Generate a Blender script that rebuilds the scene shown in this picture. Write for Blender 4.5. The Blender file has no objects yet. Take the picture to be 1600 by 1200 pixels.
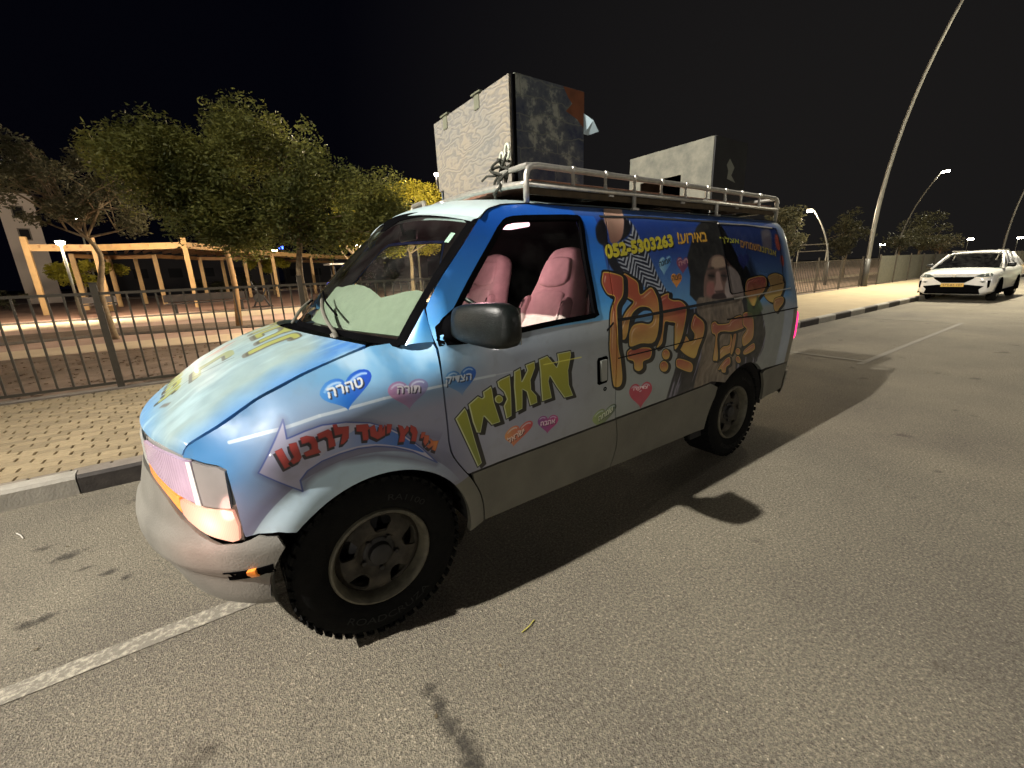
import bpy, bmesh, math, random
import numpy as np
from math import sin, cos, pi, radians, sqrt, atan2
from mathutils import Vector, Matrix
from mathutils.geometry import delaunay_2d_cdt

random.seed(7); rng = np.random.default_rng(7)
sc = bpy.context.scene
COL = sc.collection

# ------------------------------------------------------------------ camera, sky, lights, exposure
cam_d = bpy.data.cameras.new('camera'); cam = bpy.data.objects.new('camera', cam_d); COL.objects.link(cam)
cam_d.sensor_width = 36.0; cam_d.lens = 36.0 * 659.8 / 1600.0
cam_d.clip_start = 0.05; cam_d.clip_end = 3000
CAM = Vector((0.4114, 2.5199, 1.5088)); PIT, ROL, YAW = 0.2610, -0.0385, -2.1798
_f = Vector((cos(YAW)*cos(PIT), sin(YAW)*cos(PIT), -sin(PIT)))
_r = _f.cross(Vector((0, 0, 1))).normalized(); _u = _r.cross(_f)
_R = cos(ROL)*_r + sin(ROL)*_u; _U = -sin(ROL)*_r + cos(ROL)*_u
cam.matrix_world = Matrix(((_R.x, _U.x, -_f.x, CAM.x), (_R.y, _U.y, -_f.y, CAM.y), (_R.z, _U.z, -_f.z, CAM.z), (0, 0, 0, 1)))
sc.camera = cam
sc.render.engine = 'CYCLES'
sc.view_settings.view_transform = 'Standard'; sc.view_settings.look = 'None'
sc.view_settings.gamma = 1.0; sc.view_settings.use_curve_mapping = False
sc.view_settings.exposure = 0.0
sc.cycles.use_denoising = True
sc.cycles.max_bounces = 8; sc.cycles.transparent_max_bounces = 24
sc.cycles.sample_clamp_indirect = 4.0
sc.cycles.use_light_tree = True

world = bpy.data.worlds.new('World'); sc.world = world; world.use_nodes = True
wn = world.node_tree.nodes; wl = world.node_tree.links
bg = wn['Background']
sky = wn.new('ShaderNodeTexSky'); sky.sky_type = 'NISHITA'; sky.sun_disc = False
sky.sun_elevation = radians(-4.0); sky.sun_rotation = radians(60); sky.altitude = 200
wadd = wn.new('ShaderNodeMixRGB'); wadd.blend_type = 'ADD'; wadd.inputs['Fac'].default_value = 1
wl.new(sky.outputs['Color'], wadd.inputs['Color1']); wadd.inputs['Color2'].default_value = (0.16, 0.17, 0.42, 1)
# warm grey added to the sky over the far road end, standing for lamp glare
geo = wn.new('ShaderNodeTexCoord'); dt = wn.new('ShaderNodeVectorMath'); dt.operation = 'DOT_PRODUCT'; dt.inputs[1].default_value = (-0.93, -0.30, 0.10)
wl.new(geo.outputs['Generated'], dt.inputs[0]); gr = wn.new('ShaderNodeValToRGB'); gr.color_ramp.elements[0].position = 0.55; gr.color_ramp.elements[0].color = (0, 0, 0, 1); gr.color_ramp.elements[1].position = 1.0; gr.color_ramp.elements[1].color = (1.6, 1.45, 1.15, 1)
wl.new(dt.outputs['Value'], gr.inputs['Fac']); wadd2 = wn.new('ShaderNodeMixRGB'); wadd2.blend_type = 'ADD'; wadd2.inputs['Fac'].default_value = 1
wl.new(wadd.outputs['Color'], wadd2.inputs['Color1']); wl.new(gr.outputs['Color'], wadd2.inputs['Color2']); wl.new(wadd2.outputs['Color'], bg.inputs['Color']); bg.inputs['Strength'].default_value = 0.006

def lamp(name, loc, watts, color, radius=0.15, spot=None, aim=None, blend=0.6):
    d = bpy.data.lights.new(name, 'SPOT' if spot else 'POINT'); d.energy = watts; d.color = color
    d.shadow_soft_size = radius
    o = bpy.data.objects.new(name, d); COL.objects.link(o); o.location = loc
    if spot:
        d.spot_size = radians(spot); d.spot_blend = blend
        v = (Vector(aim) - Vector(loc)).normalized()
        o.rotation_euler = v.to_track_quat('-Z', 'Y').to_euler()
    return o
WARM = (1.0, 0.90, 0.70); NEUT = (1.0, 0.94, 0.855); PARK = (1.0, 0.82, 0.60)
# the street lamps (their masts are built below), one row on the near pavement and two unseen ones added to light the van side
lamp('street_light', (8.8, 0.0, 9.0), 19500, NEUT, 0.12, 112, (-10.0, 3.2, 0.0), 1.0)
lamp('street_light', (-25.9, -2.3, 12.2), 27000, WARM, 0.16, 128, (-25.0, 2.5, 0.0), 0.9)
lamp('street_light', (-64.5, -2.4, 12.2), 12000, WARM, 0.16)
lamp('street_light', (42.0, 48.0, 9.5), 42000, NEUT, 0.20)  # added out of view, set low and far to light the van side
lamp('street_light', (-30.0, 46.0, 9.5), 9000, NEUT, 0.20)  # second added lamp out of view, weaker, also for the van side
# park lamps
lamp('park_light', (4.9, -23.2, 3.38), 10500, PARK, 0.12)
lamp('park_light', (-5.2, -11.6, 3.4), 3000, PARK, 0.12)  # added without a post, lights the lower right leaves of the big tree
lamp('park_light', (-10.3, -18.8, 5.8), 4200, PARK, 0.12)
lamp('park_light', (-26.8, -8.0, 3.9), 700, PARK, 0.12)
lamp('park_light', (-8.4, -28.9, 4.0), 8000, PARK, 0.12)
lamp('park_light', (14.5, -14.0, 4.5), 4200, PARK, 0.12)
lamp('street_light', (-44.0, -6.3, 7.0), 1200, WARM, 0.14)
# lit lamps of the van itself
lamp('cabin_light', (-1.02, 0.12, 1.66), 10.0, (1.0, 0.48, 0.54), 0.07)
il = lamp('indicator_light', (0.72, 0.90, 0.625), 1.5, (1.0, 0.50, 0.40), 0.05); il.data.specular_factor = 0.0

# ------------------------------------------------------------------ materials
def lin(c):
    r = []
    for v in c[:3]:
        v = v/255.0
        r.append(v/12.92 if v <= 0.04045 else ((v+0.055)/1.055)**2.4)
    return (*r, 1.0)
def newmat(name):
    m = bpy.data.materials.new(name); m.use_nodes = True
    n = m.node_tree.nodes; b = n['Principled BSDF']
    return m, n, m.node_tree.links, b
def tex(n, l, kind, scale, obj=True, **kw):
    t = n.new(kind)
    if 'Scale' in t.inputs: t.inputs['Scale'].default_value = scale
    for k, v in kw.items():
        if k in t.inputs: t.inputs[k].default_value = v
    tc = n.new('ShaderNodeTexCoord'); l.new(tc.outputs['Object' if obj else 'Generated'], t.inputs['Vector'])
    return t
def ramp(n, l, src, stops):
    r = n.new('ShaderNodeValToRGB'); e = r.color_ramp.elements
    while len(e) < len(stops): e.new(0.5)
    for i, (p, c) in enumerate(stops):
        e[i].position = p; e[i].color = c if len(c) == 4 else (*c, 1)
    l.new(src, r.inputs['Fac']); return r
def mat(name, col, rough=0.6, metal=0.0, var=0.12, scale=8.0, bump=0.0, bscale=60.0, coat=0.0, spec=0.5, detail=4.0, emit=None, es=0.0):
    """plain surface with a little uneven tone and fine relief"""
    m, n, l, b = newmat(name)
    t = tex(n, l, 'ShaderNodeTexNoise', scale, Detail=detail)
    c = Vector(col[:3])
    r = ramp(n, l, t.outputs['Fac'], [(0.3, tuple(c*(1-var))), (0.7, tuple(c*(1+var)))])
    l.new(r.outputs['Color'], b.inputs['Base Color'])
    b.inputs['Roughness'].default_value = rough; b.inputs['Metallic'].default_value = metal
    b.inputs['Specular IOR Level'].default_value = spec
    if coat: b.inputs['Coat Weight'].default_value = coat; b.inputs['Coat Roughness'].default_value = 0.12
    if bump:
        t2 = tex(n, l, 'ShaderNodeTexNoise', bscale, Detail=4)
        bp = n.new('ShaderNodeBump'); bp.inputs['Strength'].default_value = bump; bp.inputs['Distance'].default_value = 0.01
        l.new(t2.outputs['Fac'], bp.inputs['Height']); l.new(bp.outputs['Normal'], b.inputs['Normal'])
    if emit: b.inputs['Emission Color'].default_value = (*emit[:3], 1); b.inputs['Emission Strength'].default_value = es
    return m
def emitter(name, col, s):
    m, n, l, b = newmat(name)
    b.inputs['Base Color'].default_value = (*col, 1); b.inputs['Emission Color'].default_value = (*col, 1)
    b.inputs['Emission Strength'].default_value = s
    return m
def glassmat(name, tint=(0.75, 0.85, 0.8), rough=0.02):
    m, n, l, b = newmat(name)
    n.remove(b); out = n['Material Output']
    tr = n.new('ShaderNodeBsdfTransparent'); tr.inputs['Color'].default_value = (*tint, 1)
    gl = n.new('ShaderNodeBsdfGlossy'); gl.inputs['Roughness'].default_value = rough
    fr = n.new('ShaderNodeFresnel'); fr.inputs['IOR'].default_value = 1.5
    mx = n.new('ShaderNodeMixShader')
    # dust film makes the pane slightly uneven
    t = tex(n, l, 'ShaderNodeTexNoise', 9.0, Detail=5)
    df = n.new('ShaderNodeBsdfDiffuse'); df.inputs['Color'].default_value = (0.5, 0.52, 0.48, 1)
    mr = n.new('ShaderNodeMapRange'); mr.inputs['From Min'].default_value = 0.35; mr.inputs['From Max'].default_value = 0.75
    mr.inputs['To Min'].default_value = 0.0; mr.inputs['To Max'].default_value = 0.02
    l.new(t.outputs['Fac'], mr.inputs['Value'])
    m2 = n.new('ShaderNodeMixShader')
    l.new(fr.outputs['Fac'], mx.inputs['Fac']); l.new(tr.outputs[0], mx.inputs[1]); l.new(gl.outputs[0], mx.inputs[2])
    l.new(mr.outputs[0], m2.inputs['Fac']); l.new(mx.outputs[0], m2.inputs[1]); l.new(df.outputs[0], m2.inputs[2])
    l.new(m2.outputs[0], out.inputs['Surface'])
    return m

# ------------------------------------------------------------------ mesh helpers
def link(o, parent=None):
    COL.objects.link(o)
    if parent is not None: o.parent = parent
    return o
def mesh(name, V, F, m=None, parent=None, smooth=False, uv=None, auto=None):
    me = bpy.data.meshes.new(name); me.from_pydata([tuple(map(float, v)) for v in V], [], [tuple(map(int, f)) for f in F])
    if m is not None:
        if isinstance(m, (list, tuple)):
            for q in m: me.materials.append(q)
        else: me.materials.append(m)
    if smooth: me.polygons.foreach_set('use_smooth', [True]*len(me.polygons))
    if uv is not None:
        ul = me.uv_layers.new(name='uv'); uv = np.asarray(uv, np.float32)
        li = np.zeros(len(me.loops), np.int32); me.loops.foreach_get('vertex_index', li)
        ul.data.foreach_set('uv', uv[li].ravel())
    me.update()
    return link(bpy.data.objects.new(name, me), parent)
def tag(o, label=None, cat=None, group=None, kind=None):
    for k, v in (('label', label), ('category', cat), ('group', group), ('kind', kind)):
        if v: o[k] = v
    return o
def thing(name, loc, label, cat, group=None, rz=0.0):
    o = bpy.data.objects.new(name, None); o.empty_display_size = 0.2; o.location = loc; o.rotation_euler = (0, 0, rz)
    COL.objects.link(o); return tag(o, label, cat, group)
class G:
    """collects shapes for ONE mesh"""
    def __init__(s): s.V = []; s.F = []; s.M = []
    def add(s, V, F, mi=0):
        b = len(s.V); s.V += [tuple(v) for v in V]; s.F += [tuple(i+b for i in f) for f in F]; s.M += [mi]*len(F); return s
    def box(s, c, d, rz=0.0, bev=0.0, rx=0.0, ry=0.0, mi=0):
        if bev:
            bm = bmesh.new(); bmesh.ops.create_cube(bm, size=1.0)
            for v in bm.verts: v.co = Vector((v.co.x*d[0], v.co.y*d[1], v.co.z*d[2]))
            bmesh.ops.bevel(bm, geom=bm.edges[:], offset=bev, segments=2, affect='EDGES', profile=0.5)
            V = [v.co.copy() for v in bm.verts]; bm.verts.index_update(); F = [[v.index for v in f.verts] for f in bm.faces]; bm.free()
        else:
            V = [Vector((x*d[0]/2, y*d[1]/2, z*d[2]/2)) for x in (-1, 1) for y in (-1, 1) for z in (-1, 1)]
            F = [(0, 1, 3, 2), (4, 6, 7, 5), (0, 4, 5, 1), (2, 3, 7, 6), (0, 2, 6, 4), (1, 5, 7, 3)]
        R = Matrix.Rotation(rz, 3, 'Z') @ Matrix.Rotation(ry, 3, 'Y') @ Matrix.Rotation(rx, 3, 'X')
        return s.add([R @ v + Vector(c) for v in V], F, mi)
    def tube(s, pts, r, n=8, caps=True, mi=0):
        pts = [Vector(p) for p in pts]; rr = r if isinstance(r, (list, tuple)) else [r]*len(pts)
        rings = []; up = None
        for i, p in enumerate(pts):
            t = (pts[min(i+1, len(pts)-1)] - pts[max(i-1, 0)]).normalized()
            if up is None: up = Vector((0, 0, 1)) if abs(t.z) < 0.9 else Vector((1, 0, 0))
            a = t.cross(up).normalized(); up = a.cross(t).normalized()
            rings.append([p + (a*cos(2*pi*k/n) + up*sin(2*pi*k/n))*rr[i] for k in range(n)])
        return s.loft(rings, True, caps, mi)
    def loft(s, rings, closed=True, caps=True, mi=0):
        n = len(rings[0]); V = [v for r in rings for v in r]; F = []
        for i in range(len(rings)-1):
            for k in range(n if closed else n-1):
                k2 = (k+1) % n; F.append((i*n+k, i*n+k2, (i+1)*n+k2, (i+1)*n+k))
        if caps and closed:
            F.append(tuple(range(n))[::-1]); F.append(tuple((len(rings)-1)*n+k for k in range(n)))
        return s.add(V, F, mi)
    def lathe(s, prof, c=(0, 0, 0), axis='Y', n=48, mi=0):
        rings = []
        for (r, h) in prof:
            ring = []
            for k in range(n):
                a = 2*pi*k/n; p = (r*cos(a), r*sin(a))
                v = Vector((p[0], h, p[1])) if axis == 'Y' else (Vector((p[0], p[1], h)) if axis == 'Z' else Vector((h, p[0], p[1])))
                ring.append(v + Vector(c))
            rings.append(ring)
        return s.loft(rings, True, False, mi)
    def obj(s, name, m, parent=None, smooth=False, sharp=None):
        o = mesh(name, s.V, s.F, m, parent, smooth)
        if any(s.M): o.data.polygons.foreach_set('material_index', s.M)
        if smooth and sharp: o.data.set_sharp_from_angle(angle=radians(sharp))
        return o
def resample(pts, h, closed=True):
    out = []; n = len(pts)
    for i in range(n if closed else n-1):
        a = np.array(pts[i], float); b = np.array(pts[(i+1) % n], float); k = max(1, int(math.ceil(np.linalg.norm(b-a)/h)))
        out += [tuple(a + (b-a)*j/k) for j in range(k)]
    if not closed: out.append(tuple(pts[-1]))
    return out
def smoothp(pts, k=4, closed=True):
    P = [np.array(p, float) for p in pts]; n = len(P); out = []
    for i in range(n if closed else n-1):
        g = (lambda j: P[j % n]) if closed else (lambda j: P[min(max(j, 0), n-1)])
        a, b, c, d = g(i-1), g(i), g(i+1), g(i+2)
        for j in range(k):
            t = j/k; out.append(tuple(0.5*((2*b) + (-a+c)*t + (2*a-5*b+4*c-d)*t*t + (-a+3*b-3*c+d)*t**3)))
    if not closed: out.append(tuple(P[-1]))
    return out
def inside(px, py, poly):
    P = np.asarray(poly, float); x0, y0 = P[:, 0], P[:, 1]; x1, y1 = np.roll(x0, -1), np.roll(y0, -1)
    r = np.zeros(np.shape(px), bool)
    for a, b, c, d in zip(x0, y0, x1, y1):
        if b == d: continue
        cr = ((b > py) != (d > py)) & (px < (c-a)*(py-b)/(d-b)+a); r ^= cr
    return r
def grow(poly, d):
    """offset a closed 2D outline outwards by d"""
    P = np.asarray(poly, float); A = 0.5*np.sum(P[:, 0]*np.roll(P[:, 1], -1)-np.roll(P[:, 0], -1)*P[:, 1])
    e0 = P-np.roll(P, 1, 0); e1 = np.roll(P, -1, 0)-P
    n0 = np.stack([e0[:, 1], -e0[:, 0]], 1); n1 = np.stack([e1[:, 1], -e1[:, 0]], 1)
    n0 /= np.linalg.norm(n0, axis=1)[:, None]+1e-9; n1 /= np.linalg.norm(n1, axis=1)[:, None]+1e-9
    m = n0+n1; m /= np.maximum(np.sum(m*m, 1), 0.5)[:, None]/2
    return [tuple(v) for v in P+m*d*np.sign(A)]
def panel(name, outline, fn, m, parent, h=0.05, depth=0.016, holes=(), uvf=None, flip=False, smooth=True, rim=True):
    """sheet-metal panel: an outline in surface coordinates laid on fn(u, v) -> (x, y, z), with turned-in edges"""
    loops = [resample(outline, h)] + [resample(q, h) for q in holes]
    P = []; E = []; B = []
    for L in loops:
        b = len(P); P += L; E += [(b+i, b+(i+1) % len(L)) for i in range(len(L))]
    O = np.array(loops[0]); mn, mx = O.min(0), O.max(0)
    gx, gy = np.meshgrid(np.arange(mn[0]+h*0.5, mx[0], h), np.arange(mn[1]+h*0.5, mx[1], h)); gx, gy = gx.ravel(), gy.ravel()
    ok = inside(gx, gy, O)
    for q in loops[1:]: ok &= ~inside(gx, gy, q)
    allb = np.array(P)
    if ok.any():
        gp = np.stack([gx[ok], gy[ok]], 1)
        dmin = np.min(np.hypot(gp[:, None, 0]-allb[None, :, 0], gp[:, None, 1]-allb[None, :, 1]), 1)
        P = P + [tuple(q) for q in gp[dmin > h*0.45]]
    r = delaunay_2d_cdt([Vector(p) for p in P], E, [], 0, 1e-6)
    UV = np.array([tuple(v) for v in r[0]]); T = np.array([f for f in r[2] if len(f) == 3])
    c = UV[T].mean(1); ok = inside(c[:, 0], c[:, 1], loops[0])
    for q in loops[1:]: ok &= ~inside(c[:, 0], c[:, 1], q)
    T = T[ok]
    X = fn(UV[:, 0], UV[:, 1]); e = 1e-3
    Nn = np.cross(fn(UV[:, 0]+e, UV[:, 1])-X, fn(UV[:, 0], UV[:, 1]+e)-X); Nn /= np.linalg.norm(Nn, axis=1)[:, None]+1e-12
    # orient: outward = away from the van's middle axis unless flipped
    out = X.copy(); out[:, 0] *= 0.02; out[:, 2] -= 1.0; out[:, 2] *= 0.6
    sgn = np.sign(np.sum(np.sum(Nn*out, 1))); sgn = sgn if sgn else 1.0
    if flip: sgn = -sgn
    Nn *= sgn
    if sgn < 0: T = T[:, ::-1]
    V = [tuple(v) for v in X]; F = [tuple(t) for t in T]; U = [tuple(v) for v in UV]
    if rim and depth:
        cnt = {}
        for t in F:
            for a, b in ((t[0], t[1]), (t[1], t[2]), (t[2], t[0])): cnt[(a, b)] = 1
        bd = [(a, b) for (a, b) in cnt if (b, a) not in cnt]
        idx = {}
        def dup(i, k):
            if (i, k) not in idx:
                idx[(i, k)] = len(V); V.append(tuple(X[i]-Nn[i]*depth*k)); U.append(tuple(UV[i]))
            return idx[(i, k)]
        for a, b in bd: F.append((b, a, dup(a, 1), dup(b, 1)))
    if uvf: U = [uvf(u, v) for u, v in U]
    o = mesh(name, V, F, m, parent, smooth, U)
    if smooth: o.data.set_sharp_from_angle(angle=radians(50))
    return o
def arcpts(cx, cz, r, a0, a1, n=18):
    return [(cx+r*cos(radians(a0+(a1-a0)*i/n)), cz+r*sin(radians(a0+(a1-a0)*i/n))) for i in range(n+1)]
def puff(pts, fn, t, rnd, mi=0, g=None, steps=4):
    """cushion: 2D outline given thickness with rounded edges; fn(u, v, w) -> 3D"""
    g = g or G(); P = smoothp(pts, 3); rings = []
    for i in range(steps+1):
        a = pi/2*i/steps; d = -rnd*(1-sin(a)); rings.append([fn(u, v, -t/2+rnd*(1-cos(a)) if False else -t/2+rnd-rnd*cos(a)) for u, v in grow(P, d)])
    for i in range(steps+1):
        a = pi/2*(1-i/steps); d = -rnd*(1-sin(a)); rings.append([fn(u, v, t/2-rnd+rnd*cos(a)) for u, v in grow(P, d)])
    return g.loft(rings, True, True, mi)

# ------------------------------------------------------------------ the printed wrap of the van, drawn here pixel by pixel
class Canvas:
    def __init__(s, x0, x1, z0, z1, ppm):
        s.x0, s.x1, s.z0, s.z1, s.k = x0, x1, z0, z1, ppm
        s.W = int((x1-x0)*ppm); s.H = int((z1-z0)*ppm)
        s.a = np.zeros((s.H, s.W, 3), np.float32)
        s.X, s.Z = np.meshgrid(x0+(np.arange(s.W)+0.5)/ppm, z0+(np.arange(s.H)+0.5)/ppm)
    def box(s, pts, m):
        P = np.asarray(pts); i0 = max(0, int((P[:, 0].min()-m-s.x0)*s.k)); i1 = min(s.W, int((P[:, 0].max()+m-s.x0)*s.k)+2)
        j0 = max(0, int((P[:, 1].min()-m-s.z0)*s.k)); j1 = min(s.H, int((P[:, 1].max()+m-s.z0)*s.k)+2)
        return slice(j0, j1), slice(i0, i1)
    def sdf(s, pts, sl):
        X, Z = s.X[sl], s.Z[sl]; P = np.asarray(pts, float); d2 = np.full(X.shape, 1e9)
        for a, b in zip(P, np.roll(P, -1, 0)):
            e = b-a; L = e@e+1e-12; t = np.clip(((X-a[0])*e[0]+(Z-a[1])*e[1])/L, 0, 1)
            d2 = np.minimum(d2, (X-a[0]-t*e[0])**2+(Z-a[1]-t*e[1])**2)
        return np.where(inside(X, Z, P), -1, 1)*np.sqrt(d2)
    def blend(s, sl, cov, col):
        cov = np.clip(cov, 0, 1)[..., None]
        c = np.asarray(col, np.float32)
        s.a[sl] = s.a[sl]*(1-cov)+c*cov
    def fill(s, pts, col, alpha=1.0, grow=0.0, soft=0.0):
        sl = s.box(pts, abs(grow)+soft+0.004); d = s.sdf(pts, sl)-grow
        w = max(soft, 1.0/s.k); cov = np.clip(0.5-d/w, 0, 1)*(alpha if not callable(alpha) else alpha(s.X[sl], s.Z[sl]))
        s.blend(sl, cov, col(s.X[sl], s.Z[sl]) if callable(col) else col); return sl, d
    def ring(s, pts, w, col, off=0.0, alpha=1.0):
        sl = s.box(pts, w+abs(off)+0.004); d = np.abs(s.sdf(pts, sl)-off)-w/2
        s.blend(sl, np.clip(0.5-d*s.k, 0, 1)*alpha, col)
    def line(s, a, b, w, col, alpha=1.0, soft=0.0):
        sl = s.box([a, b], w+soft); X, Z = s.X[sl], s.Z[sl]; a = np.array(a); e = np.array(b)-a
        t = np.clip(((X-a[0])*e[0]+(Z-a[1])*e[1])/(e@e+1e-12), 0, 1); d = np.hypot(X-a[0]-t*e[0], Z-a[1]-t*e[1])-w/2
        s.blend(sl, np.clip(0.5-d/max(soft, 1/s.k), 0, 1)*alpha, col)
    def tris(s, tr, col, alpha=1.0, fat=0.0, dx=0.0, dz=0.0):
        """fill triangles (text); fat thickens the strokes"""
        tr = np.asarray(tr)+np.array([dx, dz]); sl = s.box(tr.reshape(-1, 2), fat+0.006); X, Z = s.X[sl], s.Z[sl]; m = np.zeros(X.shape, bool)
        for t in tr:
            q = s.box(t, 0.001); q2 = (slice(q[0].start-sl[0].start, q[0].stop-sl[0].start), slice(q[1].start-sl[1].start, q[1].stop-sl[1].start))
            m[q2] |= inside(X[q2], Z[q2], t)
        r = int(round(fat*s.k)); f = m.astype(np.float32)
        if r > 0:
            g = np.pad(f, r); f = np.zeros_like(f)
            for i in range(-r, r+1):
                for j in range(-r, r+1):
                    if i*i+j*j <= r*r+0.5: f = np.maximum(f, g[r+i:r+i+f.shape[0], r+j:r+j+f.shape[1]])
        g = np.pad(f, 1); f = sum(g[1+i:1+i+f.shape[0], 1+j:1+j+f.shape[1]]*w for i, j, w in ((0, 0, .4), (1, 0, .15), (-1, 0, .15), (0, 1, .15), (0, -1, .15)))
        s.blend(sl, f*alpha, col)
    def image(s, name):
        im = bpy.data.images.new(name, s.W, s.H); a = np.ones((s.H, s.W, 4), np.float32); a[..., :3] = np.clip(s.a, 0, 255)/255.0
        im.pixels.foreach_set(a.ravel()); im.update(); im.pack(); return im
    def uv(s, u, z): return ((u-s.x0)/(s.x1-s.x0), (z-s.z0)/(s.z1-s.z0))
def noise2(X, Z, sc_, seed=0, octv=4):
    r = np.random.default_rng(seed); out = np.zeros(X.shape); amp = 1.0; tot = 0
    for o in range(octv):
        g = r.random((64, 64)); u = (X*sc_*(2**o)) % 64; v = (Z*sc_*(2**o)) % 64
        i = u.astype(int); j = v.astype(int); fu = u-i; fv = v-j; fu = fu*fu*(3-2*fu); fv = fv*fv*(3-2*fv)
        i2 = (i+1) % 64; j2 = (j+1) % 64
        out += amp*((g[j, i]*(1-fu)+g[j, i2]*fu)*(1-fv)+(g[j2, i]*(1-fu)+g[j2, i2]*fu)*fv); tot += amp; amp *= 0.5
    return out/tot
def textmesh(body):
    cu = bpy.data.curves.new('lettering', 'FONT'); cu.body = body; cu.resolution_u = 4
    o = bpy.data.objects.new('lettering', cu); COL.objects.link(o)
    dg = bpy.context.evaluated_depsgraph_get(); me = o.evaluated_get(dg).to_mesh(); me.calc_loop_triangles()
    V = np.array([v.co[:2] for v in me.vertices]); T = np.array([t.vertices[:] for t in me.loop_triangles]) if len(me.loop_triangles) else np.zeros((0, 3), int)
    o.evaluated_get(dg).to_mesh_clear(); bpy.data.objects.remove(o); bpy.data.curves.remove(cu)
    if len(V) == 0: return np.zeros((0, 3, 2))
    mn, mx = V.min(0), V.max(0); V = (V-mn)/(mx-mn); return V[T]
def put_text(cv, body, key, col, shadow=(15, 15, 20), fat=0.0, hs=1.0, alpha=1.0, sh=0.004):
    tr = textmesh(body); A, B, C_ = [np.array(q) for q in TX[key]]
    P = A+(B-A)*tr[..., :1]+(C_-A)*hs*tr[..., 1:]
    if shadow is not None: cv.tris(P, shadow, alpha, fat, -sh, -sh)
    cv.tris(P, col, alpha, fat)

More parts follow.
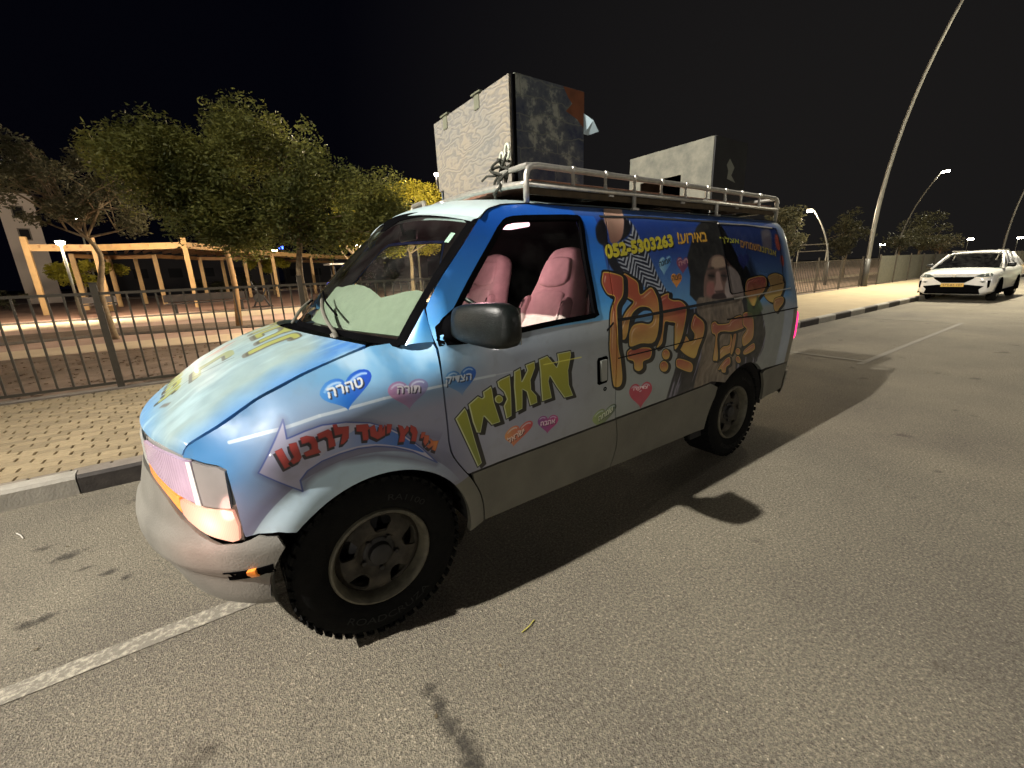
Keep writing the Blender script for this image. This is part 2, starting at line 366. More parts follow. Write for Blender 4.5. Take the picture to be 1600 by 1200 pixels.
# outlines of the printed shapes in metres on the van side
G_={'nunf':[(-0.408,0.95),(-0.418,0.931),(-0.431,0.878),(-0.453,0.791),(-0.49,0.658),(-0.467,0.643),(-0.359,0.91)],'mem1':[(-0.426,0.96),(-0.476,0.988),(-0.496,0.974),(-0.504,0.979),(-0.501,1.002),(-0.546,1.02),(-0.551,1.003),(-0.558,0.945),(-0.592,0.838),(-0.543,0.835),(-0.502,0.887),(-0.485,0.812),(-0.463,0.818),(-0.443,0.875)],'vav':[(-0.578,1.034),(-0.598,1.042),(-0.65,1.053),(-0.653,0.983),(-0.655,0.853),(-0.624,0.845),(-0.608,0.912),(-0.627,0.942),(-0.612,0.98),(-0.584,1.008)],'vdot':[(-0.608,0.946),(-0.605,0.937),(-0.597,0.932),(-0.586,0.93),(-0.575,0.934),(-0.566,0.941),(-0.562,0.951),(-0.562,0.961),(-0.568,0.968),(-0.577,0.972),(-0.588,0.971),(-0.598,0.965),(-0.606,0.956)],'alef':[(-0.673,1.065),(-0.711,1.076),(-0.715,1.012),(-0.748,1.058),(-0.74,1.085),(-0.796,1.094),(-0.797,1.062),(-0.768,1.008),(-0.771,0.96),(-0.803,0.924),(-0.809,0.886),(-0.763,0.88),(-0.742,0.954),(-0.719,0.97),(-0.718,0.875),(-0.678,0.866),(-0.674,0.932),(-0.669,0.992)],'mem2':[(-0.82,1.099),(-0.876,1.109),(-0.93,1.046),(-0.942,1.068),(-0.937,1.111),(-1.028,1.112),(-1.03,1.092),(-1.008,1.015),(-1.015,0.939),(-1.047,0.874),(-0.984,0.874),(-0.93,0.942),(-0.887,1.005),(-0.879,0.982),(-0.901,0.891),(-0.837,0.886),(-0.829,0.961),(-0.825,1.046)],'arrow':[(0.378,0.882),(0.271,1.042),(0.274,0.984),(0.219,0.998),(0.159,1.008),(0.08,1.002),(-0.004,0.979),(-0.083,0.935),(-0.138,0.89),(-0.2,0.819),(-0.258,0.74),(-0.158,0.818),(-0.085,0.857),(-0.016,0.88),(0.051,0.89),(0.116,0.887),(0.179,0.877),(0.23,0.855),(0.257,0.825),(0.255,0.781)],'arrowin':[(0.208,0.872),(0.153,0.917),(0.082,0.954),(0.019,0.971),(-0.034,0.958),(-0.087,0.922),(-0.137,0.878),(-0.209,0.799),(-0.148,0.832),(-0.086,0.863),(-0.017,0.889),(0.05,0.899),(0.115,0.896),(0.174,0.885)],'arrowsh':[(0.249,0.823),(0.203,0.851),(0.143,0.866),(0.075,0.87),(-0.014,0.858),(-0.098,0.828),(-0.157,0.799),(-0.249,0.731),(-0.13,0.786),(-0.012,0.833),(0.12,0.849),(0.206,0.823),(0.25,0.789)],'red_a':[(0.316,0.948),(0.295,0.956),(0.286,0.922),(0.274,0.891),(0.297,0.883)],'red_b':[(0.271,0.966),(0.249,0.967),(0.242,0.911),(0.251,0.899),(0.269,0.893),(0.277,0.907),(0.263,0.918),(0.271,0.947)],'red_c':[(0.234,0.979),(0.215,0.982),(0.193,0.974),(0.184,0.953),(0.186,0.927),(0.178,0.912),(0.226,0.91),(0.232,0.925),(0.205,0.932),(0.204,0.95),(0.211,0.96),(0.232,0.958)],'red_d':[(0.18,0.98),(0.143,0.989),(0.129,0.976),(0.127,0.923),(0.149,0.92),(0.148,0.957),(0.155,0.966),(0.177,0.962)],'red_e':[(0.125,1.001),(0.113,1.001),(0.11,0.989),(0.073,0.984),(0.079,0.939),(0.099,0.923),(0.109,0.923),(0.097,0.962),(0.123,0.962)],'red_f':[(0.046,0.982),(0.005,0.976),(0.001,0.962),(0.01,0.914),(0.028,0.917),(0.028,0.952),(0.047,0.958)],'red_g':[(-0.001,0.961),(-0.019,0.967),(-0.024,0.938),(-0.031,0.936),(-0.038,0.962),(-0.048,0.959),(-0.048,0.932),(-0.058,0.957),(-0.066,0.945),(-0.058,0.917),(-0.026,0.907),(-0.001,0.927)],'red_h':[(-0.067,0.957),(-0.086,0.952),(-0.078,0.922),(-0.063,0.92)],'red_i':[(-0.11,0.944),(-0.127,0.934),(-0.134,0.916),(-0.145,0.932),(-0.158,0.916),(-0.134,0.895),(-0.129,0.868),(-0.107,0.872),(-0.116,0.904)],'red_j':[(-0.161,0.931),(-0.181,0.915),(-0.187,0.893),(-0.177,0.855),(-0.158,0.863),(-0.165,0.891),(-0.157,0.906)],'red_k':[(-0.205,0.888),(-0.221,0.884),(-0.211,0.859),(-0.198,0.865)],'red_l':[(-0.216,0.873),(-0.235,0.865),(-0.234,0.841),(-0.215,0.826),(-0.209,0.844)],'red_m':[(-0.239,0.852),(-0.252,0.836),(-0.277,0.83),(-0.269,0.81),(-0.258,0.79),(-0.243,0.801),(-0.252,0.815),(-0.231,0.809),(-0.22,0.822),(-0.241,0.83)],'o_nunf':[(-1.355,1.486),(-1.413,1.481),(-1.493,1.459),(-1.496,1.424),(-1.473,1.356),(-1.422,1.313),(-1.401,1.263),(-1.381,1.105),(-1.403,1.012),(-1.424,0.904),(-1.416,0.861),(-1.381,0.855),(-1.351,0.88),(-1.326,0.994),(-1.313,1.113),(-1.351,1.268),(-1.406,1.348),(-1.356,1.368),(-1.332,1.403),(-1.326,1.437),(-1.342,1.47)],'o_mem':[(-1.515,1.472),(-1.563,1.453),(-1.618,1.418),(-1.623,1.352),(-1.725,1.386),(-1.763,1.344),(-1.773,1.306),(-1.766,1.245),(-1.757,1.208),(-1.702,1.077),(-1.575,1.08),(-1.482,1.074),(-1.474,1.117),(-1.483,1.157),(-1.52,1.189),(-1.587,1.194),(-1.651,1.182),(-1.694,1.196),(-1.709,1.237),(-1.683,1.27),(-1.628,1.283),(-1.58,1.278),(-1.527,1.253),(-1.489,1.209),(-1.458,1.142),(-1.43,1.119),(-1.388,1.139),(-1.398,1.178),(-1.442,1.237),(-1.487,1.274),(-1.552,1.315),(-1.505,1.342),(-1.485,1.384),(-1.495,1.43)],'o_qam':[(-1.464,1.052),(-1.51,1.061),(-1.653,1.045),(-1.676,1.01),(-1.659,0.98),(-1.601,0.97),(-1.6,0.932),(-1.567,0.918),(-1.527,0.937),(-1.514,0.983),(-1.466,1.003),(-1.455,1.035)],'o_het':[(-1.758,1.289),(-1.775,1.312),(-1.822,1.334),(-1.887,1.343),(-1.88,1.318),(-1.918,1.3),(-1.993,1.291),(-2.04,1.255),(-2.034,1.21),(-2.004,1.147),(-1.959,1.045),(-1.903,1.002),(-1.897,1.131),(-1.906,1.163),(-1.854,1.174),(-1.807,1.179),(-1.784,1.118),(-1.769,1.055),(-1.719,1.036),(-1.743,1.072),(-1.718,1.125),(-1.727,1.162),(-1.764,1.195),(-1.747,1.246)],'o_d1':[(-1.856,0.976),(-1.854,0.963),(-1.846,0.953),(-1.832,0.949),(-1.816,0.95),(-1.8,0.956),(-1.787,0.967),(-1.779,0.98),(-1.778,0.994),(-1.783,1.005),(-1.793,1.012),(-1.808,1.014),(-1.825,1.011),(-1.839,1.002),(-1.851,0.99)],'o_d2':[(-1.851,0.901),(-1.849,0.887),(-1.841,0.877),(-1.826,0.872),(-1.808,0.874),(-1.79,0.881),(-1.775,0.893),(-1.765,0.908),(-1.763,0.922),(-1.769,0.934),(-1.781,0.941),(-1.797,0.943),(-1.815,0.939),(-1.832,0.929),(-1.845,0.916)],'o_nun':[(-2.118,1.196),(-2.15,1.18),(-2.206,1.147),(-2.223,1.111),(-2.213,1.056),(-2.169,0.976),(-2.152,0.928),(-2.119,0.912),(-2.017,0.955),(-1.952,1.005),(-1.959,1.045),(-1.98,1.083),(-2.026,1.064),(-2.064,1.032),(-2.105,1.041),(-2.108,1.075),(-2.072,1.113),(-2.08,1.152)],'o_pat':[(-1.934,0.932),(-1.986,0.928),(-2.1,0.886),(-2.128,0.845),(-2.104,0.82),(-1.962,0.872),(-1.934,0.898)],'p_a':[(-2.306,1.116),(-2.351,1.13),(-2.391,1.108),(-2.521,1.102),(-2.549,1.122),(-2.651,1.142),(-2.709,1.129),(-2.745,1.057),(-2.657,1.039),(-2.57,1.037),(-2.389,1.043),(-2.427,0.866),(-2.396,0.855),(-2.363,0.875),(-2.365,1.024),(-2.315,1.058)],'p_b':[(-2.434,0.918),(-2.476,0.943),(-2.56,0.947),(-2.558,1.024),(-2.592,0.966),(-2.602,0.895),(-2.522,0.875),(-2.444,0.855),(-2.427,0.889)],'p_c':[(-2.469,0.797),(-2.532,0.842),(-2.588,0.85),(-2.612,0.798),(-2.567,0.781),(-2.566,0.741),(-2.52,0.749),(-2.497,0.776),(-2.462,0.774)],'p_d':[(-2.725,1.151),(-2.833,1.149),(-2.864,1.108),(-2.891,0.994),(-2.879,0.947),(-2.809,0.915),(-2.754,0.914),(-2.73,0.981),(-2.78,1.03),(-2.72,1.075)],'p_e':[(-2.789,0.877),(-2.906,0.911),(-2.937,0.89),(-2.941,0.856),(-2.835,0.838),(-2.785,0.845)],'p_f':[(-2.604,1.011),(-2.637,1.007),(-2.623,0.884),(-2.592,0.881)],'p_g':[(-2.729,0.873),(-2.729,0.861),(-2.721,0.853),(-2.707,0.851),(-2.69,0.855),(-2.674,0.864),(-2.662,0.876),(-2.658,0.889),(-2.662,0.899),(-2.674,0.905),(-2.69,0.904),(-2.707,0.897),(-2.721,0.886)],'p_h':[(-2.747,0.809),(-2.748,0.797),(-2.741,0.789),(-2.728,0.786),(-2.712,0.79),(-2.697,0.8),(-2.686,0.813),(-2.681,0.826),(-2.684,0.836),(-2.694,0.842),(-2.709,0.841),(-2.725,0.834),(-2.739,0.823)],'q_a':[(-2.898,1.385),(-2.969,1.4),(-3.068,1.402),(-3.097,1.377),(-3.071,1.337),(-2.982,1.294),(-2.936,1.262),(-2.884,1.288),(-2.87,1.335)],'q_b':[(-3.128,1.394),(-3.212,1.409),(-3.286,1.394),(-3.3,1.357),(-3.255,1.303),(-3.176,1.265),(-3.101,1.275),(-3.063,1.313),(-3.138,1.346)],'q_c':[(-3.418,1.717),(-3.458,1.704),(-3.476,1.609),(-3.405,1.591),(-3.384,1.653)],'q_d':[(-3.429,1.547),(-3.478,1.546),(-3.474,1.483),(-3.445,1.464),(-3.416,1.496)],'q_e':[(-3.202,1.738),(-3.338,1.759),(-3.337,1.684),(-3.299,1.597),(-3.172,1.574),(-3.171,1.664)],'skin':[(-1.577,1.859),(-1.711,1.868),(-1.645,1.799),(-1.607,1.745),(-1.56,1.673),(-1.507,1.641),(-1.455,1.641),(-1.456,1.706),(-1.458,1.776)],'garm':[(-1.377,1.731),(-1.449,1.765),(-1.433,1.637),(-1.414,1.623),(-1.363,1.637),(-1.353,1.683)],'garm2':[(-1.634,1.783),(-1.663,1.736),(-1.625,1.688),(-1.566,1.659),(-1.529,1.645),(-1.571,1.691)],'shirt':[(-1.651,1.784),(-1.688,1.74),(-1.714,1.668),(-1.773,1.558),(-1.82,1.434),(-1.898,1.313),(-1.811,1.296),(-1.692,1.366),(-1.638,1.423),(-1.517,1.481),(-1.474,1.568),(-1.454,1.62),(-1.516,1.638),(-1.601,1.666),(-1.66,1.718)],'cuff':[(-1.398,1.637),(-1.456,1.627),(-1.485,1.534),(-1.566,1.462),(-1.656,1.405),(-1.623,1.37),(-1.502,1.429),(-1.42,1.508),(-1.403,1.569)],'hair':[(-2.423,1.781),(-2.49,1.795),(-2.639,1.8),(-2.649,1.777),(-2.686,1.677),(-2.745,1.577),(-2.791,1.52),(-2.889,1.443),(-2.835,1.245),(-2.157,1.275),(-2.141,1.431),(-2.143,1.531),(-2.185,1.601),(-2.318,1.735)],'face':[(-2.4,1.537),(-2.499,1.568),(-2.585,1.551),(-2.641,1.5),(-2.727,1.437),(-2.754,1.352),(-2.738,1.246),(-2.474,1.242),(-2.267,1.272),(-2.286,1.4),(-2.349,1.475)],'lightcheek':[(-2.606,1.49),(-2.727,1.437),(-2.754,1.352),(-2.738,1.246),(-2.536,1.243),(-2.523,1.336),(-2.579,1.415)],'forehead':[(-2.429,1.537),(-2.496,1.557),(-2.573,1.545),(-2.585,1.491),(-2.508,1.476),(-2.411,1.484)],'eyeL':[(-2.342,1.455),(-2.423,1.463),(-2.445,1.441),(-2.421,1.4),(-2.36,1.392),(-2.328,1.414)],'eyeR':[(-2.51,1.455),(-2.575,1.464),(-2.59,1.431),(-2.568,1.383),(-2.515,1.38),(-2.497,1.418)],'nose':[(-2.447,1.446),(-2.488,1.45),(-2.489,1.391),(-2.501,1.332),(-2.453,1.308),(-2.384,1.312),(-2.382,1.338),(-2.424,1.378)],'cheek':[(-2.319,1.383),(-2.396,1.385),(-2.392,1.338),(-2.371,1.302),(-2.296,1.307)],'mouth':[(-2.373,1.307),(-2.494,1.311),(-2.522,1.266),(-2.399,1.263),(-2.346,1.283)],'beard':[(-2.196,1.298),(-2.441,1.269),(-2.696,1.274),(-2.737,1.195),(-2.798,1.004),(-2.684,0.827),(-2.666,0.632),(-2.416,0.606),(-2.196,0.594),(-2.179,0.724),(-2.208,0.898),(-2.203,1.071),(-2.155,1.199)],'coat':[(-1.895,0.637),(-1.902,0.776),(-1.931,0.89),(-1.955,1.177),(-2.006,1.224),(-2.222,1.235),(-2.821,1.235),(-2.951,1.188),(-3.082,0.972),(-3.063,0.796),(-2.821,0.706),(-2.617,0.641),(-2.41,0.622),(-2.172,0.623)],'coat2':[(-2.731,1.241),(-2.895,1.229),(-3.017,1.078),(-3.073,0.872),(-2.988,0.782),(-2.824,0.905)],'greyrear':[(-3.184,1.185),(-3.625,1.179),None,(-3.268,0.63)],'whiterear':[(-2.998,1.175),(-3.245,1.166),(-3.353,0.727),(-3.251,0.66),(-3.097,0.765)],'h1':[(0.046,1.127),(0.045,1.129),(0.041,1.135),(0.032,1.143),(0.018,1.152),(0.001,1.159),(-0.018,1.164),(-0.035,1.164),(-0.047,1.16),(-0.052,1.151),(-0.05,1.14),(-0.041,1.127),(-0.025,1.113),(-0.006,1.099),(0.014,1.085),(0.032,1.072),(0.047,1.061),(0.057,1.051),(0.062,1.045),(0.064,1.041),(0.064,1.041),(0.065,1.044),(0.068,1.049),(0.076,1.056),(0.087,1.062),(0.101,1.069),(0.116,1.075),(0.129,1.083),(0.137,1.091),(0.14,1.101),(0.135,1.112),(0.124,1.123),(0.109,1.134),(0.091,1.141),(0.074,1.144),(0.06,1.143),(0.051,1.139),(0.047,1.133),(0.046,1.129)],'h2':[(-0.17,1.085),(-0.17,1.086),(-0.174,1.091),(-0.181,1.098),(-0.192,1.104),(-0.207,1.108),(-0.222,1.108),(-0.236,1.105),(-0.247,1.097),(-0.253,1.087),(-0.253,1.075),(-0.246,1.063),(-0.235,1.051),(-0.219,1.041),(-0.203,1.031),(-0.188,1.022),(-0.176,1.013),(-0.168,1.005),(-0.164,1.0),(-0.162,0.996),(-0.162,0.996),(-0.161,1.0),(-0.158,1.006),(-0.15,1.015),(-0.139,1.025),(-0.125,1.036),(-0.111,1.047),(-0.099,1.058),(-0.091,1.07),(-0.088,1.081),(-0.092,1.092),(-0.101,1.101),(-0.114,1.108),(-0.13,1.111),(-0.144,1.11),(-0.156,1.105),(-0.164,1.099),(-0.168,1.092),(-0.17,1.086)],'h3':[(-0.398,1.094),(-0.399,1.096),(-0.401,1.102),(-0.406,1.11),(-0.415,1.117),(-0.427,1.123),(-0.441,1.125),(-0.455,1.122),(-0.466,1.115),(-0.474,1.105),(-0.475,1.093),(-0.471,1.08),(-0.461,1.067),(-0.449,1.055),(-0.435,1.043),(-0.422,1.032),(-0.411,1.022),(-0.405,1.014),(-0.402,1.008),(-0.401,1.004),(-0.401,1.004),(-0.399,1.007),(-0.396,1.013),(-0.388,1.021),(-0.378,1.03),(-0.365,1.039),(-0.351,1.048),(-0.338,1.058),(-0.33,1.069),(-0.326,1.08),(-0.327,1.092),(-0.334,1.103),(-0.344,1.112),(-0.357,1.117),(-0.371,1.118),(-0.382,1.114),(-0.391,1.108),(-0.396,1.101),(-0.398,1.096)],'h4':[(-0.7,0.774),(-0.701,0.776),(-0.705,0.781),(-0.714,0.789),(-0.726,0.796),(-0.741,0.802),(-0.756,0.803),(-0.77,0.8),(-0.78,0.793),(-0.784,0.783),(-0.781,0.771),(-0.771,0.759),(-0.756,0.747),(-0.738,0.735),(-0.719,0.725),(-0.701,0.714),(-0.686,0.705),(-0.675,0.697),(-0.669,0.691),(-0.667,0.688),(-0.667,0.688),(-0.667,0.691),(-0.665,0.697),(-0.661,0.704),(-0.653,0.712),(-0.643,0.721),(-0.632,0.73),(-0.622,0.74),(-0.617,0.751),(-0.617,0.762),(-0.623,0.774),(-0.634,0.784),(-0.649,0.793),(-0.665,0.797),(-0.679,0.798),(-0.69,0.794),(-0.697,0.788),(-0.7,0.781),(-0.7,0.776)],'h5':[(-0.881,0.778),(-0.881,0.78),(-0.883,0.784),(-0.888,0.79),(-0.896,0.795),(-0.907,0.797),(-0.92,0.796),(-0.932,0.79),(-0.943,0.782),(-0.949,0.771),(-0.951,0.76),(-0.946,0.75),(-0.938,0.741),(-0.926,0.733),(-0.913,0.727),(-0.901,0.72),(-0.891,0.714),(-0.884,0.708),(-0.881,0.704),(-0.88,0.701),(-0.88,0.701),(-0.879,0.704),(-0.876,0.71),(-0.87,0.718),(-0.86,0.727),(-0.849,0.738),(-0.836,0.749),(-0.825,0.761),(-0.817,0.772),(-0.814,0.783),(-0.815,0.793),(-0.822,0.801),(-0.832,0.806),(-0.844,0.808),(-0.856,0.805),(-0.867,0.8),(-0.874,0.792),(-0.879,0.785),(-0.881,0.78)],'h6':[(-1.301,0.722),(-1.302,0.725),(-1.307,0.731),(-1.316,0.74),(-1.33,0.748),(-1.347,0.755),(-1.365,0.757),(-1.381,0.755),(-1.392,0.748),(-1.397,0.737),(-1.395,0.724),(-1.384,0.71),(-1.368,0.696),(-1.348,0.682),(-1.326,0.669),(-1.307,0.656),(-1.29,0.645),(-1.279,0.636),(-1.273,0.629),(-1.271,0.625),(-1.27,0.625),(-1.27,0.629),(-1.268,0.635),(-1.262,0.643),(-1.252,0.652),(-1.239,0.661),(-1.225,0.671),(-1.214,0.682),(-1.206,0.693),(-1.206,0.706),(-1.212,0.719),(-1.225,0.731),(-1.241,0.741),(-1.259,0.746),(-1.276,0.748),(-1.289,0.744),(-1.297,0.738),(-1.301,0.73),(-1.301,0.724)],'h7':[(-1.601,0.801),(-1.601,0.804),(-1.602,0.812),(-1.608,0.822),(-1.619,0.831),(-1.635,0.837),(-1.654,0.837),(-1.675,0.83),(-1.694,0.817),(-1.707,0.8),(-1.713,0.782),(-1.71,0.764),(-1.699,0.748),(-1.683,0.732),(-1.665,0.719),(-1.649,0.706),(-1.636,0.693),(-1.628,0.682),(-1.625,0.674),(-1.624,0.669),(-1.624,0.669),(-1.622,0.674),(-1.614,0.684),(-1.602,0.697),(-1.585,0.711),(-1.564,0.728),(-1.542,0.744),(-1.521,0.762),(-1.506,0.78),(-1.497,0.798),(-1.497,0.815),(-1.504,0.829),(-1.517,0.84),(-1.535,0.844),(-1.554,0.842),(-1.572,0.834),(-1.586,0.823),(-1.595,0.812),(-1.6,0.804)],'h8':[(-1.911,1.534),(-1.912,1.536),(-1.916,1.542),(-1.924,1.55),(-1.935,1.558),(-1.948,1.564),(-1.96,1.566),(-1.97,1.564),(-1.976,1.557),(-1.977,1.547),(-1.973,1.535),(-1.963,1.522),(-1.949,1.509),(-1.933,1.497),(-1.916,1.486),(-1.901,1.475),(-1.888,1.465),(-1.878,1.456),(-1.873,1.45),(-1.87,1.447),(-1.87,1.447),(-1.871,1.45),(-1.871,1.456),(-1.868,1.463),(-1.864,1.471),(-1.857,1.479),(-1.85,1.488),(-1.844,1.497),(-1.842,1.508),(-1.844,1.52),(-1.851,1.532),(-1.861,1.543),(-1.874,1.552),(-1.888,1.557),(-1.899,1.558),(-1.907,1.555),(-1.911,1.549),(-1.912,1.542),(-1.912,1.536)],'h9':[(-2.091,1.529),(-2.092,1.531),(-2.096,1.536),(-2.103,1.542),(-2.113,1.549),(-2.125,1.553),(-2.138,1.553),(-2.15,1.55),(-2.158,1.542),(-2.161,1.532),(-2.158,1.521),(-2.151,1.51),(-2.138,1.499),(-2.123,1.489),(-2.107,1.48),(-2.093,1.471),(-2.08,1.464),(-2.072,1.457),(-2.067,1.452),(-2.065,1.449),(-2.065,1.449),(-2.065,1.452),(-2.064,1.457),(-2.06,1.464),(-2.053,1.473),(-2.044,1.482),(-2.035,1.491),(-2.027,1.502),(-2.022,1.512),(-2.022,1.523),(-2.027,1.534),(-2.036,1.544),(-2.048,1.551),(-2.062,1.554),(-2.074,1.554),(-2.083,1.549),(-2.089,1.543),(-2.091,1.536),(-2.092,1.531)],'h10':[(-1.993,1.435),(-1.994,1.436),(-1.997,1.441),(-2.002,1.446),(-2.011,1.452),(-2.021,1.455),(-2.031,1.455),(-2.041,1.452),(-2.047,1.445),(-2.05,1.437),(-2.048,1.427),(-2.041,1.418),(-2.032,1.409),(-2.019,1.401),(-2.007,1.394),(-1.995,1.387),(-1.985,1.38),(-1.978,1.375),(-1.974,1.37),(-1.973,1.368),(-1.973,1.368),(-1.973,1.37),(-1.971,1.375),(-1.968,1.381),(-1.962,1.388),(-1.955,1.396),(-1.947,1.404),(-1.941,1.413),(-1.937,1.422),(-1.936,1.432),(-1.94,1.441),(-1.948,1.449),(-1.958,1.454),(-1.969,1.457),(-1.979,1.456),(-1.987,1.452),(-1.991,1.447),(-1.993,1.441),(-1.993,1.437)],'h11':[(-2.842,1.541),(-2.843,1.543),(-2.848,1.549),(-2.856,1.556),(-2.868,1.563),(-2.883,1.567),(-2.898,1.568),(-2.912,1.564),(-2.922,1.556),(-2.925,1.545),(-2.923,1.533),(-2.913,1.521),(-2.898,1.509),(-2.88,1.499),(-2.861,1.489),(-2.843,1.48),(-2.829,1.471),(-2.818,1.464),(-2.813,1.458),(-2.81,1.455),(-2.81,1.455),(-2.81,1.458),(-2.809,1.464),(-2.804,1.472),(-2.796,1.481),(-2.785,1.491),(-2.774,1.501),(-2.765,1.512),(-2.759,1.523),(-2.759,1.535),(-2.765,1.547),(-2.776,1.557),(-2.791,1.565),(-2.807,1.568),(-2.821,1.568),(-2.832,1.563),(-2.839,1.556),(-2.842,1.549),(-2.843,1.543)]}
TX={'t1':[(0.115,1.088),(-0.01,1.113),(0.111,1.113)],'t2':[(-0.123,1.069),(-0.213,1.057),(-0.129,1.094)],'t3':[(-0.328,1.059),(-0.447,1.057),(-0.333,1.096)],'t4':[(-0.64,0.715),(-0.735,0.746),(-0.629,0.748)],'t5':[(-0.835,0.755),(-0.928,0.749),(-0.834,0.783)],'t6':[(-1.26,0.677),(-1.371,0.714),(-1.251,0.711)],'t7':[(-1.537,0.797),(-1.669,0.787),(-1.529,0.846)],'num':[(-1.4,1.559),(-2.022,1.625),(-1.404,1.623)],'tx1':[(-2.08,1.636),(-2.413,1.655),(-2.092,1.704)],'tx2':[(-2.576,1.643),(-2.822,1.631),(-2.581,1.695)],'tx3':[(-2.834,1.617),(-3.118,1.584),(-2.849,1.676)],'tx4':[(-3.118,1.584),(-3.355,1.547),(-3.137,1.631)],'t8':[(-1.847,1.501),(-1.963,1.525),(-1.849,1.527)],'t9':[(-2.041,1.5),(-2.143,1.517),(-2.046,1.535)],'t10':[(-1.94,1.414),(-2.036,1.422),(-1.95,1.444)],'t11':[(-2.781,1.5),(-2.876,1.507),(-2.793,1.531)]}
cv = Canvas(-3.95, 1.45, 0.28, 1.90, 620)
X, Z = cv.X, cv.Z
def mix(a, b, t): t = np.clip(t, 0, 1)[..., None]; return np.asarray(a, float)*(1-t)+np.asarray(b, float)*t
n1 = noise2(X, Z, 2.2, 1); n2 = noise2(X, Z, 7.0, 2); n3 = noise2(X, Z, 26.0, 5)
front = mix((138, 141, 164), (92, 152, 196), (Z-0.98-0.1*(n1-0.5))/0.17)
front = mix(front, (112, 114, 142), ((0.94-Z)/0.22))
front = mix(front, (64, 128, 186), np.clip((X-0.18-0.3*(1.15-Z))/0.24, 0, 1)*np.clip((Z-0.66)/0.2, 0.35, 1))
front = mix(front, (176, 198, 210), np.clip((n2-0.56)*5, 0, 1)*np.clip((Z-1.08)/0.1, 0, 1)*0.6)
door = mix((150, 154, 170), (158, 172, 188), (Z-0.95)/0.25)
door = mix(door, (146, 152, 152), (-0.75-X)/0.6)
body = mix(front, door, (-0.30-X)/0.25)
frame = mix((60, 152, 226), (14, 88, 196), (Z-1.30)/0.42)
frame = mix((112, 178, 224), frame, (Z-1.21)/0.12)
body = np.where(((Z > 1.238) & (X < -0.15))[..., None], frame, body)
rear = mix((150, 158, 156), (86, 148, 205), (Z-1.17)/0.06)
rear = mix(rear, (26, 62, 150), (Z-1.32)/0.28); rear = mix(rear, (58, 98, 165), (Z-1.76)/0.06)
rear = mix(rear, rear*0.85, np.clip((-1.5-X)/2.0, 0, 1))
body = np.where(((X < -1.385) | ((X < -1.25) & (Z > 1.78)))[..., None], rear, body)
# rear corner: pale stripe, then brown-grey bare panel
body = mix(body, (150, 162, 176), np.clip((-3.36-X)/0.03, 0, 1)*np.clip((1.25-Z)/0.1, 0, 1))
body = mix(body, (96, 92, 74), np.clip((-3.53-X)/0.02, 0, 1)*np.clip((1.13-Z)/0.02, 0, 1))
body = mix(body, (112, 134, 156), np.clip((-3.45-X)/0.1, 0, 1)*np.clip((Z-1.15)/0.05, 0, 1))
body = mix(body, (104, 103, 92), np.clip((np.interp(X, (-3.73, -3.25, -2.53, -2.3, -1.39, -0.46, -0.3295, -0.3290, 2), (.659, .66, .706, .691, .657, .627, .60, 0, 0))-Z)*400, 0, 1))
cv.a[:] = body*(0.955+0.09*n2)[..., None]
# printed pale band round the front wheel arch, with the flare's lamp highlight painted in
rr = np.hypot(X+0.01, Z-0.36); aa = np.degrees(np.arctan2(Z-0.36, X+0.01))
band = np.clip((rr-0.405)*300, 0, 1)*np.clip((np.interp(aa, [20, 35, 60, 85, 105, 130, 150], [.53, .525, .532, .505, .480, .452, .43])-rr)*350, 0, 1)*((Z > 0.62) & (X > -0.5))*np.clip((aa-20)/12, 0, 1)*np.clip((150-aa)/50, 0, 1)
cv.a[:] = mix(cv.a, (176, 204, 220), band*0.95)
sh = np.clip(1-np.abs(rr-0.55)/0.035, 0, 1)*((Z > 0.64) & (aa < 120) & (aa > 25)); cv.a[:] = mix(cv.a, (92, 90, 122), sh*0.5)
# lamp highlight along the side crease, painted in as a white line
for a, b in zip([(0.45, 0.985), (0.36, 1.002), (0.16, 1.039), (-0.07, 1.060), (-0.30, 1.065)], [(0.36, 1.002), (0.16, 1.039), (-0.07, 1.060), (-0.30, 1.065), (-0.57, 1.066)]):
    cv.line(a, b, 0.0105, (190, 204, 214), 0.85)
cv.line((-0.57, 1.066), (-1.1, 1.069), 0.005, (190, 200, 206), 0.6)
# hearts
def heart(key, c0, c1, alpha=1.0, fade=None, shine=True):
    P = np.array(G_[key]); x0, x1 = P[:, 0].min(), P[:, 0].max(); z0, z1 = P[:, 1].min(), P[:, 1].max()
    f = lambda A, B: mix(c1, c0, (A-x0)/(x1-x0))          # larger s = nearer the nose
    al = alpha if fade is None else (lambda A, B: alpha*np.clip((B-z0)/(z1-z0)*fade+0.15, 0, 1))
    cv.fill(P, f, al); cx, cz = P.mean(0); s = (x1-x0)/2; h = (z1-z0)/2
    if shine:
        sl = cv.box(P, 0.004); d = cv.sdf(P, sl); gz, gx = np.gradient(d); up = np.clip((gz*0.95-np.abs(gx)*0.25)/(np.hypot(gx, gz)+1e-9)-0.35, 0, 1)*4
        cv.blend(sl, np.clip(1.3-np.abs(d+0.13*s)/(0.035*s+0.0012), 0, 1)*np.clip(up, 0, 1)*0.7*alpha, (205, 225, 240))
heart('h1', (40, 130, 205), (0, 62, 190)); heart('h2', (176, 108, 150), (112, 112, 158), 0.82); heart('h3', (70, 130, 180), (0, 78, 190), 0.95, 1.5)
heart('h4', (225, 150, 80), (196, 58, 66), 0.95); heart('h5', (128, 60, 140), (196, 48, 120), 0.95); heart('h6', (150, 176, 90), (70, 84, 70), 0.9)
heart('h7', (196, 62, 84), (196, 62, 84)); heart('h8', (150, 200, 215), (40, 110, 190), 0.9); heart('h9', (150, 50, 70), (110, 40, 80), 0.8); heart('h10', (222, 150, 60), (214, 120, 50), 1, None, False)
WT = (206, 210, 212)
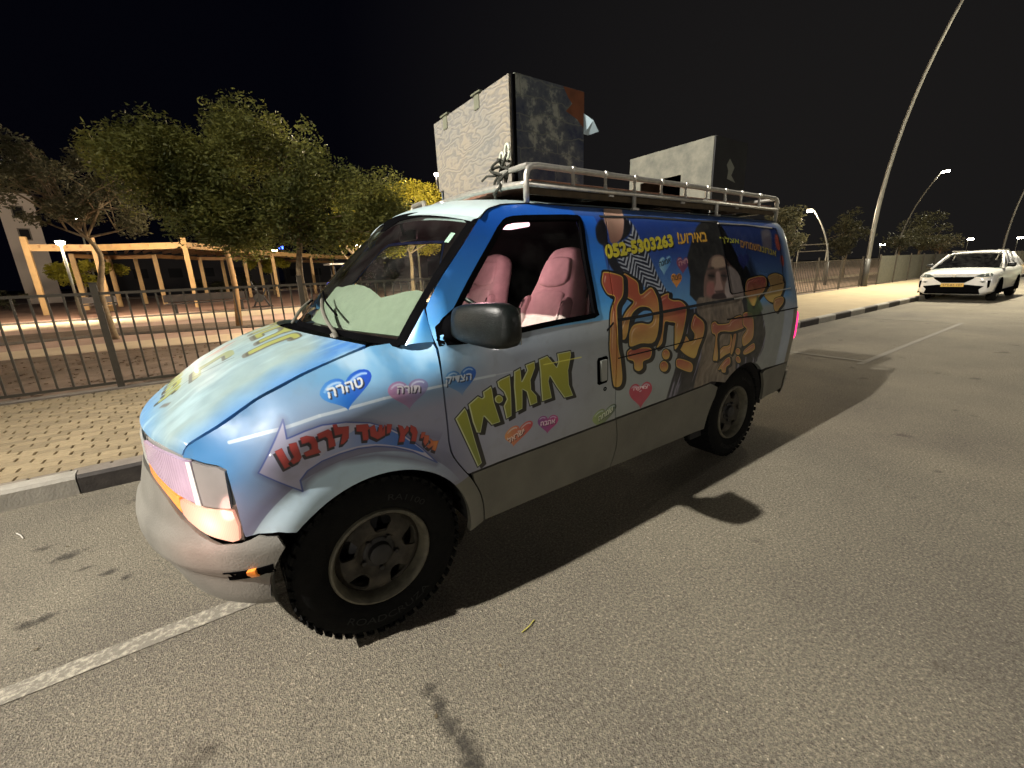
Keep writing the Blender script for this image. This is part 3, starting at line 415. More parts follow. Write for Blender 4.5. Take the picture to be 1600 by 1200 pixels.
put_text(cv, 'הרהט', 't1', WT, (30, 34, 50), 0.002, 1.15); put_text(cv, 'הרות', 't2', (190, 186, 194), (45, 42, 55), 0.0015); put_text(cv, 'קידצה', 't3', (190, 205, 220), (30, 44, 70), 0.0012)
put_text(cv, 'לארשי', 't4', (235, 205, 190), (70, 30, 30), 0.001, 0.9); put_text(cv, 'הבהא', 't5', (235, 205, 220), (70, 20, 50), 0.001, 0.8); put_text(cv, 'החמש', 't6', (215, 225, 190), (30, 34, 30), 0.001, 0.8)
put_text(cv, 'הקדצ', 't7', (240, 215, 220), None, 0.001, 0.5)
# swoosh arrow
cv.fill(G_['arrowsh'], (92, 90, 112), 0.75, 0.0, 0.03)
cv.fill(G_['arrow'], (60, 62, 96), 0.35, 0.012, 0.02)
cv.fill(G_['arrow'], lambda A, B: mix((170, 168, 188), (138, 138, 166), (A-0.1)/0.3)); cv.ring(G_['arrow'], 0.005, (52, 72, 140), 0.0, 0.9)
cv.fill(smoothp(G_['arrowin'], 3), lambda A, B: mix((30, 84, 176), (140, 155, 195), (A+0.22)/0.42), lambda A, B: np.clip((0.30-A)/0.35, 0, 1))
for k in 'abcdefghijklm':
    P = np.array(G_['red_'+k]); cv.fill(P+np.array([0.006, -0.009]), (28, 22, 30), 0.9, 0.002)
    cv.fill(P, lambda A, B: mix((206, 126, 60), (166, 52, 48), (A+0.27)/0.08)*1.0, 1, 0.001); cv.ring(P, 0.002, (120, 34, 34), 0, 0.6)
# green-yellow word over the door
for k in ('mem2', 'alef', 'vav', 'mem1', 'nunf', 'vdot'):
    P = np.array(G_[k]); cv.fill(P+np.array([-0.020, -0.012]), (20, 20, 18), 1, 0.004)
for k in ('mem2', 'alef', 'vav', 'mem1', 'nunf', 'vdot'):
    P = np.array(G_[k]); cv.fill(P, (30, 32, 22), 1, 0.004); cv.fill(P, (196, 204, 150), 1, -0.001)
    Pi = P+np.array([-0.004, -0.0015]); sl = cv.box(P, 0.01); d = np.maximum(cv.sdf(P, sl), cv.sdf(Pi, sl))
    cv.blend(sl, np.clip(0.5-(d+0.004)*cv.k, 0, 1), mix((124, 136, 44), (172, 168, 36), (cv.Z[sl]-0.75)/0.35))
cv.line((-1.1, 1.069), (-0.85, 1.069), 0.006, (230, 226, 90), 0.8)  # crease highlight painted on across the letters
# ---- rear half: raised arm, bearded man, bubble letters
def soft(key, col, alpha=1.0, s=0.02, g=0.0): cv.fill(smoothp(G_[key], 3), col, alpha, g, s*0.6)
soft('garm', (16, 16, 22), 1, 0.02); soft('garm2', (22, 22, 28), 1, 0.015)
soft('skin', lambda A, B: mix((150, 100, 84), (214, 176, 150), (B-1.60)/0.26)*(0.75+0.5*np.clip((-A-1.40)/0.3, 0, 1))[..., None], 1, 0.012)
soft('cuff', (20, 22, 32), 1, 0.02)
Sp = smoothp(G_['shirt'], 3)
def stripes(A, B):
    q = (A*0.9+B*1.3); w = np.abs(((A+1.75+(1.5-B)*0.55)*5.0) % 1.0-0.5)*0.10
    n = noise2(A, B, 14, 9); s = np.sin((B*1.0+w*1.4+A*0.35+(n-0.5)*0.02)*205)
    return mix((26, 32, 50), (166, 174, 186), np.clip(s*2.0+0.3+(n-0.5)*3.0, 0, 1))
cv.fill(Sp, stripes, 1, 0.0, 0.01)
def streak(A, B):
    n = noise2(A*3.2+B*0.9, B*0.55, 10, 4); return mix((18, 20, 30), (126, 124, 146), np.clip((n-0.55)*6, 0, 1))
soft('coat', streak, 1, 0.02)
soft('hair', lambda A, B: mix((12, 13, 14), (36, 36, 32), noise2(A*2, B, 12, 3)), 1, 0.02)
soft('face', lambda A, B: mix((128, 96, 84), (88, 66, 58), (B-1.25)/0.35)*(0.8+0.4*noise2(A, B, 9, 6))[..., None], 1, 0.012)
soft('forehead', (166, 140, 116), 0.9, 0.03)
soft('lightcheek', lambda A, B: (np.array((168, 154, 148))*(0.8+0.35*noise2(A*2, B*0.8, 12, 7))[..., None]), 0.95, 0.02)
soft('eyeL', (52, 38, 33), 0.8, 0.04, -0.012); soft('eyeR', (58, 40, 36), 0.85, 0.035, -0.010)
for k_ in ('eyeL', 'eyeR'):
    e_ = np.array(G_[k_]).mean(0); cv.line(e_+np.array((0.035, 0.004)), e_-np.array((0.03, 0.004)), 0.012, (18, 14, 12), 0.9, 0.006); cv.line(e_+np.array((0.04, 0.045)), e_+np.array((-0.04, 0.05)), 0.014, (50, 42, 38), 0.8, 0.012)
soft('nose', (164, 130, 120), 0.9, 0.018); soft('cheek', (164, 98, 92), 0.75, 0.03); soft('mouth', (44, 28, 28), 0.9, 0.018)
_ns = np.array(G_['nose']); _c = _ns.mean(0); cv.fill([(_c[0]+0.05, _ns[:, 1].min()+0.02), (_c[0]-0.06, _ns[:, 1].min()+0.02), (_c[0]-0.05, _ns[:, 1].min()+0.005), (_c[0]+0.04, _ns[:, 1].min()+0.005)], (60, 34, 34), 0.8, 0, 0.01)
def beardc(A, B):
    n = noise2(A*3+B*0.9+0.05*np.sin(B*30), B*1.4, 12, 8); return mix((84, 73, 62), (142, 127, 108), np.clip(n*1.5-0.2, 0, 1))
soft('beard', beardc, 1, 0.02)
soft('coat2', (28, 32, 34), 0.9, 0.03)
soft('q_e', lambda A, B: mix((110, 84, 84), (176, 170, 170), noise2(A, B, 14, 11)), 0.8, 0.05)
cv.fill([(-3.05, 1.30), (-2.92, 1.56), (-2.80, 1.30)], (24, 30, 44), 0.8, 0.0, 0.08)
soft('q_c', (190, 66, 44), 1, 0.01); soft('q_d', (176, 60, 48), 1, 0.01)
cv.fill(np.array(G_['h11']), (26, 40, 120), 0.9)
def bubble(key, lo, hi, w=0.011, hl=True, sm=True):
    P = np.array(smoothp(G_[key], 4) if sm else G_[key]); cv.fill(P+np.array([-0.022, -0.010]), (14, 14, 14), 1, w*1.3)
    cv.fill(P, (16, 16, 14), 1, w); z0, z1 = P[:, 1].min(), P[:, 1].max()
    cv.fill(P, (206, 164, 66), 1)
    sl = cv.box(P, 0.01); d = cv.sdf(P, sl); A, B = cv.X[sl], cv.Z[sl]; n = noise2(A, B, 5, 12)
    cv.blend(sl, np.clip(0.5-(d+0.006)*cv.k, 0, 1), mix(lo, hi, (B-z0)/(z1-z0)*1.1+(n-0.5)*0.9)*0.93)
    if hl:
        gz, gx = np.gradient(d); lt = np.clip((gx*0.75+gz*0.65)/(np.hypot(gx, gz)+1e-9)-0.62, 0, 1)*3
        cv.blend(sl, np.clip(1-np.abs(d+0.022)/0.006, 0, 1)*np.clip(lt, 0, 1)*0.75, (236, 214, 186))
LO, HI = (222, 182, 84), (180, 74, 56)
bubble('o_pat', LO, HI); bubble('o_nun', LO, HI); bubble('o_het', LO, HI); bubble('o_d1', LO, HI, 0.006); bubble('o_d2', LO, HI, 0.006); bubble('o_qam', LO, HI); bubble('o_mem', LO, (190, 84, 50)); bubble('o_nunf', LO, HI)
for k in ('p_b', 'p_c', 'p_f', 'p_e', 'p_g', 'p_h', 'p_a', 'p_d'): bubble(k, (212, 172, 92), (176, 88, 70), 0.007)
def big(k, f):
    P = np.array(G_[k]); c_ = P.mean(0); return (P-c_)*f+c_
G_['q_b2'] = big('q_b', 1.5)+np.array((-0.06, -0.03)); G_['q_a2'] = big('q_a', 1.5)+np.array((0.03, -0.03)); G_['q_c2'] = big('q_c', 1.3); G_['q_f'] = big('q_a', 0.8)+np.array((-0.30, -0.16))
bubble('q_b2', (206, 172, 84), (176, 132, 66), 0.007); bubble('q_a2', LO, HI, 0.007); bubble('q_f', (196, 160, 80), (150, 90, 60), 0.006)
cv.fill([(-3.02, 1.16), (-2.96, 1.27), (-2.88, 1.17), (-2.80, 1.28), (-2.78, 1.12), (-2.9, 1.10)], (70, 92, 48), 0.8, 0, 0.02)
# phone number and line of text
put_text(cv, '052-5303263', 'num', (214, 200, 44), (20, 22, 16), 0.0062, 1.0, 1, 0.008)
put_text(cv, '!עוריאב', 'tx1', (226, 170, 50), (60, 36, 20), 0.003, 1.0); put_text(cv, 'ךלצא', 'tx2', (206, 206, 50), (24, 26, 16), 0.003, 0.9)
put_text(cv, 'םיחמשמ', 'tx3', (204, 140, 60), (40, 30, 20), 0.003, 0.8); put_text(cv, 'ונחנא', 'tx4', (190, 170, 50), (24, 26, 16), 0.003, 0.8)
put_text(cv, 'הנומא', 't8', (30, 50, 60), None, 0.001); put_text(cv, 'היח', 't9', (190, 130, 130), None, 0.001, 0.7); put_text(cv, 'הוצמ', 't10', (90, 60, 30), None, 0.001)
# road dust low down, tiny scratches
cv.a[:] = mix(cv.a, (112, 108, 94), np.clip((0.80-Z)/0.2, 0, 1)*0.22+np.clip((n3-0.60)*3, 0, 1)*0.14+np.clip((n1-0.55)*2, 0, 1)*0.08)
cv.a[:] *= (0.97-0.02*np.clip((-1.38-X)/0.02, 0, 1))[..., None]   # rear half darkened in the print for the weaker light there
cv.a[:] *= (1-0.13*np.clip((X+0.1)/0.25, 0, 1)*np.clip((Z-0.95)/0.15, 0, 1))[..., None]  # upper front darkened in the print to offset the strong lamp
cv.a[:] = cv.a*0.90+cv.a.mean(-1, keepdims=True)*0.10
cv.a[:] *= (1-0.12*np.clip((-1.40-cv.X)/0.1, 0, 1)*np.clip((cv.Z-1.1)/0.2, 0, 1))[..., None]
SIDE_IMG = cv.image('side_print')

# hood print in (x, y)
ch = Canvas(-0.15, 0.85, -0.95, 0.95, 420); X, Y = ch.X, ch.Z
m1 = noise2(X, Y, 3, 21); m2 = noise2(X*0.6, Y*2, 9, 22)
c = mix((150, 162, 160), (168, 170, 152), (m1-0.3)*2)
edge = np.clip((np.abs(Y)-0.62+0.35*(m1-0.5))/0.20, 0, 1); c = mix(c, (72, 128, 190), edge*0.9)
c = mix(c, (70, 124, 190), np.clip((0.10-X+0.25*(m1-0.5))/0.16, 0, 1)*np.clip((Y+0.3)/0.4, 0, 1)*0.8); c = mix(c, (86, 138, 184), np.clip((X-0.60+0.1*(m1-0.5))/0.12, 0, 1)*0.85)
c = mix(c, (186, 198, 196), np.clip((m2-0.50)*4, 0, 1)*0.6)
ch.a[:] = c*(0.94+0.12*noise2(X, Y, 20, 23))[..., None]
def hood_text(body, x0, x1, y0, y1, col, shd, fat):
    tr = textmesh(body); P = np.empty_like(tr); P[..., 0] = x0+(x1-x0)*tr[..., 1]; P[..., 1] = y0+(y1-y0)*tr[..., 0]
    ch.tris(P, shd, 1, fat*1.4, 0.012, 0.006); ch.tris(P, col, 1, fat)
hood_text('ןמואמ', 0.66, 0.58, 0.20, -0.42, (164, 158, 66), (50, 48, 34), 0.008)
hood_text('ןמחנ', 0.30, 0.10, 0.42, -0.50, (98, 88, 72), (120, 112, 100), 0.014)
hood_text('ןמחנ', 0.30, 0.10, 0.42, -0.50, (168, 158, 84), (98, 88, 72), 0.004)
hood_text('נ', 0.52, 0.36, 0.26, 0.10, (150, 148, 104), (80, 78, 70), 0.006)
for k in range(8): ch.line((0.40+0.012*k, -0.02-0.012*k), (0.33+0.012*k, -0.12), 0.02, (200, 120, 100), 0.4, 0.02)
ch.line((0.36, 0.30), (0.62, 0.16), 0.006, (70, 78, 80), 0.9); ch.line((0.62, 0.32), (0.645, 0.27), 0.02, (96, 80, 66), 0.7, 0.01)
ch.a[:] *= np.array((0.80, 0.88, 0.92))
HOOD_IMG = ch.image('hood_print')

def printed(name, im, rough=0.46, coat=0.22):
    m, n, l, b = newmat(name)
    t = n.new('ShaderNodeTexImage'); t.image = im; t.interpolation = 'Linear'; t.extension = 'EXTEND'
    uv = n.new('ShaderNodeUVMap'); uv.uv_map = 'uv'; l.new(uv.outputs['UV'], t.inputs['Vector'])
    l.new(t.outputs['Color'], b.inputs['Base Color'])
    tn = tex(n, l, 'ShaderNodeTexNoise', 14, Detail=6); r = ramp(n, l, tn.outputs['Fac'], [(0.3, (rough-0.07,)*3), (0.75, (rough+0.14,)*3)])
    l.new(r.outputs['Color'], b.inputs['Roughness'])
    t2 = tex(n, l, 'ShaderNodeTexNoise', 2.6, Detail=2); bp = n.new('ShaderNodeBump'); bp.inputs['Strength'].default_value = 0.05; bp.inputs['Distance'].default_value = 0.02
    l.new(t2.outputs['Fac'], bp.inputs['Height']); l.new(bp.outputs['Normal'], b.inputs['Normal'])
    b.inputs['Coat Weight'].default_value = coat; b.inputs['Coat Roughness'].default_value = 0.05
    return m
# ------------------------------------------------------------------ body surface of the van
YZ=np.array([.2,.36,.5,.63,.66,.9,1.05,1.15,1.24,1.4,1.6,1.72,1.80,1.84,1.9])
YY=np.array([.895,.925,.943,.956,.962,.982,.985,.978,.957,.915,.857,.820,.775,.72,.60])
def ys(z):
    # smooth interpolation (average of shifted linear interpolations)
    z=np.asarray(z,float); w=(.0,.02,-.02,.035,-.035)
    return sum(np.interp(z+d,YZ,YY) for d in w)/len(w)
XF,XR=.22,-3.58
def _q(L,n,x0,sgn):
    t=np.linspace(0,np.pi/2,200); X=x0+sgn*L*np.sin(t)**(2/n); Y=.975*np.cos(t)**(2/n)
    Y[-1]=0
    s=np.concatenate([[0],np.cumsum(np.hypot(np.diff(X),np.diff(Y)))]); return X,Y,x0+sgn*s
_FX,_FY,_FS=_q(.53,2.2,XF,1); _RX,_RY,_RS=_q(.20,3.0,XR,-1)
def plan(s):
    s=np.asarray(s,float)
    X=np.where(s>XF,np.interp(s,_FS,_FX),np.where(s<XR,np.interp(-s,-_RS,_RX),s))
    Y=np.where(s>XF,np.interp(s,_FS,_FY),np.where(s<XR,np.interp(-s,-_RS,_RY),.975))
    return X,Y
SX=[-9,-.31,-.10,.10,.27,.353,.438,.498,.539,.559,.576,.62,9]
SZ=[1.236,1.236,1.236,1.184,1.126,1.087,1.045,1.012,.990,.974,.935,.90,.88]
def zseam(x): return np.interp(x,SX,SZ)
def side(s,z,off=0.):
    s=np.asarray(s,float);z=np.asarray(z,float)
    X,Y=plan(s); Ln=.53+np.clip((.93-z)/.4,0,1.)*.02
    x=np.where(s>XF,XF+(X-XF)*Ln/.53,X)
    Y=Y*(ys(z)+off)/.975
    x=x+np.where(s>XF,off*np.clip((s-XF)/.5,0,1),0)-np.where(s<XR,off*np.clip((XR-s)/.2,0,1),0)
    # rear leans forward slightly above belt
    x=x+np.where(s<XR,np.clip((z-1.1)/.75,0,1)**1.5*.10*np.clip((XR-s)/.2,0,1),0)
    # fender shoulder roll
    R=.21; I=.175*np.clip((.575-x)/.24,0,1)*np.clip((x+.35)/.14,0,1)
    t=np.clip((z-(zseam(x)-R))/R,0,1.1)
    Y=Y-I*t**2.3
    return np.stack([x,Y,z],-1)

def windscreen(t, v, off=0.0):
    q = 1-t*t
    b = np.array([-.21+.23*q, .84*t, 1.225+.045*q]); T = np.array([-.655+.085*q, .745*t, 1.75+.085*q])
    return (1-v)*b+v*T+np.array([.7, 0, .7])*(.02*4*v*(1-v)+off)
M_print_glass = printed('printed_window_film', SIDE_IMG, 0.12, 0.6)
# ------------------------------------------------------------------ van
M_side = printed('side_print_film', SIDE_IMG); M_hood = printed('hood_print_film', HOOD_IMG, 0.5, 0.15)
M_white = mat('roof_white_paint', lin((176, 196, 198))[:3], 0.35, var=0.06, scale=5, coat=0.3)
M_grey = mat('grey_cladding_plastic', lin((96, 94, 84))[:3], 0.55, var=0.16, scale=6, bump=0.15, bscale=90)
M_bump = mat('grey_bumper_plastic', lin((112, 110, 103))[:3], 0.5, var=0.14, scale=7, bump=0.2, bscale=120)
M_black = mat('black_trim', (0.003, 0.003, 0.0034), 0.85, var=0.2, bump=0.1, spec=0.0)
M_gloss = mat('black_mirror_plastic', (0.006, 0.008, 0.0075), 0.36, var=0.3, scale=30, spec=0.35, bump=0.15, bscale=200)
M_dark = mat('dark_lining', (0.012, 0.010, 0.011), 0.9, var=0.2)
M_under = mat('underbody_metal', (0.012, 0.011, 0.010), 0.9, var=0.3)
M_rubber = mat('tyre_rubber', (0.0055, 0.0055, 0.005), 0.9, spec=0.12, var=0.25, scale=30, bump=0.35, bscale=150)
M_letter = mat('tyre_lettering', (0.018, 0.018, 0.017), 0.8, spec=0.2)
M_disc = mat('dirty_wheel_disc', lin((58, 54, 46))[:3], 0.75, var=0.45, scale=18, bump=0.25, spec=0.25)
M_rim = mat('rusty_steel_rim', lin((88, 84, 70))[:3], 0.65, var=0.32, scale=24, bump=0.25)
M_hub = mat('dark_hub', (0.012, 0.011, 0.010), 0.6, var=0.3, scale=30)
M_seat = mat('velour_seat_fabric', lin((210, 188, 186))[:3], 0.95, var=0.13, scale=12, bump=0.3, bscale=300)
M_dash = mat('grey_dash_vinyl', lin((96, 104, 92))[:3], 0.8, var=0.08)
M_shade = mat('pale_green_dash_cloth', lin((124, 134, 120))[:3], 0.9, var=0.08, scale=20, bump=0.2)
M_alu = mat('dull_aluminium_tube', (0.55, 0.53, 0.47), 0.38, metal=0.75, var=0.15, scale=30)
M_chrome = mat('lamp_surround_grey', lin((140, 140, 134))[:3], 0.35, var=0.1)
M_glass = glassmat('window_glass', (0.84, 0.88, 0.85)); M_wind = glassmat('windscreen_glass', (0.84, 0.90, 0.84))
M_seam = mat('seam_black', (0.004, 0.004, 0.004), 0.9)
M_lampw = mat('headlamp_lens', lin((172, 150, 170))[:3], 0.14, var=0.16, scale=9, coat=0.6, emit=(1.0, 0.62, 0.86), es=0.10)
def ribbed(m, scale, axis='X'):
    n, l = m.node_tree.nodes, m.node_tree.links; b = n['Principled BSDF']; w = tex(n, l, 'ShaderNodeTexWave', scale); w.bands_direction = axis
    bp = n.new('ShaderNodeBump'); bp.inputs['Strength'].default_value = 0.35; bp.inputs['Distance'].default_value = 0.004; l.new(w.outputs['Fac'], bp.inputs['Height']); l.new(bp.outputs['Normal'], b.inputs['Normal'])
ribbed(M_lampw, 22, 'Y')
M_strip = mat('bright_lamp_edge', lin((220, 216, 210))[:3], 0.1, coat=0.8, emit=(1, 0.95, 0.9), es=0.25)
def bulb_lens(name, col, cols, at, rad, es):
    m, n, l, b = newmat(name); b.inputs['Base Color'].default_value = (*col, 1); b.inputs['Roughness'].default_value = 0.18; b.inputs['Coat Weight'].default_value = 0.5
    tc = n.new('ShaderNodeTexCoord'); d = n.new('ShaderNodeVectorMath'); d.operation = 'DISTANCE'; d.inputs[1].default_value = at; l.new(tc.outputs['Object'], d.inputs[0])
    nz = tex(n, l, 'ShaderNodeTexWave', 60); ml = n.new('ShaderNodeMath'); ml.operation = 'MULTIPLY_ADD'; ml.inputs[1].default_value = 0.10; l.new(nz.outputs['Fac'], ml.inputs[0]); dv = n.new('ShaderNodeMath'); dv.operation = 'DIVIDE'; dv.inputs[1].default_value = rad
    l.new(d.outputs['Value'], dv.inputs[0]); l.new(dv.outputs[0], ml.inputs[2]); r = ramp(n, l, ml.outputs[0], cols); l.new(r.outputs[0], b.inputs['Emission Color']); b.inputs['Emission Strength'].default_value = es; return m
M_lampg = mat('headlamp_inner_grey', lin((140, 136, 134))[:3], 0.2, var=0.1, coat=0.5)
M_hot = bulb_lens('lit_indicator_lens', (0.55, 0.25, 0.18), [(0.0, (1.6, 1.25, 0.95)), (0.35, (1.1, 0.70, 0.50)), (0.8, (0.75, 0.30, 0.20)), (1.0, (0.55, 0.18, 0.12))], (0.545, 0.815, 0.685), 0.17, 0.85)
M_orange = mat('orange_indicator_lens', (0.9, 0.28, 0.05), 0.2, coat=0.5, emit=(1.0, 0.26, 0.06), es=0.45)
M_tail = mat('red_tail_lamp_lens', (0.8, 0.02, 0.08), 0.2, coat=0.5, emit=(1.0, 0.03, 0.20), es=2.2)
M_mark = mat('orange_side_marker', (0.85, 0.25, 0.03), 0.3, emit=(1.0, 0.3, 0.05), es=0.12)
M_dome = emitter('lit_dome_lens', (1.0, 0.62, 0.70), 2.2)

_n, _l = M_print_glass.node_tree.nodes, M_print_glass.node_tree.links; _hv = _n.new('ShaderNodeHueSaturation'); _hv.inputs['Value'].default_value = 0.62; _hv.inputs['Saturation'].default_value = 0.9
_ti = [q for q in _n if q.type == 'TEX_IMAGE'][0]; _l.new(_ti.outputs['Color'], _hv.inputs['Color']); _l.new(_hv.outputs['Color'], _n['Principled BSDF'].inputs['Base Color'])   # dark glass behind the perforated film
van = thing('van', (-1.4, 0, 0), 'blue and white wrapped van with Hebrew lettering and open roof rack, parked by the kerb', 'van')
def P_(name, label=None, parent=None):
    o = bpy.data.objects.new(name, None); link(o, parent or van)
    if label: o['label'] = label
    return o
class Vn:  # everything below is written in the van's own coordinates (front axle at x=0); the Empty sits at its middle
    pass
def vparent(o, p=None):
    o.parent = p if p is not None else van
    if p is None: o.matrix_parent_inverse = Matrix.Translation((1.4, 0, 0))
    return o
def vpanel(name, outline, fn, m, p=None, **k):
    return vparent(panel(name, outline, fn, m, None, **k), p)
def vobj(g, name, m, p=None, smooth=False, sharp=None):
    return vparent(g.obj(name, m, None, smooth, sharp), p)
def mir(fn): 
    def f(u, v):
        r = np.array(fn(u, v)); r[..., 1] *= -1; return r
    return f
uvS = lambda u, z: cv.uv(u, z)
def with_off(o): return lambda s, z: side(s, z, o)
def flare(s, z):
    r = np.hypot(np.asarray(s)+0.01, np.asarray(z)-0.36); return side(s, z, 0.022*np.clip((0.50-r)/0.07, 0, 1)**0.7*(np.asarray(z) > 0.3))
def flareR(s, z):
    r = np.hypot(np.asarray(s)+2.835, np.asarray(z)-0.36); return side(s, z, 0.014*np.clip((0.47-r)/0.05, 0, 1)**0.7)
CREX = (-3.73, -3.25, -2.53, -2.3, -1.39, -0.46, -0.33); CREZ = (.659, .66, .706, .691, .657, .627, .600)
cre = lambda x: float(np.interp(x, CREX, CREZ))
FR = smoothp([(-0.323, 1.212), (-0.316, 1.072), (-0.322, 0.90), (-0.333, 0.766), (-0.375, 0.680), (-0.430, 0.600), (-0.476, 0.508), (-0.498, 0.42), (-0.504, 0.335)], 3, False)   # front door seam, top to bottom
RR_ = smoothp([(-1.50, 1.826), (-1.462, 1.74), (-1.413, 1.569), (-1.388, 1.316), (-1.372, 1.12), (-1.372, 0.90), (-1.392, 0.70), (-1.428, 0.55), (-1.432, 0.45), (-1.404, 0.335)], 3, False)  # rear door seam
TOPF = smoothp([(-0.313, 1.373), (-0.343, 1.442), (-0.396, 1.503), (-0.513, 1.619), (-0.623, 1.730), (-0.696, 1.782), (-0.763, 1.804), (-0.829, 1.818), (-1.046, 1.834)], 3, False)
def shift(pts, dx, dz=0.0): return [(a+dx, b+dz) for a, b in pts]
g8 = 0.004
AR = arcpts(-0.01, 0.36, 0.408, -6, 43, 8); AF = arcpts(-0.01, 0.36, 0.408, 43, 185, 26)
SEAM = smoothp([(-0.10, 1.238), (0.103, 1.184), (0.267, 1.126), (0.355, 1.087), (0.451, 1.043), (0.530, 1.012), (0.590, 0.990), (0.626, 0.970), (0.650, 0.940)], 3, False)   # bonnet shut line
lamp_top = [(0.475, 0.90), (0.505, 0.916), (0.554, 0.922), (0.600, 0.930)]
for sd, sf in (('left', lambda f: f), ('right', mir)):
    L = sd == 'left'; MS = M_side if L else M_side
    # fender
    seam = [(a, b-0.004) for a, b in reversed(SEAM)] + [(-0.315, 1.236)]
    fr = [q for q in shift(FR, g8)]
    out = seam + fr + [(-0.44, 0.325)] + list(reversed(arcpts(-0.01, 0.36, 0.408, 42, 186, 30))) + [(0.345, 0.648), (0.412, 0.645), (0.458, 0.634), (0.463, 0.66), (0.468, 0.78), (0.478, 0.90), (0.507, 0.914), (0.555, 0.920), (0.608, 0.932)]
    out = [q for i, q in enumerate(out) if i == 0 or math.dist(q, out[i-1]) > 1e-4]
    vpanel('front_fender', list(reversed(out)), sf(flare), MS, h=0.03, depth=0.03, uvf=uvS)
    # door: skin with window opening, lower cladding
    WIN = smoothp([(-0.350, 1.262), (-0.420, 1.345), (-0.525, 1.468), (-0.684, 1.640), (-0.755, 1.712), (-0.83, 1.744), (-1.064, 1.760), (-1.235, 1.766), (-1.262, 1.745), (-1.243, 1.571), (-1.240, 1.30), (-1.225, 1.272), (-0.965, 1.262), (-0.72, 1.247), (-0.50, 1.236), (-0.37, 1.240)], 3)
    up = [q for q in shift(FR, -g8) if q[1] > 0.62]; rr_ = shift(RR_, g8)
    frt = [(FR[0][0]-g8, 1.212), (-0.318, 1.30)] + shift(TOPF, -0.006) + [(-1.25, 1.830)]
    rup = [q for q in rr_ if q[1] > cre(q[0])+0.01]; rlo = [q for q in rr_ if q[1] < cre(q[0])-0.01]
    crep = [(x, cre(x)+0.004) for x in (-1.398, -1.2, -0.9, -0.6, -0.425)]
    door = frt + rup + crep + list(reversed(up))
    dr = P_('front_door', None) if False else None
    dskin = vpanel('front_door', list(reversed(door)), sf(side), MS, h=0.035, depth=0.025, holes=[WIN], uvf=uvS)
    clad = [(x, cre(x)-0.006) for x in (-0.44, -0.6, -0.9, -1.2, -1.404)] + rlo + [(-1.2, 0.335), (-0.8, 0.337)] + list(reversed([q for q in shift(FR, -g8) if q[1] < 0.585]))
    dc = vpanel('door_cladding', clad, sf(with_off(0.004)), M_grey, dskin, h=0.05, depth=0.02); dc.matrix_parent_inverse = Matrix.Translation((1.4, 0, 0)) if False else dc.matrix_parent_inverse
    gl = vpanel('door_window', grow(WIN, 0.01), sf(with_off(-0.014)), M_glass, dskin, h=0.08, depth=0, rim=False)
    vpanel('window_seal', grow(WIN, 0.016), sf(with_off(0.003)), M_black, dskin, h=0.04, depth=0.018, holes=[grow(WIN, -0.010)])
    # door handle and lock
    H0 = [(-1.235, 0.895), (-1.222, 0.905), (-1.214, 1.03), (-1.222, 1.046), (-1.285, 1.050), (-1.297, 1.04), (-1.303, 0.915), (-1.295, 0.900)]
    vpanel('handle_recess', H0, sf(with_off(0.002)), M_black, dskin, h=0.05, depth=0.01)
    vpanel('door_handle', grow([(-1.243, 0.912), (-1.232, 1.032), (-1.283, 1.035), (-1.289, 0.915)], -0.002), sf(with_off(0.012)), mat('handle_grey', lin((140, 142, 136))[:3], 0.4), dskin, h=0.05, depth=0.012)
    vpanel('door_lock', arcpts(-1.285, 0.864, 0.012, 0, 340, 12), sf(with_off(0.003)), M_black, dskin, h=0.02, depth=0.004, holes=[arcpts(-1.285, 0.864, 0.006, 0, 330, 8)])
    # pillar triangle and black trim beside the windscreen
    y = 1 if L else -1
    tri = [(-0.318, 1.40), (-0.315, 1.32), (-0.320, 1.24)]
    g = G(); n = 8
    for i in range(n):
        for a0, a1 in ((i/n, (i+1)/n),):
            pass
    A_ = np.array(side(-0.314, 1.372)); B_ = np.array(side(-0.320, 1.238)); C_ = np.array((-0.214, 0.868, 1.232))
    rows = []
    for i in range(7):
        t = i/6; p = A_*(1-t)+B_*t; q = A_*(1-t)+C_*t; rows.append([p*(1-k/4)+q*k/4+np.array((0.010, 0.012, 0.006))*sin(pi*k/4)*t for k in range(5)])
    V = [r for row in rows for r in row]; F = [(i*5+k, i*5+k+1, (i+1)*5+k+1, (i+1)*5+k) for i in range(6) for k in range(4)]
    V = [(v[0], v[1]*y, v[2]) for v in V]
    vparent(mesh('pillar_panel', V, F, MS, None, True, [uvS(min(v[0], -0.16), v[2]+0.02) for v in V]))
    outer = [tuple(C_)] + [tuple(C_*(1-t)+A_*t) for t in (0.33, 0.66)] + [tuple(side(a, b)) for a, b in TOPF[:20]]
    sp = np.cumsum([0]+[math.dist(outer[i], outer[i+1]) for i in range(len(outer)-1)]); sp = sp/sp[-1]
    V = []
    for i, o_ in enumerate(outer):
        v = sp[i]; p = windscreen(0.975, v*1.0); V += [tuple(o_), tuple((np.array(o_)+p)/2+np.array((0.006, 0.004, 0.004))), tuple(p)]
    V = [(v[0], v[1]*y, v[2]) for v in V]; F = [(i*3+k, i*3+k+1, i*3+k+4, i*3+k+3) for i in range(len(outer)-1) for k in (0, 1)]
    vparent(mesh('pillar_trim', V, F, M_black, None, True))
    # rear side panel
    RA = list(reversed(arcpts(-2.835, 0.36, 0.412, 38, 139, 24)))
    rs = shift(RR_, -g8); rup = [q for q in rs if q[1] > cre(q[0])+0.012]; rlo = [q for q in rs if q[1] < cre(q[0])-0.012]
    top = [(-1.25, 1.836), (-1.8, 1.838), (-2.6, 1.838), (-3.3, 1.836), (-3.560, 1.828), (-3.680, 1.815)]
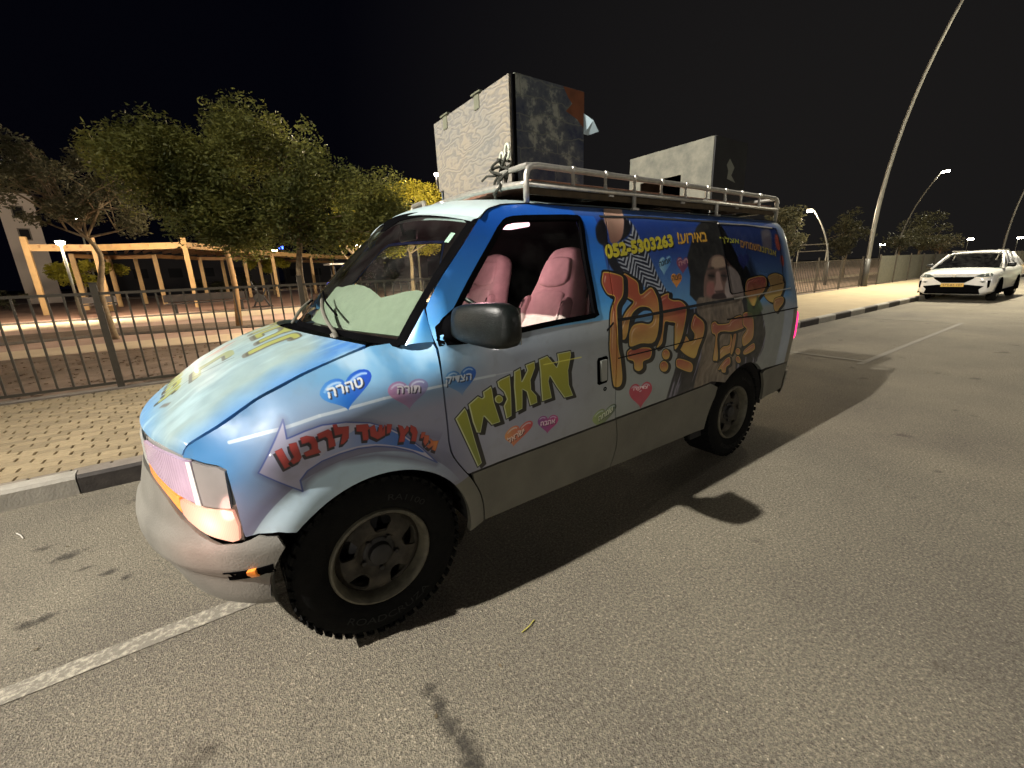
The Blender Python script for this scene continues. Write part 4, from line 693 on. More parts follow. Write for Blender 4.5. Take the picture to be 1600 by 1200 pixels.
    rearE = [(-3.725, 1.70), (-3.740, 1.40), (-3.740, 1.145), (-3.700, 1.13), (-3.690, 0.90), (-3.690, 0.72), (-3.700, 0.66)]
    lo = [(-3.4, 0.662), (-3.19, 0.662)] + [q for q in reversed(RA) if q[1] > 0.64][::-1] if False else None
    arcR = [q for q in arcpts(-2.835, 0.36, 0.412, 139, 40, 24)]            # from rear of the arch over the top to its front
    arcR = [q for q in arcR if q[1] > 0.655]
    RP = [(-1.258, 1.832), (-1.55, 1.838)] + top[1:] + rearE + [(-3.4, 0.664)] + arcR + [(-2.40, cre(-2.40)+0.004), (-2.3, cre(-2.3)+0.004), (-1.9, cre(-1.9)+0.004), (-1.405, cre(-1.405)+0.006)] + list(reversed(rup))
    RP = [q for i, q in enumerate(RP) if i == 0 or math.dist(q, RP[i-1]) > 2e-3]
    vpanel('side_panel', RP, sf(flareR), MS, h=0.035, depth=0.03, uvf=uvS)
    lower = [(x, cre(x)-0.006) for x in (-1.412, -1.6, -1.9, -2.2, -2.38)] + [(-2.492, 0.64)] + list(reversed(arcpts(-2.835, 0.36, 0.412, -5, 36, 8)))[1:] + [(-2.30, 0.330), (-1.9, 0.33), (-1.6, 0.332)] + list(reversed(rlo))
    vpanel('rear_cladding', lower, sf(with_off(0.004)), M_grey, h=0.05, depth=0.02)
    back = [(-3.175, 0.650), (-3.4, 0.652), (-3.680, 0.652), (-3.710, 0.50), (-3.660, 0.42), (-3.5, 0.40), (-3.238, 0.385)] + arcpts(-2.835, 0.36, 0.412, 176, 138, 8)
    vpanel('rear_lower_panel', back, sf(flareR), M_grey, h=0.05, depth=0.02)
    # rear quarter window: dark pane under the print, with a pale trim line
    RW = smoothp([(-2.61, 1.770), (-2.66, 1.782), (-3.40, 1.765), (-3.455, 1.745), (-3.44, 1.55), (-3.40, 1.36), (-3.36, 1.335), (-2.68, 1.300), (-2.60, 1.305), (-2.585, 1.34), (-2.595, 1.56)], 3)
    rq = vpanel('rear_side_window', RW, sf(with_off(0.003)), M_print_glass, h=0.05, depth=0.006, uvf=uvS)
    vpanel('window_trim', grow(RW, 0.005), sf(with_off(0.006)), M_black, rq, h=0.04, depth=0.006, holes=[grow(RW, -0.001)])
    vpanel('pale_trim', [(-2.62, 1.786), (-3.0, 1.786), (-3.40, 1.772), (-3.40, 1.764), (-3.0, 1.778), (-2.62, 1.778)], sf(with_off(0.0085)), M_alu, rq, h=0.06, depth=0.004)
    # body lines
    for nm, pts, w, m_ in (('roof_gutter', [(-1.43, 1.782), (-1.79, 1.793), (-2.58, 1.790)], 0.006, M_seam), ('door_track', [(-1.395, 1.229), (-1.586, 1.232), (-2.242, 1.254), (-2.62, 1.262)], 0.0085, M_seam),
                       ('belt_line', [(-2.62, 1.262), (-3.127, 1.276), (-3.52, 1.290)], 0.004, M_alu),
                       ('belt_line', [(-1.380, 1.022), (-1.8, 1.030), (-2.221, 1.039)], 0.0035, M_seam), ('belt_line', [(-2.5, 1.13), (-3.0, 1.118), (-3.78, 1.128)], 0.005, M_seam), ('belt_gap', [(-1.30, 1.183), (-1.36, 1.218)], 0.006, M_seam)):
        PP = resample(pts, 0.05, False); P1 = [(a, b+w) for a, b in PP]; P2 = [(a, b-w) for a, b in reversed(PP)]
        vpanel(nm, P1+P2, sf(with_off(0.0025)), m_, h=0.06, depth=0.002)
    # tail lamp
    vpanel('tail_lamp', [(-3.665, 1.06), (-3.69, 1.09), (-3.76, 1.095), (-3.80, 1.08), (-3.80, 0.86), (-3.76, 0.845), (-3.69, 0.85), (-3.665, 0.88)], sf(with_off(0.014)), M_tail, h=0.03, depth=0.02)
    vpanel('rear_door', [(-3.748, 1.815), (-3.748, 1.14), (-3.824, 1.13), (-3.824, 0.58), (-4.780, 0.58), (-4.780, 1.83), (-3.780, 1.83)], sf(side), M_white, h=0.05, depth=0.02)
    # headlamp unit: surround, clear lens, grey outer cell, lit amber lens
    top_ = [(0.480, 0.898), (0.507, 0.912), (0.555, 0.919), (0.608, 0.930), (0.66, 0.937), (0.73, 0.945), (0.86, 0.948), (1.0, 0.942)]
    mid_ = [(1.0, 0.85), (0.90, 0.822), (0.80, 0.795), (0.72, 0.772), (0.64, 0.757), (0.553, 0.749), (0.470, 0.748)]
    bot_ = [(1.0, 0.785), (0.88, 0.765), (0.80, 0.735), (0.712, 0.680), (0.62, 0.632), (0.541, 0.610), (0.470, 0.612)]
    hl = vpanel('headlamp', top_ + bot_, sf(with_off(-0.012)), M_chrome, h=0.04, depth=0.02)
    cut = 0.612
    vpanel('headlamp_lens', grow([(cut, 0.930)] + top_[4:] + mid_[:5] + [(cut, 0.7535)], -0.009), sf(with_off(0.004)), M_lampw, hl, h=0.03, depth=0.012)
    vpanel('outer_cell', grow([(0.478, 0.898), (0.505, 0.912), (0.554, 0.918), (cut+0.004, 0.929), (cut+0.002, 0.7535), (0.553, 0.749), (0.482, 0.748)], -0.006), sf(with_off(0.003)), M_lampg, hl, h=0.03, depth=0.012)
    vpanel('indicator_lens', grow(smoothp([(0.482, 0.744), (0.56, 0.744), (0.65, 0.750), (0.72, 0.764), (0.72, 0.700), (0.665, 0.662), (0.61, 0.636), (0.541, 0.620), (0.478, 0.622)], 2), -0.003), sf(with_off(0.003)), M_hot if L else M_lampw, hl, h=0.03, depth=0.012)
    vpanel('amber_lens', grow([(0.724, 0.767), (0.80, 0.790), (0.90, 0.817), (0.99, 0.843), (0.99, 0.800), (0.88, 0.778), (0.80, 0.748), (0.724, 0.702)], -0.002), sf(with_off(0.002)), M_orange, hl, h=0.03, depth=0.012)
    vpanel('lens_edge', [(0.602, 0.760), (0.626, 0.760), (0.634, 0.922), (0.614, 0.922)], sf(with_off(0.0065)), M_strip, hl, h=0.03, depth=0.003)
    # inner shell (black) behind the seams, and wheel housings
    S_END = 1.30
    sh = [(0.44, 0.93), (0.44, 1.03), (0.27, 1.10), (0.10, 1.16), (-0.10, 1.205), (-0.33, 1.21), (-0.33, 1.37), (-0.36, 1.43), (-0.53, 1.61), (-0.72, 1.76), (-1.05, 1.80), (-3.630, 1.80), (-3.740, 1.72), (-4.780, 1.75), (-4.780, 0.5), (-3.680, 0.45), (-3.25, 0.42)] + arcpts(-2.835, 0.36, 0.43, 172, 8, 24) + [(-2.3, 0.36), (-0.50, 0.36)] + list(reversed(arcpts(-0.01, 0.36, 0.43, 14, 176, 24)))
    vpanel('inner_shell', sh, sf(with_off(-0.035)), M_dark, h=0.09, depth=0, rim=False, holes=[grow(WIN, 0.004)])
    for cx in (-0.01, -2.835):
        g = G(); n = 28; r = 0.425
        ring1 = [(cx+r*cos(a), y*0.925, 0.36+r*sin(a)) for a in [radians(0+182*i/n) for i in range(n+1)]]
        g.loft([ring1, [(p[0], y*0.55, p[2]) for p in ring1]], False, False)
        g.add([(p[0], y*0.55, p[2]) for p in ring1] + [(cx, y*0.55, 0.36)], [(i, i+1, n+1) for i in range(n)])
        vobj(g, 'wheel_housing', M_under, None, True)
# roof: spans between the two side tops, bowed front edge
def roof_edges():
    q = smoothp([(-0.640, 1.742), (-0.696, 1.784), (-0.763, 1.806), (-0.829, 1.820), (-1.046, 1.836), (-1.5, 1.840), (-2.6, 1.840), (-3.3, 1.838), (-3.560, 1.830), (-3.680, 1.817)], 3, False)
    return [tuple(side(a, b)) for a, b in q]
RE = roof_edges(); rings = []
for i, p in enumerate(RE):
    d = max(0.0, 1-(RE[0][0]-p[0])/0.55); dr_ = max(0.0, 1-(p[0]-RE[-1][0])/0.3)
    bx = 0.085*d*d-0.04*dr_*dr_; bz = 0.088-0.006*d-0.03*dr_
    row = []
    for k in range(33):
        t = -1+k/16; q = 1-abs(t)**2.4; row.append((p[0]+bx*(1-t*t), p[1]*t, p[2]+bz*(0.65*q+0.35*(1-t*t))))
    rings.append(row)
g = G(); g.loft(rings, False, False)
lip = [[(x+0.004, yy, z-0.004) for x, yy, z in rings[0]], [(x-0.01, yy, z-0.03) for x, yy, z in rings[0]]]; g.loft([rings[0], lip[1]], False, False)
g.loft([rings[-1], [(x, yy, z-0.05) for x, yy, z in rings[-1]]], False, False)
vobj(g, 'roof', M_white, None, True, 40)
g = G(); g.loft([[(x, yy*0.97, z-0.05) for x, yy, z in r] for r in rings[2:]], False, False); vobj(g, 'headlining', M_dark, None, True)
g = G()
g.tube([(p[0], p[1]+0.004, p[2]-0.002) for p in RE[:26:1]], 0.0035, 6); g.tube([(p[0], -p[1]-0.004, p[2]-0.002) for p in RE[:26:1]], 0.0035, 6); vobj(g, 'roof_joint', M_seam)
# windscreen, seal, header band
Ug = np.linspace(-0.975, 0.975, 27); Vg = np.linspace(0.0, 1.0, 15)
V = [tuple(windscreen(u, v)) for v in Vg for u in Ug]; F = [(j*27+i, j*27+i+1, (j+1)*27+i+1, (j+1)*27+i) for j in range(14) for i in range(26)]
ws = vparent(mesh('windscreen', V, F, M_wind, None, True))
def wsf(off): return lambda u, v: np.stack([windscreen(a, b, off) for a, b in zip(np.atleast_1d(u), np.atleast_1d(v))])
wsout = [(-0.99, -0.01), (-0.5, -0.01), (0, -0.01), (0.5, -0.01), (0.99, -0.01), (0.99, 0.5), (0.99, 1.0), (0.5, 1.01), (0, 1.01), (-0.5, 1.01), (-0.99, 1.0), (-0.99, 0.5)]
wsin = [(-0.96, 0.035), (-0.5, 0.03), (0, 0.025), (0.5, 0.03), (0.965, 0.035), (0.982, 0.5), (0.975, 0.94), (0.93, 0.965), (0.5, 0.965), (0.2, 0.93), (0.1, 0.84), (0.0, 0.84), (-0.1, 0.93), (-0.5, 0.965), (-0.90, 0.955), (-0.955, 0.92), (-0.965, 0.5)]
vpanel('windscreen_border', wsout, wsf(0.003), M_black, ws, h=0.08, depth=0.004, holes=[wsin], flip=False)
vpanel('inspection_sticker', [(0.895, 0.765), (0.93, 0.765), (0.93, 0.85), (0.895, 0.85)], wsf(-0.004), mat('pale_sticker', lin((170, 200, 186))[:3], 0.6), ws, h=0.1, depth=0)
# cowl with louvres
_hs = [SEAM[min(len(SEAM)-1, int(round(k)))] for k in np.array([0, .16, .34, .54, .68, .80, .90, 1.0])*(len(SEAM)-1)]
HL_ = np.array([side(a, b+0.002)-np.array((0, 0.004, 0)) for a, b in _hs])
def hoodP(u, v):
    """u 0 at the cowl .. 1 at the nose, v across"""
    hu = np.array([0, .16, .34, .54, .68, .80, .90, 1.0])
    L_ = HL_
    C_ = np.array([(.125, 0, 1.282), (.24, 0, 1.246), (.38, 0, 1.190), (.53, 0, 1.110), (.64, 0, 1.030), (.705, 0, .988), (.738, 0, .962), (.750, 0, .945)])
    w = (0.0, 0.02, -0.02); u = np.asarray(u, float); v = np.asarray(v, float)
    l = np.stack([sum(np.interp(np.clip(u+d, 0, 1), hu, L_[:, i]) for d in w)/3 for i in range(3)], -1); c = np.stack([sum(np.interp(np.clip(u+d, 0, 1), hu, C_[:, i]) for d in w)/3 for i in range(3)], -1)
    a = 1-v*v; b = 1-np.abs(v)**2.6
    x = l[..., 0]+(c[..., 0]-l[..., 0])*a; z = l[..., 2]+(c[..., 2]-l[..., 2])*(0.5*a+0.5*b)
    # two soft creases along the bonnet
    z = z+0.008*np.exp(-((np.abs(v)-0.62)/0.10)**2)*np.sin(np.pi*np.clip(u, 0, 1))
    return np.stack([x, l[..., 1]*v, z], -1)
nu, nv = 40, 49; gu, gv = np.meshgrid(np.linspace(0, 1, nu), np.linspace(-0.994, 0.994, nv), indexing='ij'); Pm = hoodP(gu, gv).reshape(-1, 3)
F = [(i*nv+k, i*nv+k+1, (i+1)*nv+k+1, (i+1)*nv+k) for i in range(nu-1) for k in range(nv-1)]
V = [tuple(q) for q in Pm]; U = [ch.uv(q[0], q[1]) for q in Pm]
def rimf(idx):
    b = len(V)
    for i in idx: q = V[i]; V.append((q[0]*0.985-0.002, q[1]*0.985, q[2]-0.022)); U.append(U[i])
    for k in range(len(idx)-1): F.append((idx[k], idx[k+1], b+k+1, b+k))
rimf([k for k in range(nv)]); rimf([(nu-1)*nv+k for k in range(nv)]); rimf([i*nv for i in range(nu)]); rimf([i*nv+nv-1 for i in range(nu)])
hd = vparent(mesh('bonnet', V, F, M_hood, None, True, U)); hd.data.set_sharp_from_angle(angle=radians(50))
g = G(); rows = []
for k in range(33):
    t = -1+k/16; q = 1-t*t; f = hoodP(np.array(0.0), np.array(t*0.99)); w0 = windscreen(t*0.97, -0.0)
    rows.append([(f[0]+0.02, f[1], f[2]-0.03), (f[0]-0.006, f[1], f[2]-0.022), ((f[0]+w0[0])/2, (f[1]+w0[1])/2, f[2]-0.026), (w0[0]+0.01, w0[1], w0[2]-0.012), (w0[0]-0.03, w0[1], w0[2]+0.002)])
g.loft(rows, False, False); cw = vobj(g, 'cowl', M_black, None, True)
g = G()
for k in range(26):
    t = 0.34+0.022*k; f = hoodP(np.array(0.0), np.array(t)); w0 = windscreen(t*0.97, 0); g.box(((f[0]+w0[0])/2, (f[1]+w0[1])/2, f[2]-0.018), (0.075, 0.006, 0.014), rz=0.35)
o = vobj(g, 'louvre', M_gloss, cw); o['kind'] = 'stuff'
# bumper, grille
def bumpf(s, z):
    s = np.asarray(s, float); z = np.asarray(z, float)
    pz = np.interp(z, [0.30, 0.34, 0.42, 0.475, 0.485, 0.50, 0.60, 0.64, 0.665, 0.72, 0.80], [-0.015, 0.004, 0.012, 0.014, 0.016, 0.034, 0.036, 0.014, 0.008, 0.004, 0.0])
    k = np.clip((s-0.45)/0.7, 0, 1); P = side(s, z, pz)
    P[..., 0] += k**1.2*np.interp(z, [0.30, 0.36, 0.48, 0.62, 0.70, 0.79, 0.82], [-0.03, -0.015, 0.03, 0.03, 0.025, 0.01, 0.0])
    return P
SE = 1.405
bl = [(0.336, 0.60), (0.352, 0.632), (0.412, 0.640), (0.475, 0.622), (0.541, 0.620), (0.62, 0.642), (0.712, 0.690), (0.80, 0.745), (0.88, 0.775), (1.0, 0.795), (SE, 0.795), (SE, 0.34), (1.0, 0.335), (0.7, 0.33), (0.52, 0.325), (0.40, 0.315)] + arcpts(-0.01, 0.36, 0.412, -4, 34, 8)[1:]
for y in (1, -1):
    sf = (lambda f: f) if y > 0 else mir
    bmp = vpanel('front_bumper', bl, sf(bumpf), M_bump, h=0.028, depth=0.022)
    vpanel('marker_recess', [(0.375, 0.485), (0.45, 0.470), (0.54, 0.455), (0.54, 0.505), (0.45, 0.518), (0.375, 0.532)], sf(lambda s, z: bumpf(s, z)+np.array((0.001, 0.003*y if y > 0 else 0.003, 0))), M_black, bmp, h=0.03, depth=0.006)
    vpanel('side_marker', [(0.43, 0.482), (0.457, 0.477), (0.459, 0.518), (0.432, 0.523)], sf(lambda s, z: bumpf(s, z)+np.array((0.001, 0.016, 0))), M_mark, bmp, h=0.02, depth=0.016)
    vpanel('grille', [(1.005, 0.80), (1.005, 0.94), (SE, 0.94), (SE, 0.80)], sf(with_off(-0.02)), M_black, h=0.05, depth=0.02)
for k in range(4):
    g = G(); ring = []
    g.tube([tuple(side(s, 0.825+0.027*k, -0.004)) for s in np.linspace(1.01, SE, 14)] + [(q[0], -q[1], q[2]) for q in [tuple(side(s, 0.825+0.027*k, -0.004)) for s in np.linspace(SE, 1.01, 14)]], 0.006, 6); vobj(g, 'grille_bar', M_chrome, None, True)
# rear bumper
g = G(); prof = [(0.36, -0.02), (0.38, 0.02), (0.44, 0.035), (0.56, 0.035), (0.575, 0.015), (0.578, -0.03)]; rings = []
for s in list(np.linspace(-3.62, -4.60, 22)):
    rings.append([tuple(side(s, z, o_*0.6*min(1, (-3.60-s)/0.10+0.1))+np.array((-0.05*min(1, max(0, -3.62-s)/0.25), 0, 0))) for z, o_ in prof])
full = rings + [[(q[0], -q[1], q[2]) for q in r] for r in reversed(rings)]
g.loft(full, False, False); vobj(g, 'rear_bumper', M_grey, None, True, 35)
# floor, underbody, firewall, inner lining
g = G(); g.box((-1.7, 0, 0.40), (4.1, 1.50, 0.10)); g.box((-1.43, 0, 0.372), (1.86, 1.84, 0.07)); g.box((-3.55, 0, 0.47), (0.6, 1.6, 0.10)); g.box((0.42, 0, 0.56), (0.5, 1.2, 0.34)); g.tube([(0, -0.82, 0.36), (0, 0.82, 0.36)], 0.04); g.tube([(-2.825, -0.82, 0.36), (-2.825, 0.82, 0.36)], 0.055)
g.tube([(0.1, 0.1, 0.36), (-2.8, 0.1, 0.36)], 0.05); g.box((-2.45, 0.86, 0.30), (0.22, 0.02, 0.12)); vobj(g, 'underbody', M_under)
g = G(); g.box((0.02, 0, 0.92), (0.05, 1.5, 0.55)); vobj(g, 'firewall', M_dark)
g = G(); g.box((-2.6, 0, 0.70), (2.3, 1.7, 0.03)); vobj(g, 'cabin_floor', M_dark)
g = G(); g.box((-3.6, 0, 1.2), (0.02, 1.5, 1.1)); vobj(g, 'rear_lining', M_dark)
# dashboard
g = G(); rows = []
for k in range(25):
    t = -1+k/12; w0 = windscreen(t*0.90, 0.0); rows.append([(w0[0]-0.02, w0[1], w0[2]-0.035), (w0[0]-0.16, w0[1], 1.235), (-0.52, w0[1], 1.25), (-0.60, w0[1], 1.22), (-0.62, w0[1], 1.12), (-0.55, w0[1], 0.85)])
g.loft(rows, False, False); vobj(g, 'dashboard', M_dash, None, True, 50)
# steering wheel
g = G(); ring = []
ctr = Vector((-0.82, 0.42, 1.24)); ax = Vector((0.80, 0, -0.60)).normalized(); e1 = Vector((0, 1, 0)); e2 = ax.cross(e1)
g.tube([ctr+(e1*cos(a)+e2*sin(a))*0.185 for a in [2*pi*i/36 for i in range(37)]], 0.014, 8)
g.tube([ctr-e1*0.18, ctr+e1*0.18], 0.014); g.tube([ctr, ctr+ax*0.35], 0.03); g.tube([ctr-ax*0.01, ctr+ax*0.03], 0.06, 14); vobj(g, 'steering_wheel', M_gloss, None, True)
# seats: high-backed buckets, reclined
def seat(yc):
    e = P_('seat'); e.matrix_parent_inverse = Matrix.Translation((1.4, 0, 0)); e.location = (0, 0, 0)
    def bk(off, k=1.0):
        def f(u, v, w):   # u across, v up the back, w thickness
            return (-1.16-0.42*v*1.0+w*1.0-0.02*sin(v*3)+off, yc+u*k, 0.78+0.90*v+w*0.35)
        return f
    o1 = [(-0.25, 0.02), (-0.27, 0.25), (-0.25, 0.50), (-0.20, 0.68), (-0.165, 0.82), (-0.13, 0.91), (-0.06, 0.945), (0.06, 0.945), (0.13, 0.91), (0.165, 0.82), (0.20, 0.68), (0.25, 0.50), (0.27, 0.25), (0.25, 0.02)]
    g = puff(o1, bk(0), 0.14, 0.055); b = g.obj('backrest', M_seat, e, True, 60)
    c1 = [(-0.155, 0.06), (-0.165, 0.30), (-0.17, 0.42), (-0.12, 0.475), (0.12, 0.475), (0.17, 0.42), (0.165, 0.30), (0.155, 0.06)]
    c2 = [(-0.16, 0.47), (-0.155, 0.60), (-0.12, 0.66), (0.12, 0.66), (0.155, 0.60), (0.16, 0.47), (0.0, 0.435)]
    c3 = [(-0.125, 0.70), (-0.125, 0.84), (-0.08, 0.885), (0.08, 0.885), (0.125, 0.84), (0.125, 0.70)]
    for c in (c1, c2, c3): puff(c, bk(0.070), 0.05, 0.020).obj('back_cushion', M_seat, b, True, 60)
    for sy in (-1, 1):
        puff([(-0.04, 0.0), (-0.05, 0.30), (-0.03, 0.58), (0.03, 0.60), (0.045, 0.30), (0.04, 0.0)], (lambda u, v, w, sy=sy: (-1.16-0.42*v+0.06+w, yc+sy*(0.225-0.09*max(0, v-0.2))+u, 0.78+0.90*v+w*0.35)), 0.09, 0.035).obj('side_bolster', M_seat, b, True, 60)
    puff([(-0.26, -0.27), (-0.27, 0.20), (-0.22, 0.26), (0.22, 0.26), (0.27, 0.20), (0.26, -0.27)], (lambda u, v, w: (-0.93+v, yc+u, 0.76+w+v*0.12)), 0.16, 0.06).obj('seat_cushion', M_seat, e, True, 60)
    g = G(); g.box((-0.95, yc, 0.55), (0.5, 0.4, 0.24)); g.obj('seat_base', M_dark, e)
    # folding armrest
    sy = -1 if yc > 0 else 1
    puff([(-0.045, 0.0), (-0.045, 0.27), (0.0, 0.31), (0.045, 0.27), (0.045, 0.0)], (lambda u, v, w: (-1.30+0.42*v+u, yc+sy*0.325+w, 1.00+u*0.4+v*0.75)), 0.07, 0.03).obj('armrest', M_seat, e, True, 60)
seat(0.42); seat(-0.42)
g = G(); g.box((-2.35, 0.0, 0.98), (0.16, 1.30, 0.55), bev=0.05, ry=-0.25); g.box((-2.05, 0, 0.80), (0.5, 1.30, 0.16), bev=0.05); vobj(g, 'rear_bench', mat('dark_red_bench', (0.06, 0.02, 0.022), 0.9), None, True, 40)
# dome lamp
g = G(); g.box((-1.20, 0.30, 1.775), (0.09, 0.20, 0.025), bev=0.008, ry=0.0); vobj(g, 'dome_lamp', M_dome)
# driver's belt hanging at the pillar
g = G(); g.tube([(-1.33, 0.80, 1.62), (-1.32, 0.83, 1.4), (-1.30, 0.84, 1.2), (-1.28, 0.84, 0.9)], 0.013, 6); vobj(g, 'seat_belt', mat('belt_webbing', (0.10, 0.085, 0.08), 0.8), None, True)
# door mirror
for y in (1, -1):
    g = G()
    rings = []
    N = 24
    for j, (yy, k) in enumerate([(0.985, 0.25), (0.99, 0.55), (1.01, 0.80), (1.05, 0.92), (1.12, 0.98), (1.19, 1.0), (1.235, 0.97), (1.262, 0.86), (1.278, 0.60), (1.284, 0.2)]):
        ring = []
        for i in range(N):
            a = 2*pi*i/N; ca, sa = cos(a), sin(a); p = 2/3.6
            X_ = (abs(ca)**p)*(1 if ca > 0 else -1); Z_ = (abs(sa)**p)*(1 if sa > 0 else -1)
            hz = 0.078 + 0.008*min(1, (yy-0.985)/0.2); hx = 0.062 if X_ > 0 else 0.045
            sl = 0.30*(yy-1.0)
            ring.append((-0.405-sl*0.9+X_*hx*k*(1-0.12*Z_), y*yy, 1.318+Z_*hz*k-0.02*(yy-1.0)))
        rings.append(ring)
    g.loft(rings, True, True); mo = vobj(g, 'door_mirror', M_gloss, None, True, 60)
    g = G(); g.loft([[(-0.40+0.05*cos(2*pi*i/16), y*yy, 1.285+0.055*k*sin(2*pi*i/16)) for i in range(16)] for yy, k in ((0.93, 1.15), (0.955, 1.0), (0.975, 0.9), (1.0, 1.0))], True, True); vobj(g, 'mirror_foot', M_black, mo, True)
    vpanel('sail_panel', [(-0.329, 1.222), (-0.331, 1.30), (-0.36, 1.335), (-0.42, 1.37), (-0.50, 1.30), (-0.515, 1.236)], (lambda s, z: side(s, z, 0.006)) if y > 0 else mir(lambda s, z: side(s, z, 0.006)), M_black, mo, h=0.04, depth=0.02)
    g = G(); g.box((-0.555, y*1.14, 1.305), (0.004, 0.20, 0.14), bev=0.0, rz=-y*0.22); vobj(g, 'mirror_glass', mat('mirror_silver', (0.6, 0.6, 0.6), 0.05, metal=1.0), mo)
# wiper
def wp(u, v, off=0.014): return tuple(windscreen(u, v, off))
for pts, nm in (([wp(0.60, -0.02, 0.02), wp(0.45, 0.05, 0.024), wp(0.30, 0.12, 0.024), wp(0.15, 0.195, 0.02)], 'wiper_arm'), ([wp(0.0, 0.26, 0.012), wp(0.16, 0.205, 0.014), wp(0.35, 0.15, 0.012), wp(0.46, 0.115, 0.012)], 'wiper_blade'),
                ([wp(-0.35, -0.03, 0.02), wp(-0.50, 0.08, 0.03), wp(-0.62, 0.18, 0.022)], 'wiper_arm'), ([wp(-0.80, 0.17, 0.012), wp(-0.62, 0.185, 0.014), wp(-0.30, 0.15, 0.012)], 'wiper_blade')):
    g = G(); g.tube(smoothp(pts, 4, False), 0.0095 if 'arm' in nm else 0.005, 8); vobj(g, nm, M_grey if 'arm' in nm else M_black, None, True)
g = G(); g.tube([wp(0.62, -0.06, 0.0), wp(0.59, -0.02, 0.035)], 0.016, 10); vobj(g, 'wiper_pivot', M_grey, None, True)
g = G(); g.box((-0.64, -0.02, 1.735), (0.03, 0.23, 0.06), bev=0.012); g.tube([(-0.62, -0.02, 1.74), (-0.60, -0.02, 1.83)], 0.012); vobj(g, 'interior_mirror', M_gloss, None, True, 40)

# wheels
def arc_text(body, r, hgt, a0, wid, yy, up=True, fat=None):
    tr = textmesh(body); V = []; F = []
    for t in tr:
        b = len(V)
        for q in t:
            if up: a = a0-wid*(q[0]-0.5); rr2 = r+hgt*q[1]        # reads along the top
            else: a = a0+wid*(q[0]-0.5); rr2 = r+hgt*(1-q[1])      # reads along the bottom
            V.append((rr2*cos(a), yy, rr2*sin(a)))
        F.append((b, b+1, b+2))
    return V, F
def wheel(cx, y):
    w = P_('wheel'); w.matrix_parent_inverse = Matrix.Translation((1.4, 0, 0)); w.location = (cx, y*0.815, 0.363)
    R = 0.363
    g = G(); prof = [(0.212, 0.100), (0.222, 0.112), (0.25, 0.124), (0.285, 0.128), (0.315, 0.122), (0.338, 0.112), (0.352, 0.098), (0.359, 0.075), (0.360, 0.0), (0.359, -0.075), (0.352, -0.098), (0.33, -0.115), (0.25, -0.12), (0.212, -0.10)]
    g.lathe([(r, h*y) for r, h in prof], n=72)
    ty = g.obj('tyre', M_rubber, w, True, 60)
    g = G()
    for k in range(48):
        a = 2*pi*k/48; wgt = 1 if k % 2 else 0.8
        for row, (yy, ln) in enumerate(((0.096, 0.045), (0.045, 0.04), (-0.005, 0.04), (-0.05, 0.04), (-0.096, 0.045))):
            a2 = a+row*0.05
            g.box((0.3565*cos(a2), yy*y, 0.3565*sin(a2)), (0.009, ln*wgt, 0.030), ry=-a2)
        g.box((0.338*cos(a), 0.1065*y, 0.338*sin(a)), (0.030, 0.008, 0.016*wgt), ry=-a)
    g.obj('tread', M_rubber, ty)['kind'] = 'stuff'
    if y > 0:
        g = G()
        # seen from outside (from +y) x runs to the left: mirror the angle
        for body, r, hg, a0, wd, up in (('RA1100', 0.262, 0.026, radians(62), radians(36), True), ('ROADCRUZA', 0.262, 0.030, radians(-90), radians(78), False)):
            V, F = arc_text(body, r, hg, a0, wd, 0.131, up); V = [(-v[0], v[1], v[2]) for v in V]; g = G(); g.add(V, F); g.obj('raised_lettering', M_letter, ty)
    # rim
    g = G(); g.lathe([(r, h*y) for r, h in [(0.215, 0.104), (0.211, 0.116), (0.203, 0.119), (0.196, 0.112), (0.190, 0.098), (0.186, 0.078), (0.184, 0.05), (0.186, -0.09), (0.205, -0.10)]], n=64); rm = g.obj('rim', M_rim, w, True, 50)
    def disc(u, v):
        r = np.hypot(u, v); h = np.interp(r, [0, 0.06, 0.085, 0.105, 0.15, 0.175, 0.187], [0.060, 0.060, 0.066, 0.088, 0.084, 0.066, 0.056]); return np.stack([u, h*y, v], -1)
    holes = []
    for k in range(5):
        a = radians(90+72*k+8); pts = []
        for rr3, da in ((0.104, -0.17), (0.104, 0.17), (0.132, 0.27), (0.160, 0.29), (0.170, 0.16), (0.170, -0.16), (0.160, -0.29), (0.132, -0.27)): pts.append((rr3*cos(a+da), rr3*sin(a+da)))
        holes.append(smoothp(pts, 3))
    panel('wheel_disc', arcpts(0, 0, 0.187, 0, 352, 45), disc, M_disc, w, h=0.014, depth=0.01, holes=holes + [arcpts(0, 0, 0.052, 0, 340, 18)], flip=False).name
    g = G(); g.lathe([(r, h*y) for r, h in [(0.0, 0.100), (0.036, 0.100), (0.046, 0.094), (0.050, 0.072), (0.058, 0.072), (0.068, 0.066), (0.07, 0.05), (0.17, 0.0)]], n=28); g.obj('hub', M_hub, w, True, 40)
    g = G()
    for k in range(5):
        a = radians(54+72*k); g.tube([(0.074*cos(a), 0.055*y, 0.074*sin(a)), (0.074*cos(a), 0.082*y, 0.074*sin(a))], 0.010, 6)
    g.obj('wheel_nuts', M_hub, w)
    return w
wheel(0.0, 1); wheel(-2.825, 1); wheel(0.0, -1); wheel(-2.825, -1)
